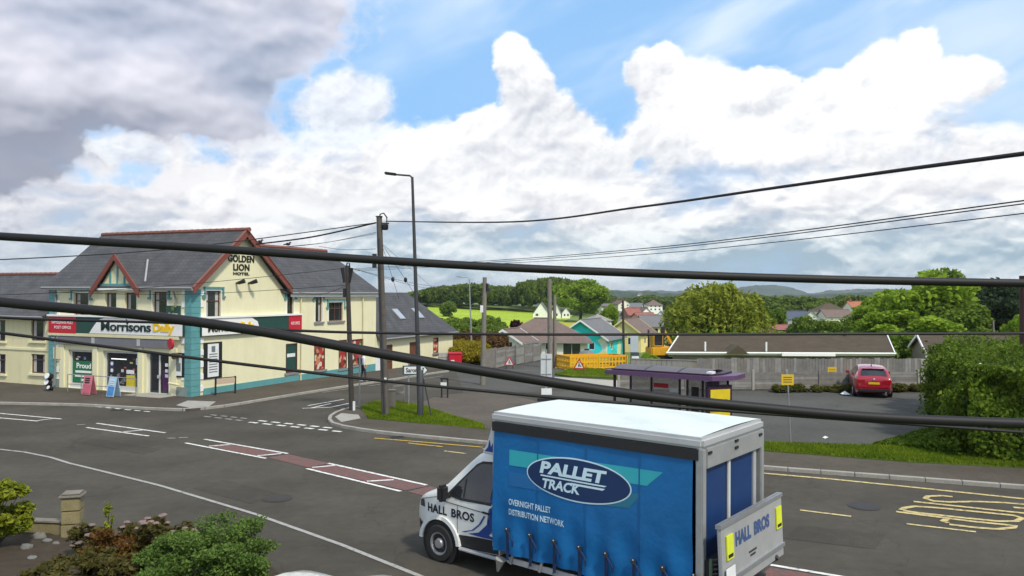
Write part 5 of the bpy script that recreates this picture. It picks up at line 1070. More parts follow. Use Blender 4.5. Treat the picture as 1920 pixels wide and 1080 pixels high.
# ================================================================== bus shelter
PUR = pm('purple_frame', (.105, .055, .125), .45, .08, 4); PURD = pm('dark_purple_post', (.035, .012, .035), .5, .1, 5); SROOF = pm('grey_roof_sheet', (.115, .105, .115), .6, .12, 3); SGL = pm('smoked_shelter_glass', (.20, .21, .21), .12, .1, 2, spec=.6); SGL.node_tree.nodes['Principled BSDF'].inputs['Alpha'].default_value = .4
sh_ = thing('bus_shelter', 'purple framed bus shelter with yellow poster panel behind the lorry', 'bus shelter', (3.72, 29.75, 0), -.60)
SL, SD, SZ = 4.25, 1.6, 2.25
m = MB(); m.prism([(-.1, -.25, SZ), (SL-.2, -.25, SZ), (SL+.35, .55, SZ), (SL+.35, SD, SZ), (-.1, SD, SZ)], (0, 0, 0), (0, 0, .16)); m.build('fascia_ring', PUR, sh_)
m = MB(); m.prism([(.1, -.12, SZ+.17), (SL-.35, -.12, SZ+.17), (SL-.1, .5, SZ+.17), (SL-.1, SD-.1, SZ+.17), (.1, SD-.1, SZ+.17)], (0, 0, 0), (0, 0, .05)); m.build('roof_edge', PURD, sh_)
for k in range(3):
    a, b = .14+k*1.3, .14+k*1.3+1.26; m = MB(); n_ = 6
    for j in range(n_+1): m.v += [(a, -.08+(SD-.05)*j/n_, SZ+.222+.10*math.sin(PI*j/n_)), (b if k < 2 else SL-.4, -.08+(SD-.05)*j/n_, SZ+.222+.10*math.sin(PI*j/n_))]
    m.f = [(2*j, 2*j+1, 2*j+3, 2*j+2) for j in range(n_)]; m.build('roof_sheet', SROOF, sh_, smooth='all', fix=False)
for x_ in (.12, 1.0, 2.15, 2.45, 3.05, 3.45, SL-.25): box('post', PURD, sh_, x_-.035, x_+.035, SD-.14, SD-.07, 0, SZ)
for x_ in (.12, SL-.25): box('post', PURD, sh_, x_-.04, x_+.04, .08, .16, 0, SZ)
for a, b in ((.16, .96), (1.04, 2.11), (2.49, 3.01), (3.09, 3.41), (3.49, SL-.29)): box('glass_panel', SGL, sh_, a, b, SD-.12, SD-.09, .35, SZ-.12)
box('timetable', BLACK, sh_, 2.62, 2.9, SD-.14, SD-.121, .9, 1.8); box('timetable_sheet', PW, sh_, 1.75, 2.1, SD-.14, SD-.121, 1.55, 1.7); box('red_route_strip', REDS, sh_, 1.1, 1.7, SD-.14, SD-.121, 1.68, 1.85)
ep = box('end_panel', PUR, sh_, SL-.62, SL-.55, .2, SD-.16, .2, SZ-.1); ad = box('poster_case', PURD, sh_, -.50, .50, -.06, .06, .35, SZ-.18); ad.location = (SL-.15, .30, 0); ad.rotation_euler = (0, 0, .98); box('poster', pm('yellow_advert', (.62, .48, .02), .4, .1, 3), ad, -.41, .41, -.075, -.0605, .50, SZ-.32)
m = MB()
for k, (a, b, z) in enumerate(((.5, 1.1, 1.30), (.45, 1.15, 1.15), (.4, 1.1, .95))): m.box(a-.8, b-.8, -.081, -.076, z+.2, z+.28)
m.build('poster_print', pm('brown_print', (.22, .12, .05), .5, .3, 6), ad); MB().box(SL-.5, SL-.3, .0, .35, SZ+.22, SZ+.29).build('roof_lamp', PW, sh_); MB().tube([(.3, SD-.3, .5), (3.2, SD-.3, .5)], .05, 8).build('perch_seat', DARKM, sh_)
# ================================================================== road works
BY = pm('yellow_barrier_plastic', (.70, .40, .01), .5, .08, 3)
def barrier_mesh():
    m = MB(); m.box(-.95, .95, -.03, .03, .84, 1.0); m.box(-.95, .95, -.025, .025, .08, .20); m.box(-.95, .95, -.025, .025, .48, .60)
    for k in range(9): x_ = -.95+k*.2275; m.box(x_, x_+.08, -.025, .025, .20, .48); m.box(x_, x_+.08, -.025, .025, .60, .84)
    m.box(-.72, -.62, -.28, .28, 0, .08); m.box(.62, .72, -.28, .28, 0, .08); me = m.mesh('barrier_panel'); me.materials.append(BY); return me
bme = barrier_mesh(); rme = MB().box(-.85, .85, -.035, .035, .86, .96).mesh('reflective_strip'); rme.materials.append(pm('orange_reflective', (.75, .30, .01), .4, .1, 5))
c0_ = G(1068, 694); c1_ = G(1174, 691); dv = (c1_-c0_); ang = math.atan2(dv.y, dv.x); dx_ = dv.normalized(); dn = Vector((-dx_.y, dx_.x, 0)); wB = dv.length/2
labs = [('yellow plastic barrier at the front left of the road works pen', c0_+dx_*wB*.5, ang), ('yellow plastic barrier at the front right of the road works pen', c0_+dx_*wB*1.5, ang), ('yellow plastic barrier closing the near end of the pen beside the warning sign', c0_+dn*.98-dx_*.02, ang+PI/2), ('yellow plastic barrier closing the far end of the pen by the dark pole', c1_+dn*.98, ang+PI/2), ('rear yellow barrier of the pen below the mural wall', c0_+dx_*wB*.5+dn*1.98, ang), ('rear yellow barrier of the pen below the mural window', c0_+dx_*wB*1.5+dn*1.98, ang)]
for lab, p, a in labs:
    t = thing('works_barrier', lab, 'barrier', (p.x, p.y, T(p.y)), a, 'yellow road works barriers'); t.scale = (wB/1.92, 1, 1.0); obj('barrier_panel', bme, None, t); obj('reflective_strip', rme, None, t)
def works_sign(lab, px, s=.8, rz=0):
    p = G(*px); t = thing('warning_sign', lab, 'sign', p, rz, 'triangular road works signs'); z0 = .25
    tri = lambda k, y: [(-s/2*k, y, z0+.29*s*(1-k)), (s/2*k, y, z0+.29*s*(1-k)), (0, y, z0+.29*s*(1-k)+.866*s*k)]
    MB().prism(tri(1, 0), (0, 0, 0), (0, -.02, 0)).build('red_triangle', REDS, t); MB().prism(tri(.68, -.021), (0, 0, 0), (0, -.005, 0)).build('white_face', PW, t)
    m = MB(); m.prism([(-.09*s, -.028, z0+.2*s), (.03*s, -.028, z0+.2*s), (.05*s, -.028, z0+.42*s), (-.04*s, -.028, z0+.46*s)], (0, 0, 0), (0, -.003, 0)); m.ball((0, -.029, z0+.51*s), .05*s, 8, (1, .1, 1)); m.prism([(.05*s, -.028, z0+.2*s), (.2*s, -.028, z0+.2*s), (.12*s, -.028, z0+.32*s)], (0, 0, 0), (0, -.003, 0)); m.build('digging_figure', BLK, t)
    for x_ in (-.3*s, .3*s): MB().tube([(x_, 0, z0), (x_, .25, 0)], .015, 6).build('leg', DARKM, t); MB().tube([(x_, -.01, z0), (x_, -.05, 0)], .015, 6).build('leg', DARKM, t)
    return t
works_sign('red triangle road works sign alone on the side road', (955, 692), .78, -.2); works_sign('red triangle road works sign behind the tall white sign panel', (1040, 681), .78); works_sign('red triangle road works sign at the end of the yellow barriers', (1086, 699), .85, -.3)
t = thing('spoil_tank', 'grey rounded tank standing behind the yellow barriers', 'tank', G(1100, 682)); MB().lathe([(.55, 0), (.75, .3), (.72, .7), (.5, 1.0), (.2, 1.1)], 16).build('drum', pm('grey_tank', (.16, .165, .16), .5, .15, 3), t, smooth=True); MB().lathe([(.2, 1.1), (.2, 1.2)], 10).build('cap', BLACK, t)
# ================================================================== signs and small street furniture
p = G(1024, 770); t = thing('traffic_sign', 'tall pale sign seen from behind on a post beyond the lorry cab', 'sign', p, .05)
MB().tube([(0, .03, 0), (0, .03, 2.75)], .04, 8).build('post', STEEL, t); sp = box('sign_plate', pm('pale_sign_back', (.50, .54, .55), .5, .06, 3), t, -.25, .25, -.02, .0, 1.15, 2.55)
for z_ in (1.42, 1.62, 2.3): box('clamp_rail', GUTTER, t, -.22, .22, -.045, -.021, z_, z_+.035)
box('mullion', GUTTER, t, -.015, .015, -.04, -.022, 1.2, 2.5); box('lower_plate', PW, t, -.22, .25, -.04, -.01, .72, 1.0); box('lower_plate', BLACK, t, -.4, .45, -.05, -.015, .42, .56)
p = G(766, 764); t = thing('direction_sign', 'white direction sign reading Saron with a dark border on a post', 'sign', p, .12)
MB().tube([(0, .03, 0), (0, .03, 2.0)], .04, 8).build('post', STEEL, t)
MB().prism([(-.28, 0, 1.50), (.72, 0, 1.50), (.9, 0, 1.70), (.72, 0, 1.92), (-.28, 0, 1.92)], (0, 0, 0), (0, -.02, 0)).build('border_plate', pm('dark_teal_border', (.02, .08, .10), .5), t); fp = MB().prism([(-.20, 0, 1.55), (.70, 0, 1.55), (.84, 0, 1.70), (.70, 0, 1.87), (-.20, 0, 1.87)], (0, -.021, 0), (0, -.026, 0)).build('face', PW, t)
lettering('lettering', 'Saron', BLK, t, lambda u, z, w: Vector((u, -.029, z)), -.13, .40, 1.60, 1.82, .03); lettering('lettering', '7', BLK, t, lambda u, z, w: Vector((u, -.029, z)), .60, .71, 1.60, 1.82, .03)
p = G(674, 769); t = thing('sign_post', 'pale grey post with the back of a small sign in front of the hotel side', 'sign post', p); MB().tube([(0, 0, 0), (0, 0, 2.85)], .038, 8).build('post', STEEL, t); box('sign_plate', pm('grey_sign_back', (.24, .27, .30), .5, .1, 3), t, -.32, .3, -.05, -.03, 2.55, 2.83)
p = G(733, 768); t = thing('cabinet', 'plain brown-grey utility cabinet beside the tall wooden pole', 'cabinet', p, .15); box('housing', pm('brown_grey_cabinet', (.13, .12, .10), .7, .1, 3), t, -.18, .2, -.2, .2, 0, .86, .01); box('lid', pm('brown_grey_cabinet', (.13, .12, .10)), t, -.2, .22, -.22, .22, .862, .9)
a = G(737, 760); b = G(757, 757); t = thing('guard_rail', 'short brown pedestrian rail behind the corner verge', 'railing', a, math.atan2(b.y-a.y, b.x-a.x)); L_ = (b-a).length
for x_ in (0, L_): MB().tube([(x_, 0, 0), (x_, 0, .9)], .03, 8).build('post', FENCEW, t)
for z_ in (.55, .9): box('rail', FENCEW, t, 0, L_, -.03, .03, z_-.06, z_+.03)
p = G(833, 746); t = thing('bollard_frame', 'small black two-legged frame with a white plate on the paved corner', 'bollard', p, -.1)
for x_ in (-.13, .17): box('leg', BLACK, t, x_-.035, x_+.035, -.03, .03, 0, .92)
box('top_bar', BLACK, t, -.2, .2, -.04, .04, .92, 1.0); box('plate', PW, t, -.18, .13, -.05, -.031, .48, .78)
p = G(853, 688); t = thing('red_bin', 'red wheeled bin with lid at the end of the extension', 'bin', p, .2); MB().prism([(-.45, -.35, .1), (.45, -.35, .1), (.5, -.4, .95), (-.5, -.4, .95)], (0, 0, 0), (0, .75, 0)).build('tub', REDS, t); MB().box(-.53, .53, -.44, .42, .95, 1.08).build('lid', REDS, t, bevel=.03); box('label', PW, t, -.35, -.1, -.402, -.395, .35, .55)
for x_ in (-.4, .4): MB().lathe([(.08, -.03), (.08, .03)], 10, Matrix.Translation((x_, -.3, .08)) @ Matrix.Rotation(PI/2, 4, 'Y')).build('caster', BLACK, t)
p = G(831, 688); t = thing('bottle_crates', 'stack of pale crates against the end of the extension', 'crates', p, .2)
for k in range(3): box('crate', pm('pale_crate', (.35, .34, .32), .7, .3, 4), t, -.35, .35, -.2, .2, k*.36, k*.36+.33)
def yellow_sign(lab, px_base, px0, px1, post=True, Y=None):
    p = G(*px_base) if Y is None else Vector((V(*px_base, Y).x, Y, T(Y))); a = V(*px0, p.y); b = V(*px1, p.y); t = thing('notice_sign', lab, 'sign', p)
    if post: MB().tube([(0, .02, 0), ((a.x+b.x)/2-p.x, .02, a.z+.1)], .028, 8).build('post', STEEL, t)
    s_ = box('plate', pm('yellow_sign', (.62, .42, .03), .5, .12, 5), t, a.x-p.x, b.x-p.x, -.02, 0, b.z-p.z, a.z-p.z)
    m = MB(); w_ = b.x-a.x
    for k in range(3): z_ = b.z-p.z+(a.z-b.z)*(.25+.22*k); m.box(a.x-p.x+w_*.15, b.x-p.x-w_*.15, -.024, -.0205, z_, z_+.03)
    m.build('small_print', pm('dark_print', (.12, .09, .02), .5, 0), s_)
yellow_sign('yellow notice on a thin pale post at the grass strip', (1483, 836), (1465, 702), (1488, 722)); yellow_sign('yellow notice fixed low on the fence near the red car', (1560, 729), (1552, 688), (1568, 707), False)
# ================================================================== fences
FB = [pm('grey_fence_board', (.18, .175, .165), .9, .25, 3, .3, 40), pm('brown_grey_fence_board', (.19, .175, .155), .9, .25, 3, .3, 40), pm('pale_fence_board', (.25, .245, .23), .9, .25, 3, .3, 40)]
a = Vector((V(1306, 700, 44.6).x, 44.6, 0)); b = Vector((V(1735, 700, 45.2).x, 45.2, 0)); t = thing('board_fence', 'taller grey fence of upright boards behind the car park', 'fence', a, math.atan2(b.y-a.y, b.x-a.x)); L_ = (b-a).length
ms = []
for k in range(3): me = MB().box(0, .165, -.011, .011, 0, 1.0).mesh('board'); me.materials.append(FB[k]); ms.append(me)
rnd = random.Random(2); x_ = 0
while x_ < L_: o = obj('board', rnd.choice(ms), None, t); o.location = (x_, rnd.uniform(-.008, .008), 0); o.scale = (1, 1, 1.60+rnd.uniform(-.03, .04)); x_ += .18
for z_ in (.3, 1.3): box('rail', FB[0], t, 0, L_, .02, .07, z_, z_+.08)
a = Vector((V(1160, 730, 42.9).x, 42.9, 0)); b = Vector((V(1722, 730, 43.6).x, 43.6, 0)); t = thing('panel_fence', 'low slatted fence of arched-top panels between concrete posts behind the car park', 'fence', a, math.atan2(b.y-a.y, b.x-a.x)); L_ = (b-a).length; n_ = 9; pw = L_/n_
slm = []
for k in range(3): me = MB().box(.08, pw-.08, -.015, .015, 0, .125).mesh('slat'); me.materials.append(FB[k]); slm.append(me)
for k in range(n_):
    for j in range(7): o = obj('slat', rnd.choice(slm), None, t); o.location = (k*pw, .012*(j % 2), .04+j*.135); o.rotation_euler = (0, 0, 0)
    arch = [(x_, 0, 1.0+.20*math.sin(PI*(x_-.08)/(pw-.16))) for x_ in [.08+(pw-.16)*i/12 for i in range(13)]]; MB().prism(arch+[(pw-.08, 0, .99), (.08, 0, .99)], (0, -.02, 0), (0, .02, 0)).build('arched_top', FB[k % 3], t); MB().tube([(p[0], p[1], p[2]+.02) for p in arch], .025, 6).build('capping', FB[2], t)
for k in range(n_+1): box('concrete_post', CONC if k in (0, 4, 5, 9) else FB[1], t, k*pw-.06, k*pw+.06, -.06, .06, 0, 1.12)
box('end_post', CONC, t, L_+.1, L_+.75, -.1, .1, 0, 1.68)
a = Vector((V(1183, 700, 47).x, 47, T(47))); b = Vector((V(1306, 700, 46).x, 46, 0)); t = thing('flat_fence', 'pale flat-topped fence between the road works and the board fence', 'fence', a, math.atan2(b.y-a.y, b.x-a.x)); L_ = (b-a).length
nb = int(L_/.30); me = MB().box(0, .28, -.012, .012, 0, 1.36).mesh('board'); me.materials.append(pm('pale_grey_board', (.27, .26, .23), .9, .15, 3))
for k in range(nb): o = obj('board', me, None, t); o.location = (k*.30, 0, 0)
box('capping', FB[2], t, 0, L_, -.04, .04, 1.363, 1.42)
a = G(908, 694); b = G(1014, 676); t = thing('road_fence', 'long weathered fence of horizontal planks beside the side road', 'fence', a, math.atan2(b.y-a.y, b.x-a.x)); L_ = (b-a).length; sl = (b.z-a.z)/L_
n_ = 6; pw = L_/n_; pms = []
for k in range(3): me = MB().box(.03, pw-.03, -.012, .012, 0, .17).mesh('plank'); me.materials.append(FB[k]); pms.append(me)
for k in range(n_):
    for j in range(8): o = obj('plank', rnd.choice(pms), None, t); o.location = (k*pw, 0, sl*(k+.5)*pw+.05+j*.178)
for k in range(n_+1): box('post', FB[1], t, k*pw-.06, k*pw+.06, -.05, .08, sl*k*pw-.1, sl*k*pw+1.52)
# ================================================================== houses beyond
def house(label, c, yaw, w, d, eave, rise, wm, rm, hip=0.0, ov=.35, wins=(), chim=None, barge=None, name='house', cat='house', fx=GUTTER, course=0):
    """c = centre of the base; ridge runs along local x (length w); wins = (face 'f','r','l', u, z, width, height)"""
    t = thing(name, label, cat, c, yaw); W2, D2 = w/2, d/2
    maps = {'f': lambda u, z, o: Vector((u, -D2-o, z)), 'r': lambda u, z, o: Vector((W2+o, u, z)), 'l': lambda u, z, o: Vector((-W2-o, -u, z)), 'b': lambda u, z, o: Vector((-u, D2+o, z))}
    m = MB()
    for k, L_ in (('f', W2), ('r', D2), ('l', D2), ('b', W2)): wall_mesh(m, -L_, L_, -1.0, eave, [(a-ww/2, a+ww/2, z, z+hh) for f, a, z, ww, hh in wins if f == k], maps[k], .1)
    if hip == 0:
        for s in (-1, 1): m.add([(s*W2, -D2, eave), (s*W2, D2, eave), (s*W2, 0, eave+rise)], [(0, 1, 2)])
    m.build('wall', wm, t, fix=False)
    k = rise/D2; ez = eave-ov*k; rx = W2+ov-hip if hip else W2+ov
    m = MB()
    for s in (-1, 1): slab(m, [(-W2-ov, s*(D2+ov), ez), (W2+ov, s*(D2+ov), ez), (rx, 0, eave+rise), (-rx, 0, eave+rise)], .14)
    if hip:
        for s in (-1, 1): m.add([(s*(W2+ov), -D2-ov, ez), (s*(W2+ov), D2+ov, ez), (s*rx, 0, eave+rise)], [(0, 1, 2)])
    r = m.build('roof', rm, t)
    MB().tube([(-rx, 0, eave+rise+.02), (rx, 0, eave+rise+.02)], .09, 6).build('ridge', rm, r)
    if barge and not hip:
        for s in (-1, 1):
            for e in (-1, 1): MB().prism([(0, e*(D2+ov), ez+.05), (0, 0, eave+rise+.05), (0, 0, eave+rise-.22), (0, e*(D2+ov), ez-.2)], (s*(W2+ov+.01), 0, 0), (s*(W2+ov+.06), 0, 0)).build('barge_board', barge, r)
    for s in (-1, 1): MB().tube([(-W2-ov, s*(D2+ov+.05), ez-.08), (W2+ov, s*(D2+ov+.05), ez-.08)], .06, 6).build('gutter', fx, r)
    if chim:
        cx, cy, ch = chim; box('chimney', wm if ch > 1.2 else REDT, r, cx-.35, cx+.35, cy-.3, cy+.3, eave+.2, eave+rise+ch); MB().lathe([(.12, 0), (.10, .35)], 8, Matrix.Translation((cx, cy, eave+rise+ch))).build('chimney_pot', TERRA, r)
    for f, a, z, ww, hh in wins: window(t, maps[f], (a-ww/2, a+ww/2, z, z+hh), WHITE, rev=.1, fw=.07, mull=(.5,) if ww > 1 else (), name='window' if z > .3 else 'door')
    return t
def mural(name):
    m = bpy.data.materials.new(name); m.use_nodes = True; t = m.node_tree; b = t.nodes['Principled BSDF']; L = t.links.new
    tc = t.nodes.new('ShaderNodeTexCoord'); n = t.nodes.new('ShaderNodeTexNoise'); n.inputs['Scale'].default_value = .55; n.inputs['Detail'].default_value = 4; L(tc.outputs['Object'], n.inputs['Vector'])
    mx = t.nodes.new('ShaderNodeVectorMath'); mx.operation = 'MULTIPLY_ADD'; L(n.outputs['Color'], mx.inputs[0]); mx.inputs[1].default_value = (2, 2, 2); L(tc.outputs['Object'], mx.inputs[2])
    v = t.nodes.new('ShaderNodeTexVoronoi'); v.inputs['Scale'].default_value = .55; L(mx.outputs[0], v.inputs['Vector']); s = t.nodes.new('ShaderNodeSeparateColor'); L(v.outputs['Color'], s.inputs[0])
    r = t.nodes.new('ShaderNodeValToRGB'); r.color_ramp.interpolation = 'CONSTANT'; L(s.outputs[0], r.inputs[0]); cr = r.color_ramp; cr.elements[0].color = (.02, .56, .52, 1); cr.elements[1].position = .45; cr.elements[1].color = (.62, .72, .62, 1)
    for p, c in ((.58, (.03, .66, .72, 1)), (.78, (.02, .40, .38, 1)), (.86, (.66, .66, .36, 1)), (.93, (.05, .58, .52, 1))): e = cr.elements.new(p); e.color = c
    L(r.outputs[0], b.inputs['Base Color']); b.inputs['Roughness'].default_value = .8; return m
CRW = pm('cream_white_render', (.74, .73, .62), .85, .06, 1); YW = pm('yellow_render', (.80, .66, .28), .85, .07, 1); WHW = pm('white_render', (.84, .84, .80), .85, .05, 1); PINKW = pm('pink_render', (.58, .33, .27), .85, .08, 1); BRK_ = brickmat('red_brick', (.25, .09, .06), (.30, .12, .08), (.3, .27, .24), .22, .075); GREYR = pm('grey_roof_tile', (.15, .15, .155), .8, .15, 1); REDR = pm('red_roof_tile', (.27, .10, .08), .85, .15, 1)
def place(px, py, Y): p = V(px, py, Y); return Vector((p.x, Y, T(Y)))
def gnd(px, py):
    p = G(px, py); return p
# mural house: gable towards the road
c = place(1117, 655, 118); house('bungalow with a turquoise painted mural gable and grey roof', c+Vector((-.4, 3.0, .1)), -.38-PI/2+PI, 10.5, 7.6, 2.7, 2.55, mural('turquoise_mural'), GREYR, 0, .5, [('l', 1.6, .9, .9, 1.1), ('l', -1.5, .8, 1.2, 1.1), ('f', -2, .8, 1.2, 1.1), ('b', 2, .8, 1.2, 1.1), ('r', 1.5, .9, 1, 1)], None, WHITE)
# brown hipped bungalow with a white front gable
c = place(1020, 660, 96); house('brown hip-roofed bungalow with a dark garage door behind the plank fence', c+Vector((0, 4, .1)), -.06, 11.0, 8.5, 2.3, 2.4, CRW, BROWNR2, 5.0, .6, [('f', 3.6, .2, 2.2, 1.9), ('f', 1.0, .1, 1.2, 1.95), ('f', -3.0, .9, 1.6, 1.1)])
c = place(958, 655, 88); house('small white gabled garage in front of the brown bungalow', c+Vector((0, 3, .1)), PI/2-.35, 5, 4.2, 1.75, 1.3, CRW, BROWNR2, 0, .3, [('l', 0, .1, 2.2, 1.6)], None, WHITE)
# yellow houses
c = place(1196, 660, 132); house('yellow gabled house with brown roof next to the mural bungalow', c+Vector((-.6, 4, 0)), PI/2-.45, 8.0, 6.0, 3.3, 2.2, YW, BROWNR2, 0, .4, [('f', -1.5, 1.3, 1.1, 1.1), ('f', 1.5, 1.3, 1.1, 1.1), ('l', 1.2, 1.2, 1.0, 1.2), ('l', -1.4, 1.2, .9, 1.0)], None, YW)
c = place(1232, 660, 140); house('pale yellow house front beside the excavator, behind the shrubs', c+Vector((.4, 3, 0)), .1, 6.0, 6.5, 4.3, 1.7, YW, GREYR, 0, .3, [('f', -1.2, 2.7, 1.3, 1.1), ('f', 1.3, 2.7, 1.3, 1.1), ('f', -1.2, .5, 1.2, 1.2)])
# white house on the hill
c = V(1030, 596, 330); hw1 = house('white farmhouse with two steep gables at the edge of the wood', Vector((c.x-3.2, 330, c.z)), PI/2-.12, 9, 6.6, 1.9, 4.6, WHW, GREYR, 0, .2, [('l', .8, 3.0, 1.2, 1.5), ('l', -1.6, .8, 1.2, 1.1)], None)
house('narrow white gabled wing beside the white farmhouse', Vector((c.x+3.0, 331, c.z)), PI/2-.1, 7, 3.9, 2.4, 4.0, WHW, GREYR, 0, .2, [('l', .4, 3.2, .9, 1.2), ('l', .2, .8, 1, 1.2)])
house('white cottage annexe at the right of the farmhouse', Vector((c.x+7.0, 333, c.z)), PI/2, 5, 3.4, 2.2, 2.2, WHW, GREYR, 0, .2, [('l', -.6, .7, .8, 1), ('l', .8, .7, .8, 1)], (0, 0, .8))
# village on the far slope
def vill(lab, px0, px1, ytop, ybase, Y, wm, rm, yaw=0.0, hip=0.0, gable=False, rise=.42, chim=None):
    a = V(px0, ybase, Y); b = V(px1, ybase, Y); zt = V(px0, ytop, Y).z; w = abs(b.x-a.x); H = zt-a.z; ev = H*(1-rise); c = Vector(((a.x+b.x)/2, Y, a.z))
    wn = []
    if gable:
        for u in (-.22, .22): wn += [('l', u*w, ev*.15, w*.16, ev*.3), ('l', u*w, ev*.62, w*.16, ev*.28)]
        return house(lab, c, PI/2+yaw, w*1.2, w, ev, H-ev, wm, rm, 0, .25, wn, chim)
    for u in (-.3, .0, .3): wn += [('f', u*w, ev*.12, w*.13, ev*.3), ('f', u*w, ev*.6, w*.13, ev*.28)]
    return house(lab, c, yaw, w, max(6, w*.6), ev, H-ev, wm, rm, hip, .3, wn, chim)
vill('red brick house with red roof in the far village', 1171, 1197, 578, 604, 235, BRK_, REDR, .25)
vill('pink house with red-brown roof below the brick house', 1188, 1226, 586, 614, 215, PINKW, REDR, .4)
vill('white gabled house at the right of the far village', 1228, 1250, 582, 612, 225, WHW, GREYR, -.2, gable=True)
vill('white rendered house with grey roof beside the willow', 1246, 1276, 583, 614, 230, WHW, GREYR, -.15)
vill('white hip-roofed house at the top of the far village', 1211, 1238, 562, 583, 290, WHW, BROWNR2, .1, 3.0)
vill('cream gabled house on the far village skyline', 1151, 1178, 562, 580, 300, CRW, BROWNR2, .3, gable=True, chim=(0, 0, .6))
vill('long cream terrace at the edge of the wood', 1126, 1150, 569, 579, 310, CRW, GREYR, 0)
vill('white and grey house between the brick and the hip-roofed houses', 1183, 1204, 568, 585, 270, WHW, GREYR, -.3)
vill('small white shed on the lane above the mural house', 1124, 1133, 583, 592, 260, WHW, GREYR, 0)
vill('grey-roofed bungalow above the mural house roof', 1100, 1140, 588, 606, 190, CRW, pm('pale_grey_tile', (.26, .25, .22), .85, .15, 1), .2, 3.0, rise=.6)
vill('white fronted house with dark dormers behind the yellow house', 1222, 1266, 607, 645, 165, WHW, BROWNR2, -.1)
vill('white house with pale gable above the pink house', 1198, 1216, 576, 596, 250, WHW, BROWNR2, .3, gable=True)
vill('small white bungalow left of the red brick house', 1150, 1170, 584, 598, 240, WHW, GREYR, .1)
vill('distant white farm on the hillside above the village', 1196, 1203, 549, 556, 700, WHW, GREYR, 0)
vill('grey house with solar panels right of the willow', 1463, 1512, 583, 612, 190, pm('grey_render', (.33, .34, .37), .8, .1, 1), pm('dark_panel_roof', (.06, .07, .10), .3, .1, 1), .2)
vill('yellow-white gable beside the house with solar panels', 1510, 1530, 581, 606, 188, CRW, GREYR, -.25, gable=True)
vill('brown hip-roofed house behind the bungalow roof', 1524, 1582, 568, 594, 215, CRW, BROWNR, .05, 4.0, rise=.55)
vill('purple-brown roofed house below the hip-roofed house', 1540, 1590, 580, 600, 190, CRW, BROWNR2, 0, rise=.6)
vill('house with long orange roof near the bright green trees', 1588, 1650, 565, 588, 230, CRW, TERRA, .08, rise=.5, chim=(-4, 0, .5))
vill('pink rendered flat house low behind the bungalow roof', 1436, 1474, 609, 632, 130, PINKW, REDR, .1, rise=.25)
vill('white cottage with dark window low behind the bungalow roof', 1477, 1508, 609, 632, 132, WHW, GREYR, 0, rise=.25)
vill('grey stone farm building half hidden in the hillside wood', 862, 884, 551, 562, 380, pm('stone_wall', (.33, .28, .25), .9, .2, .6), BROWNR2, 0)
# long bungalow behind the fence: tiled roof built in courses
def long_bungalow(lab, px0, px1, Y, ye, yr, dr, wm, rm, gable_px=0, yaw=0.0):
    a = V(px0, ye, Y); b = V(px1, ye, Y); zr = V((px0+px1)/2, yr, Y+dr).z; w = b.x-a.x; t = thing('bungalow', lab, 'house', (a.x, Y, a.z-2.4), yaw); z1 = 2.4; z2 = zr-a.z+2.4; SHR = .37
    m = MB()
    for q in ((0.3, w-.3, .35, .5), (.3, w-.3, dr*2-.5, dr*2-.35)): m.box(q[0], q[1], q[2], q[3], -.5, z1)
    for q in (.3, w-.45): m.prism([(q, .51, -.5), (q, dr*2-.51, -.5), (q, dr*2-.51, z1), (q, dr, z2-.12), (q, .51, z1)], (0, 0, 0), (.15, 0, 0))
    m.build('wall', wm, t); nC = 16; off = .55
    for s in (0, 1):
        m = MB()
        for k in range(nC):
            f0, f1 = k/nC, (k+1)/nC; y0, y1 = dr*f0, dr*f1
            if s: y0, y1 = 2*dr-y0, 2*dr-y1
            za, zb = z1+(z2-z1)*f0, z1+(z2-z1)*f1; sh0 = 0
            m.prism([(0, y0, za-.06), (0, y0, za+.035), (0, y1, zb+.01), (0, y1, zb-.06)], (0, 0, 0), (w, 0, 0))
        m.build('roof_slope', rm, t)
    MB().tube([(0, dr, z2+.03), (w, dr, z2+.03)], .10, 8).build('ridge', rm, t)
    for x_ in (-.03, w-.05):
        for s in (0, 1): MB().prism([(x_, 0 if not s else 2*dr, z1-.15), (x_, 0 if not s else 2*dr, z1+.06), (x_, dr, z2+.12), (x_, dr, z2-.08)], (0, 0, 0), (.08, 0, 0)).build('barge_board', WHITE, t)
    MB().tube([(-.1, -.07, z1-.05), (w+.1, -.07, z1-.05)], .07, 8).build('gutter', WHITE, t); box('fascia_board', WHITE, t, 0, w, .02, .05, z1-.22, z1-.09)
    for o in t.children:                             # the plot is skewed to the lane: gable ends run back at an angle
        for v in o.data.vertices: v.co.x += SHR*v.co.y
    return t, w, z1, z2, dr
DULLW = pm('dull_brown_render', (.22, .19, .15), .9, .15, 2)
lb, w_, z1_, z2_, dr_ = long_bungalow('long low bungalow with brown tiled roof and white gutter behind the fence', 1252, 1678, 58, 660, 628, 5.5, DULLW, BROWNR)
for x_ in (2.8, 7.3): MB().tube([(x_, .2, z1_), (x_, .2, z1_+.75)], .07, 8).build('vent_pipe', WHITE, lb)
MB().prism([(4.2, 0, z1_-.1), (5.8, 0, z1_-.1), (5.0, 0, z1_+.55)], (0, -.6, 0), (0, 1.2, 0)).build('porch_gable', BROWNR, lb); box('flue', BLACK, lb, w_-1.6, w_-1.45, dr_-.4, dr_-.25, z2_-.2, z2_+.45)
box('soffit_board', WHITE, lb, 8.3, 12.2, -.32, -.15, z1_-.24, z1_-.02)
for px in (1540, 1622): x_ = (px-1252)*w_/426; box('window', GLASS, lb, x_-.6, x_+.6, .31, .36, .9, 2.0)
lb2, w2_, z12, z22, dr2 = long_bungalow('second bungalow with brown tiled roof behind the tall hedge', 1738, 2050, 55, 668, 629, 5.0, DULLW, BROWNR)
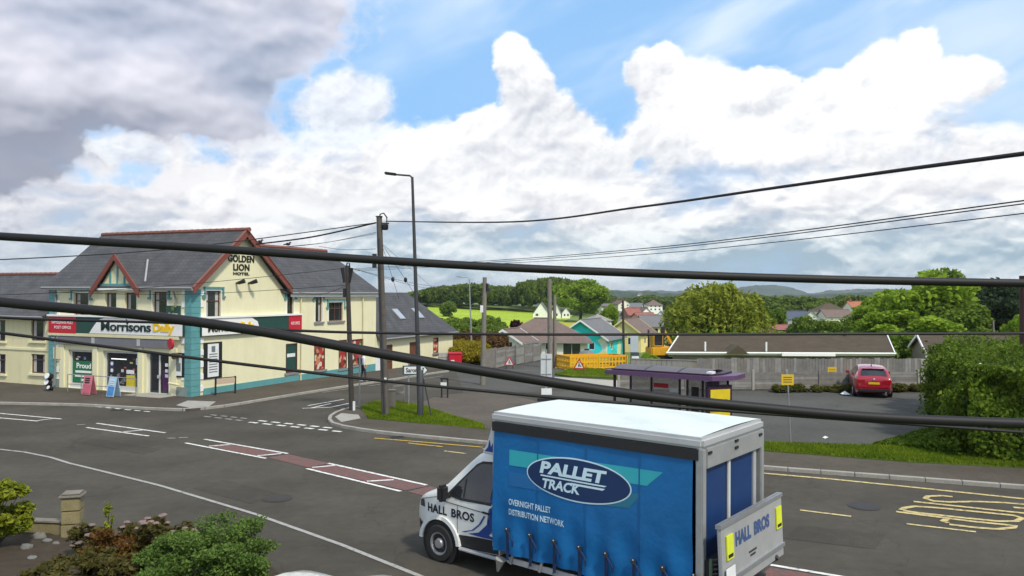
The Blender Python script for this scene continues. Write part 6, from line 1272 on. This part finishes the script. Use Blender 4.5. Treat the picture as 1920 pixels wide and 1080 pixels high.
box('flue', BLACK, lb2, 1.6, 1.75, 3.2, 3.35, z22-.9, z22-.3)
# ================================================================== vegetation
def leaf_mesh(name, pos, out, size, mat, rng, flat=.5, asp=1.6):
    n = len(pos); nrm = out*flat+rng.normal(size=(n, 3))*.6; nrm /= np.linalg.norm(nrm, axis=1)[:, None]+1e-9
    a = np.cross(nrm, rng.normal(size=(n, 3))); a /= np.linalg.norm(a, axis=1)[:, None]+1e-9; b = np.cross(nrm, a)
    s = (size*rng.uniform(.55, 1.3, n))[:, None]; v = np.empty((n, 4, 3), np.float32)
    v[:, 0] = pos-a*s*asp*.5; v[:, 1] = pos-b*s*.5+nrm*s*.12; v[:, 2] = pos+a*s*asp*.5; v[:, 3] = pos+b*s*.5+nrm*s*.12
    me = bpy.data.meshes.new(name); me.vertices.add(n*4); me.vertices.foreach_set('co', v.ravel()); me.loops.add(n*4); me.loops.foreach_set('vertex_index', np.arange(n*4, dtype=np.int32))
    me.polygons.add(n); me.polygons.foreach_set('loop_start', np.arange(0, n*4, 4, dtype=np.int32)); me.polygons.foreach_set('loop_total', np.full(n, 4, np.int32)); me.update(); me.validate(); me.materials.append(mat); return me
def lobes_tree(rng, n=38, squash=.95, spread=.44, r0=.11, r1=.23, zc=.60, zr=.34):
    L_ = []
    for k in range(n):
        d = rng.normal(size=3); d /= np.linalg.norm(d); q = rng.uniform(.35, 1.0)**.5; L_.append((d[0]*spread*q, d[1]*spread*q, zc+d[2]*zr*q*squash, rng.uniform(r0, r1)*(1.1-.35*q)))
    return np.array(L_)
def crown_pts(rng, lob, n, lo=.55):
    w = lob[:, 3]**2; k = rng.choice(len(lob), n, p=w/w.sum()); d = rng.normal(size=(n, 3)); d /= np.linalg.norm(d, axis=1)[:, None]; d[:, 2] = d[:, 2]*.85+.1
    r = lob[k, 3]*(lo+(1.08-lo)*rng.uniform(size=n)**.6); return lob[k, :3]+d*r[:, None], d
def trunk_mesh(name, rng, lob, rad=.035, h=.5, limbs=9):
    m = MB(); m.tube([(0, 0, -.03), (.01, 0, h*.4), (-.01, .01, h)], [rad*1.3, rad, rad*.6], 8)
    for k in range(limbs): L_ = lob[rng.integers(len(lob))]; z0 = h*rng.uniform(.5, 1); m.tube([(0, 0, z0), (L_[0]*.5, L_[1]*.5, z0+(L_[2]-z0)*.6), (L_[0], L_[1], L_[2])], [rad*.5, rad*.3, rad*.1], 5)
    return m.mesh(name)
LM = {'mid': leafmat('mid_green_leaves', (.07, .13, .015), (.20, .29, .035)), 'bright': leafmat('bright_green_leaves', (.105, .20, .012), (.31, .43, .035)), 'dark': leafmat('dark_leaves', (.016, .032, .014), (.045, .072, .026)), 'olive': leafmat('olive_willow_leaves', (.15, .19, .018), (.34, .38, .05)), 'wood': leafmat('woodland_leaves', (.055, .10, .016), (.17, .235, .035), scale=.12), 'hedge': leafmat('hedge_leaves', (.032, .075, .006), (.165, .24, .020), scale=1.1), 'gold': leafmat('golden_shrub_leaves', (.09, .12, .01), (.30, .33, .03), scale=3), 'shrub': leafmat('garden_shrub_leaves', (.045, .095, .016), (.17, .26, .055), scale=3), 'rust': leafmat('rusty_leaves', (.07, .035, .010), (.22, .105, .022), scale=3), 'brownl': leafmat('dry_brown_leaves', (.045, .042, .012), (.13, .115, .03), scale=3), 'maroon': leafmat('maroon_leaves', (.03, .012, .012), (.07, .025, .022))}
BARK = pm('bark', (.075, .06, .045), .95, .3, 4)
PRO = {}
def proto(kind, mat, seed, n=7000, leaf=.035, **k):
    rng = np.random.default_rng(seed); lob = lobes_tree(rng, **k); p, d = crown_pts(rng, lob, n); return leaf_mesh('crown', p.astype(np.float32), d, leaf, LM[mat], rng), trunk_mesh('trunk', rng, lob)
def tree(name, label, pos, h, w, pr, rz=0, group=None, cat='tree'):
    t = thing(name, label, cat, pos, rz, group); cr, tr = pr; a = obj('trunk', tr, BARK, t); b = obj('crown', cr, None, t); a.scale = b.scale = (w, w, h); return t
PB = [proto('b', 'bright', s, 9000, .040) for s in (1, 2)]; PM_ = [proto('m', 'mid', s, 8000, .042) for s in (3, 4)]; PD = [proto('d', 'dark', 5, 9000, .04, spread=.36)]; PWD = [proto('w', 'wood', s, 2600, .075) for s in (6, 7, 8)]; PBU = [proto('bush', 'mid', s, 3500, .07, zc=.45, zr=.42, spread=.45) for s in (9, 10)]; PMA = proto('ma', 'maroon', 12, 2500, .08, zc=.5, zr=.4)
# willow: drooping strands
rng = np.random.default_rng(21); lob = lobes_tree(rng, 30, .8, .40, .10, .18, .74, .20); P_ = []; O_ = []
p, d = crown_pts(rng, lob, 3600); P_.append(p); O_.append(d)
for k in range(700):
    L_ = lob[rng.integers(len(lob))]; a = rng.uniform(0, 2*PI); r = rng.uniform(.10, .56)*(1+.22*math.sin(2*a+1)+.14*math.sin(5*a+.5)); s = np.array([math.cos(a)*r, math.sin(a)*r, .50+(.40+.10*math.sin(3*a+2*r*9))*math.sqrt(max(0, 1-(r/.66)**2))*rng.uniform(.6, 1.05)]); ln_ = rng.uniform(.15, .62); m_ = 20
    f = np.linspace(0, 1, m_)[:, None]; st = s+np.array([math.cos(a)*.05, math.sin(a)*.05, 0])*f**.5+np.array([0, 0, -1])*ln_*f+rng.normal(size=(m_, 3))*.012; st = st[st[:, 2] > .06]; P_.append(st); O_.append(np.tile([math.cos(a), math.sin(a), 0], (len(st), 1)))
WIL = (leaf_mesh('crown', np.concatenate(P_).astype(np.float32), np.concatenate(O_), .028, LM['olive'], rng, asp=2.6), trunk_mesh('trunk', rng, lob, .03, .6, 14))
def tpos(px, py, Y): p = V(px, py, Y); return Vector((p.x, Y, terr(p.x, Y)))
def tsize(pos, ytop, wpx): Y = pos.y; return V(960, ytop, Y).z-pos.z, wpx*Y/FPX
def ptree(name, lab, px, Y, ytop, wpx, pr, rz=0, group=None, cat='tree'):
    p = tpos(px, 600, Y); h, w = tsize(p, ytop, wpx); return tree(name, lab, p, h, w*1.0, pr, rz, group, cat)
ptree('willow_tree', 'large olive green willow behind the bungalow roof', 1343, 105, 526, 150, WIL)
for a in ((1735, 92, 515, 185, PB[0], 'bright green leafy tree left of the dark evergreens'), (1668, 100, 542, 140, PB[1], 'bright green rounded tree beside the orange-roofed house'), (1790, 88, 560, 150, PM_[0], 'mid green tree in front of the dark evergreens'), (1700, 78, 580, 180, PB[1], 'low bright green tree just behind the bungalow roof')): ptree('broadleaf_tree', a[5], a[0], a[1], a[2], a[3], a[4], a[0]*.7, 'broadleaf trees right of the bungalows')
for a in ((1845, 100, 510, 150, 'dark evergreen tree with the highest dark crown'), (1915, 96, 518, 150, 'dark evergreen tree at the edge of the view'), (1870, 90, 545, 140, 'lower dark evergreen between the two taller dark trees')): ptree('evergreen_tree', a[4], a[0], a[1], a[2], a[3], PD[0], a[0]*.9, 'dark evergreens at the right')
ptree('broadleaf_tree', 'small yellow-green tree in front of the dark evergreens', 1905, 80, 592, 50, PB[0], 1.0); ptree('broadleaf_tree', 'tall distant tree top showing above the thick cable', 1765, 120, 505, 110, PM_[1], 2)
ptree('broadleaf_tree', 'dark green bushy tree below the hip-roofed house', 1560, 110, 596, 80, PM_[0], .3); ptree('broadleaf_tree', 'mid green tree beside the yellow-white gable', 1510, 125, 592, 60, PM_[1], .8); ptree('broadleaf_tree', 'bushy green tree left of the low bright tree', 1620, 100, 583, 90, PM_[1], 2.3); ptree('broadleaf_tree', 'green tree between the willow and the grey house', 1440, 150, 572, 70, PM_[0], 1.3)
ptree('broadleaf_tree', 'big bright green tree at the end of the hillside wood', 1088, 300, 523, 100, PB[1], .4); ptree('broadleaf_tree', 'isolated round dark tree in the bright pasture', 841, 300, 562, 32, PBU[0], .2); ptree('broadleaf_tree', 'dark bushy tree at the foot of the bright pasture', 922, 190, 585, 42, PBU[1], .9)
ptree('maroon_shrub', 'dark maroon shrub above the brown bungalow ridge', 968, 125, 600, 32, PMA, .5, cat='shrub'); ptree('broadleaf_tree', 'bright green garden tree left of the far village', 1142, 200, 573, 34, PB[0], 1.1)
# hillside wood, hedgerows and scrub: masses that read as one
def mass(name, label, items, meshes, kind_cat, mat):
    me_ = [np.array([v.co[:] for v in m.vertices], np.float32) for m in meshes]; out = []; rnd = random.Random(len(items))
    for (x, y, z, w, h) in items:
        v = me_[rnd.randrange(len(me_))]; a = rnd.uniform(0, 2*PI); c, s = math.cos(a), math.sin(a); q = np.empty_like(v); q[:, 0] = (v[:, 0]*c-v[:, 1]*s)*w+x; q[:, 1] = (v[:, 0]*s+v[:, 1]*c)*w+y; q[:, 2] = v[:, 2]*h+z; out.append(q)
    v = np.concatenate(out); n = len(v)//4; me = bpy.data.meshes.new(name); me.vertices.add(n*4); me.vertices.foreach_set('co', v.ravel()); me.loops.add(n*4); me.loops.foreach_set('vertex_index', np.arange(n*4, dtype=np.int32)); me.polygons.add(n); me.polygons.foreach_set('loop_start', np.arange(0, n*4, 4, dtype=np.int32)); me.polygons.foreach_set('loop_total', np.full(n, 4, np.int32)); me.update(); me.materials.append(mat)
    return tag(obj(name, me), label, kind_cat, kind='stuff')
rnd = random.Random(5); it = []
for k in range(150):
    px = rnd.uniform(775, 1125); Y = rnd.uniform(370, 480); p = V(px, 560, Y); top = lerpt([(775, 549), (830, 536), (880, 533), (905, 532), (945, 538), (975, 534), (1005, 522), (1060, 522), (1100, 526), (1125, 534)], px)+rnd.uniform(-2, 6); z = terr(p.x, Y); hh = max(6, V(px, top, Y).z-z); it.append((p.x, Y, z, rnd.uniform(9, 14), hh))
mass('wood', 'dense wood covering the top of the hill', it, [m[0] for m in PWD], 'wood', LM['wood'])
it = []
for k in range(90):
    px = rnd.choice([rnd.uniform(790, 860), rnd.uniform(840, 960), rnd.uniform(1090, 1290)]); Y = rnd.uniform(150, 210) if px < 960 else rnd.uniform(170, 320); p = V(px, 560, Y); z = terr(p.x, Y); hh = rnd.uniform(2.5, 5) if px < 960 else rnd.uniform(1.5, 3.0); it.append((p.x, Y, z, hh*1.4, hh))
mass('scrub', 'scrub and hedgerows on the slope around the pasture and the far village', it, [PBU[0][0]], 'scrub', LM['mid'])
it = []
for k in range(90):
    px = rnd.uniform(1380, 1960); Y = rnd.uniform(230, 420); p = V(px, 560, Y); z = terr(p.x, Y); top = 556+rnd.uniform(-3, 16); it.append((p.x, Y, z, rnd.uniform(9, 15), max(5, V(px, top, Y).z-z)))
mass('woodland_belt', 'belt of green woodland beyond the houses on the right', it, [m[0] for m in PWD], 'wood', LM['wood'])
it = []
for k in range(70):
    px = rnd.uniform(1130, 2000); Y = rnd.uniform(500, 800); p = V(px, 560, Y); z = terr(p.x, Y); top = 553+rnd.uniform(-1, 6); it.append((p.x, Y, z, rnd.uniform(14, 24), max(5, V(px, top, Y).z-z)))
mass('tree_line', 'distant dark tree lines below the hills', it, [PWD[0][0]], 'wood', LM['wood'])
it = []
for k in range(40):
    px = rnd.uniform(1270, 1740); Y = rnd.uniform(66, 75); p = V(px, 640, Y); it.append((p.x, Y, T(Y), rnd.uniform(2, 3.2), rnd.uniform(1.8, 3.0)))
mass('garden_shrubs', 'garden shrubs between the bungalows and the trees', it, [PBU[1][0]], 'shrubs', LM['mid'])
ptree('round_shrub', 'rounded yellow-green shrub in front of the pale yellow house', 1218, 60, 658, 34, proto('g', 'bright', 31, 2500, .08, zc=.42, zr=.4), 0, cat='shrub')
it = []
for k in range(46): px = rnd.uniform(1440, 1735); Y = 42.4+rnd.uniform(-.3, .2)+(px-1440)*.0022; p = V(px, 730, Y); it.append((p.x, Y, 0, rnd.uniform(.5, .9), rnd.uniform(.2, .55)))
mass('weeds', 'weeds and brambles along the foot of the arched fence', it, [PBU[1][0]], 'weeds', leafmat('olive_weeds', (.075, .085, .02), (.17, .17, .04)))
it = []
for k in range(70): px = rnd.uniform(853, 906); Y_ = rnd.uniform(60, 74); p = V(px, 660, Y_); it.append((p.x, Y_, T(Y_), rnd.uniform(.9, 1.8), rnd.uniform(1.0, 1.9)))
mass('tall_grass', 'yellow-brown tall grass and bracken beside the extension', it, [PBU[0][0]], 'grass', leafmat('yellow_bracken', (.17, .14, .012), (.38, .31, .03)))
it = []
for k in range(60): px = rnd.uniform(845, 935); Y_ = rnd.uniform(78, 86); p = V(px, 660, Y_); it.append((p.x, Y_, T(Y_), rnd.uniform(1.2, 2.2), rnd.uniform(2.2, 3.0)))
mass('bracken', 'reddish-brown bracken bank behind the yellow grass', it, [PBU[0][0]], 'bracken', leafmat('brown_bracken', (.09, .05, .022), (.20, .11, .045)))
# yellow excavator behind the fence end
p = Vector((V(1236, 650, 62).x, 62, T(62))); t = thing('excavator', 'yellow digger with black arm beside the bungalow gable', 'digger', p, .2); ym = pm('digger_yellow', (.62, .33, .02), .5, .2, 4)
for s in (-1, 1): MB().prism([(-1.0, 0, .1), (1.0, 0, .1), (1.2, 0, .4), (1.0, 0, .7), (-1.0, 0, .7), (-1.2, 0, .4)], (0, s*.75-.2, 0), (0, s*.75+.2, 0)).build('track', BLACK, t)
box('body', ym, t, -.9, .9, -.7, .7, .75, 1.45, .08); box('cab', ym, t, -.7, .1, -.6, .2, 1.46, 2.5, .05); box('cab_glass', GLASS, t, -.62, .02, -.62, -.601, 1.6, 2.4); MB().prism([(.2, 0, 1.3), (.5, 0, 1.3), (.6, 0, 2.9), (.35, 0, 3.0)], (0, .25, 0), (0, .5, 0)).build('boom', BLACK, t); MB().prism([(.35, 0, 2.9), (.6, 0, 2.8), (1.25, 0, 1.7), (1.1, 0, 1.6)], (0, .28, 0), (0, .46, 0)).build('dipper', ym, t); MB().prism([(1.0, 0, 1.6), (1.35, 0, 1.7), (1.4, 0, 1.2), (1.0, 0, 1.1)], (0, .1, 0), (0, .65, 0)).build('bucket', BLACK, t)
p = Vector((V(1190, 690, 55).x, 55, T(55))); t = thing('blue_cabinet', 'dark cabinet with pale top behind the yellow barriers', 'cabinet', p); box('housing', pm('slate_blue_cabinet', (.05, .07, .08), .5, .1, 3), t, -.27, .27, -.25, .25, 0, 1.35, .02); box('pale_panel', PW, t, -.25, .25, -.26, -.251, .9, 1.1); box('screen', pm('pale_blue_sheet', (.42, .47, .52), .5, .1, 2), t, -.3, .25, .0, .05, 1.36, 2.6)
# ---- tall clipped hedge on the right
hb = [Vector((V(1770, 700, 38).x, 38, 0)), G(1768, 800), G(1815, 862), G(1950, 874), Vector((22, 22, 0)), Vector((30, 24, 0)), Vector((34, 38, 0))]
def hedge(label, poly, h, n, leaf, seed):
    rng = np.random.default_rng(seed); t = thing('hedge', label, 'hedge', (0, 0, 0)); P = [Vector((p.x, p.y)) for p in poly]; c = sum(P, Vector((0, 0)))/len(P); pts = []; outs = []
    seg = [(P[i], P[(i+1) % len(P)]) for i in range(len(P))]; L_ = np.array([(b-a).length for a, b in seg]); L_[-3:] *= .25; k = rng.choice(len(seg), int(n*.72), p=L_/L_.sum())
    for i in k:
        a, b = seg[i]; q = a.lerp(b, rng.random()); d = b-a; nn = Vector((d.y, -d.x)).normalized(); nn = nn if nn.dot(q-c) > 0 else -nn; z = h*rng.random()**.9; bl = .30*math.sin(q.x*2.1+z*1.7)+.24*math.sin(q.y*2.7-z*2.3)+.16*math.sin(q.x*5.3+q.y*4.1+z*3.9)+.45*(rng.random()**3)-.35*max(0, z/h-.8)*3-.25*rng.random()
        pts.append((q.x+nn.x*bl, q.y+nn.y*bl, z)); outs.append((nn.x, nn.y, .35))
    bm = bmesh.new(); bm.faces.new([bm.verts.new((p.x, p.y, 0)) for p in P]); bmesh.ops.triangulate(bm, faces=bm.faces); tr = [[v.co.xy.copy() for v in f.verts] for f in bm.faces]; ar = np.array([abs((t_[1]-t_[0]).cross(t_[2]-t_[0])) for t_ in tr]); bm.free()
    for i in rng.choice(len(tr), int(n*.28), p=ar/ar.sum()):
        a, b = rng.random(2)
        if a+b > 1: a, b = 1-a, 1-b
        t_ = tr[i]; q = t_[0]+(t_[1]-t_[0])*a+(t_[2]-t_[0])*b; pts.append((q.x, q.y, h+.20*math.sin(q.x*1.9)+.16*math.sin(q.y*1.6+1)+.10*math.sin(q.x*5.1+q.y*3)+rng.normal()*.14)); outs.append((0, 0, 1))
    obj('foliage', leaf_mesh('foliage', np.array(pts, np.float32), np.array(outs), leaf, LM['hedge'], rng, .8), None, t)
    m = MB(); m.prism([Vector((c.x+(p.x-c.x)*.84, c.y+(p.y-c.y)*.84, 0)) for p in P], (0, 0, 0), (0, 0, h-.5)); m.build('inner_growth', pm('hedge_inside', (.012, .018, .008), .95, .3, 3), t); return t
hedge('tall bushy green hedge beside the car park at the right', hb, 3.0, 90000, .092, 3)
m = MB()
for px, py in ((1838, 685), (1829, 720), (1755, 860), (1810, 868), (1543, 822), (1580, 742)):
    pass
rng = np.random.default_rng(5); n = 9000; a_ = G(1640, 838); pp = []
for k in range(n): px = rng.uniform(1640, 1800); f = (px-1640)/160; py = 835+30*f-rng.random()*55*f; q = G(px, py); pp.append((q.x, q.y, .05+.55*f*rng.random()))
me = leaf_mesh('ground_ivy', np.array(pp, np.float32), np.tile([0, 0, 1.0], (n, 1)), .10, LM['hedge'], rng); tag(obj('ground_ivy', me), 'dark ivy spreading from the hedge over the car park edge', 'ivy', kind='stuff')
def litter(lab, loc, s, mat=PW):
    rr = random.Random(int(loc[0]*100)); t = MB(); pts = [(math.cos(a)*s*rr.uniform(.7, 1.2), math.sin(a)*s*rr.uniform(.5, 1), rr.uniform(0, s*.5)) for a in [2*PI*k/7 for k in range(7)]]; t.add(pts+[(0, 0, s*.8)], [(i, (i+1) % 7, 7) for i in range(7)]+[tuple(range(7))]); o = t.build('litter', mat); o.location = loc; return tag(o, lab, 'litter')
litter('white plastic bag lying in front of the red car', tuple(G(1584, 741)), .28); litter('scrap of white paper on the car park tarmac', tuple(G(1547, 822)), .12); litter('white scrap caught in the hedge at the top', tuple(V(1838, 685, 26.5)), .10); litter('white scrap caught halfway up the hedge', tuple(V(1829, 721, 25.5)), .08)
# ================================================================== front garden below the window
gp = px2([(-400, 985), (60, 985), (110, 1010), (180, 1015), (300, 1010), (470, 1030), (560, 1110), (600, 1500), (-400, 1500)])
sheet('garden_soil', pm('garden_soil', (.045, .033, .02), .95, .35, 3, .5, 20), gp, .03)
pc = G(136, 1004); STONE = pm('pale_stone', (.23, .195, .10), .9, .2, 4, .3, 30, grain=.15); STONE2 = pm('grey_capstone', (.19, .17, .14), .9, .25, 5, .4, 30)
t = thing('gate_pillar', 'square pale stone gate pillar with a chipped capstone in the garden', 'pillar', pc, .25)
for k in range(3): box('block', STONE, t, -.185+.006*(k % 2), .185, -.185, .185-.006*(k % 2), k*.285, k*.285+.272, .015)
MB().box(-.23, .23, -.23, .23, .852, .91).build('capstone', STONE2, t, bevel=.02); MB().box(-.19, .19, -.19, .19, .91, .94).build('cap_top', STONE2, t, bevel=.03)
a = G(60, 998); t = thing('garden_wall', 'low rendered wall end beside the gate pillar', 'wall', a, -.1); d_ = (pc-a).length-.2; box('wall_face', STONE, t, -.25, d_, -.10, .10, -.1, .24, .02); box('coping', STONE2, t, -.3, d_, -.13, .13, .242, .29, .02)
for i, (px, py, s) in enumerate(((75, 1010, .12), (88, 1018, .09), (50, 1030, .11), (60, 1050, .08), (105, 1022, .07))):
    rr = random.Random(i); m = MB(); m.ball((0, 0, s*.4), s, 8, (1.2, .9, .7)); m.v = [(x*rr.uniform(.85, 1.15), y*rr.uniform(.85, 1.15), z*rr.uniform(.85, 1.15)) for x, y, z in m.v]; o = m.build('garden_stone', pm('grey_stone', (.15, .15, .14), .9, .3, 5), smooth=True); o.location = G(px, py); tag(o, ['pale round stone nearest the gate pillar', 'grey stone beside the low wall', 'grey stone under the golden shrub', 'small grey stone on the bare soil', 'smallest grey stone at the pillar foot'][i], 'stone', 'garden stones')
def shrub(name, label, px, Y, ytop, wpx, mat, n, leaf, seed, hrange=(.42, .42), stems=True, asp=1.8, cat='shrub', flowers=None, zc=.45):
    rng = np.random.default_rng(seed); p = Vector((V(px, 1000, Y).x, Y, .03)); h = V(px, ytop, Y).z; w = wpx*Y/FPX; t = thing(name, label, cat, p); lob = lobes_tree(rng, 34, 1, .40, .10, .17, zc, .40); q, d = crown_pts(rng, lob, n, .35); q = q*np.array([w, w*.8, h]); q = q[q[:, 2] > .02]
    obj('foliage', leaf_mesh('foliage', q.astype(np.float32), np.tile([0, -.2, 1.0], (len(q), 1)), leaf, LM[mat], rng, .7, asp), None, t)
    m = MB()
    for k in range(26): L_ = lob[rng.integers(len(lob))]; m.tube([(rng.normal()*.05, rng.normal()*.05, 0), (L_[0]*w*.5, L_[1]*w*.5, L_[2]*h*.6), (L_[0]*w, L_[1]*w*.8, L_[2]*h)], [.012, .008, .004], 4)
    m.build('stems', pm('woody_stems', (.07, .05, .03), .9, .2, 6), t)
    if flowers:
        for k in range(flowers[0]):
            L_ = lob[rng.integers(len(lob))]; a = rng.uniform(0, 2*PI); x_, y_, z_ = (L_[0]+math.cos(a)*L_[3]*.8)*w, (L_[1]+math.sin(a)*L_[3]*.8)*w*.8, min(1.02, L_[2]+L_[3]*rng.uniform(.5, 1.1))*h
            mm = MB(); R_ = flowers[2]*rng.uniform(.7, 1.2)
            n8 = 14; rg = [(0.0, .42), (.35, .40), (.65, .32), (.9, .18), (1.0, .02), (.7, -.08)]; vv = [(x_, y_, z_+R_*.42)]
            for fr, fz in rg[1:]:
                for j in range(n8): b = 2*PI*j/n8; jr = rng.uniform(.86, 1.14); vv.append((x_+math.cos(b)*R_*fr*jr, y_+math.sin(b)*R_*fr*jr, z_+R_*(fz+rng.uniform(-.09, .09))))
            ff = [(0, 1+j, 1+(j+1) % n8) for j in range(n8)]
            for q8 in range(4): ff += [(1+q8*n8+j, 1+(q8+1)*n8+j, 1+(q8+1)*n8+(j+1) % n8, 1+q8*n8+(j+1) % n8) for j in range(n8)]
            mm.add(vv, ff)
            mm.build('flower_head', flowers[1], t)
    return t
shrub('golden_shrub', 'rounded golden-green shrub beyond the gate pillar wall', -10, 16.2, 902, 150, 'gold', 5200, .085, 41, zc=.5)
shrub('green_shrub', 'dense mid green shrub with upright shoots at the front of the garden', 390, 14.0, 978, 300, 'shrub', 19000, .036, 42)
shrub('shoot_shrub', 'taller loose green shoots rising from the front shrub', 430, 14.3, 958, 190, 'shrub', 5200, .034, 46, zc=.55)
FLW = pm('faded_pink_flower', (.20, .135, .125), .9, .3, 9)
shrub('hydrangea', 'bush with small flat faded pink flower heads behind the green shrub', 300, 14.9, 968, 170, 'brownl', 3200, .06, 43, flowers=(46, FLW, .065), zc=.55)
shrub('sedum', 'clump with grey-pink flower heads beside the gate pillar', 165, 15.6, 985, 90, 'brownl', 1400, .055, 44, flowers=(26, pm('grey_pink_flower', (.17, .13, .115), .9, .3, 9), .07), zc=.55)
shrub('rusty_shrub', 'rust-coloured spiraea shrub between the flower clumps', 225, 14.8, 985, 170, 'rust', 7500, .034, 45)
shrub('brown_undergrowth', 'dull olive undergrowth in front of the rusty shrub', 170, 13.8, 1035, 250, 'brownl', 5200, .06, 47)
shrub('yellow_sprig', 'small yellow-green sprig standing above the rusty shrub', 203, 15.4, 958, 22, 'gold', 120, .06, 48, cat='plant', zc=.8)
# ================================================================== person on the hotel pavement
def person(label, pos, rz):
    t = thing('person', label, 'person', pos, rz); J = [(0, 0, .95, .15), (0, 0, 1.12, .145), (0, .01, 1.32, .165), (0, 0, 1.46, .10), (0, 0, 1.52, .055), (0, .0, 1.60, .085), (0, .0, 1.72, .085)]
    v = [j[:3] for j in J]; r = [j[3] for j in J]; e = [(i, i+1) for i in range(6)]
    def chain(root, pts):
        k = root
        for x, y, z, rr in pts: v.append((x, y, z)); r.append(rr); e.append((k, len(v)-1)); k = len(v)-1
        return k
    for s in (-1, 1):
        st = s*.13; chain(0, [(s*.09, 0, .88, .10), (s*.10, st*.5+.03, .50, .065), (s*.10, st-.02, .10, .045), (s*.10, st+.0, .05, .045), (s*.11, st+.16, .035, .035)])
        k = chain(2, [(s*.20, 0, 1.38, .065), (s*.25, .02-st*.5, 1.12, .045), (s*.24, .12-st, .90, .035), (s*.24, .15-st, .84, .036)])
        for j in range(5): chain(k, [(s*(.22+.012*j), .16-st+.012*(j-2), .80, .0095), (s*(.225+.010*j), .175-st+.012*(j-2), .765-.006*(2-abs(j-2)), .008)])
    me = bpy.data.meshes.new('body'); me.from_pydata(v, e, []); o = obj('body', me, None, t); md = o.modifiers.new('skin', 'SKIN'); 
    for i, sv in enumerate(me.skin_vertices[0].data): sv.radius = (r[i], r[i]*.8); sv.use_root = i == 0
    sb = o.modifiers.new('sub', 'SUBSURF'); sb.levels = sb.render_levels = 2
    bpy.context.view_layer.update(); me2 = bpy.data.meshes.new_from_object(o.evaluated_get(bpy.context.evaluated_depsgraph_get())); o.modifiers.clear(); o.data = me2
    mats = [pm('dark_trousers', (.03, .035, .05), .85, .2, 8), pm('white_top', (.62, .64, .66), .8, .1, 6), pm('skin', (.50, .30, .22), .6, .05, 8), pm('dark_hair', (.03, .02, .015), .8, .2, 10), pm('shoe', (.30, .30, .30), .7, .1, 8)]
    for m_ in mats: me2.materials.append(m_)
    for p in me2.polygons:
        c = p.center; z = c.z; x = abs(c.x); p.use_smooth = True
        p.material_index = 4 if z < .09 and x < .17 else 0 if z < .98 and x < .2 else 2 if (x > .19 and z < 1.0) else 1 if z < 1.49 else 3 if (z > 1.68 or (c.y < .01 and z > 1.56)) else 2
    m = MB(); m.box(-.17, .17, -.32, -.14, 1.0, 1.42); m.build('backpack', pm('dark_bag', (.02, .022, .03), .8, .15, 8), t, bevel=.05, smooth=True)
    m = MB(); m.ball((0, .085, 1.62), .018, 6); m.ball((-.035, .08, 1.65), .011, 6); m.ball((.035, .08, 1.65), .011, 6); m.build('face_detail', mats[2], t); return t
pp_ = G(681, 719); person('person in a white top with a dark backpack walking past the hotel side', (pp_.x, pp_.y, T(pp_.y)+.1), -PI/2+.5)
# two rooks on the wing ridge
for i, px in enumerate((523, 562)):
    u = V(px, 455, 46); m = MB(); m.ball((0, 0, .1), .10, 8, (1.6, .8, 1)); m.ball((.13, 0, .2), .06, 8); m.tube([(.17, 0, .2), (.25, 0, .18)], [.025, .008], 5); m.tube([(-.12, 0, .1), (-.3, 0, .06)], [.05, .03], 5); m.tube([(0, .02, .0), (0, .02, .06)], .01, 4)
    o = m.build('bird', BLK, smooth=True); n_ = Vector((-math.sin(HY), math.cos(HY), 0)); d_ = Vector((math.cos(HY), math.sin(HY), 0)); yy = (8.6, 11.2)[i]; q = HC+d_*(-3.3)+n_*yy; o.location = (q.x, q.y, 8.22); tag(o, ('black bird perched on the wing ridge nearest the big gable', 'black bird perched further along the wing ridge')[i], 'bird', 'birds on the roof ridge')
# ================================================================== the air: one closed box of thin haze round the whole place
HZ = bpy.data.materials.new('haze_air'); HZ.use_nodes = True; HZ.node_tree.nodes.remove(HZ.node_tree.nodes['Principled BSDF'])
pv = HZ.node_tree.nodes.new('ShaderNodeVolumePrincipled'); pv.inputs['Color'].default_value = (.78, .86, .95, 1); pv.inputs['Density'].default_value = .00010; pv.inputs['Anisotropy'].default_value = .2
HZ.node_tree.links.new(pv.outputs[0], HZ.node_tree.nodes['Material Output'].inputs['Volume'])
hz = MB().box(-13000, 13000, -500, 12500, -75, 90).build('haze', HZ); hz['kind'] = 'stuff'; hz['label'] = 'thin pale haze in the air over the valley'; hz['category'] = 'haze'
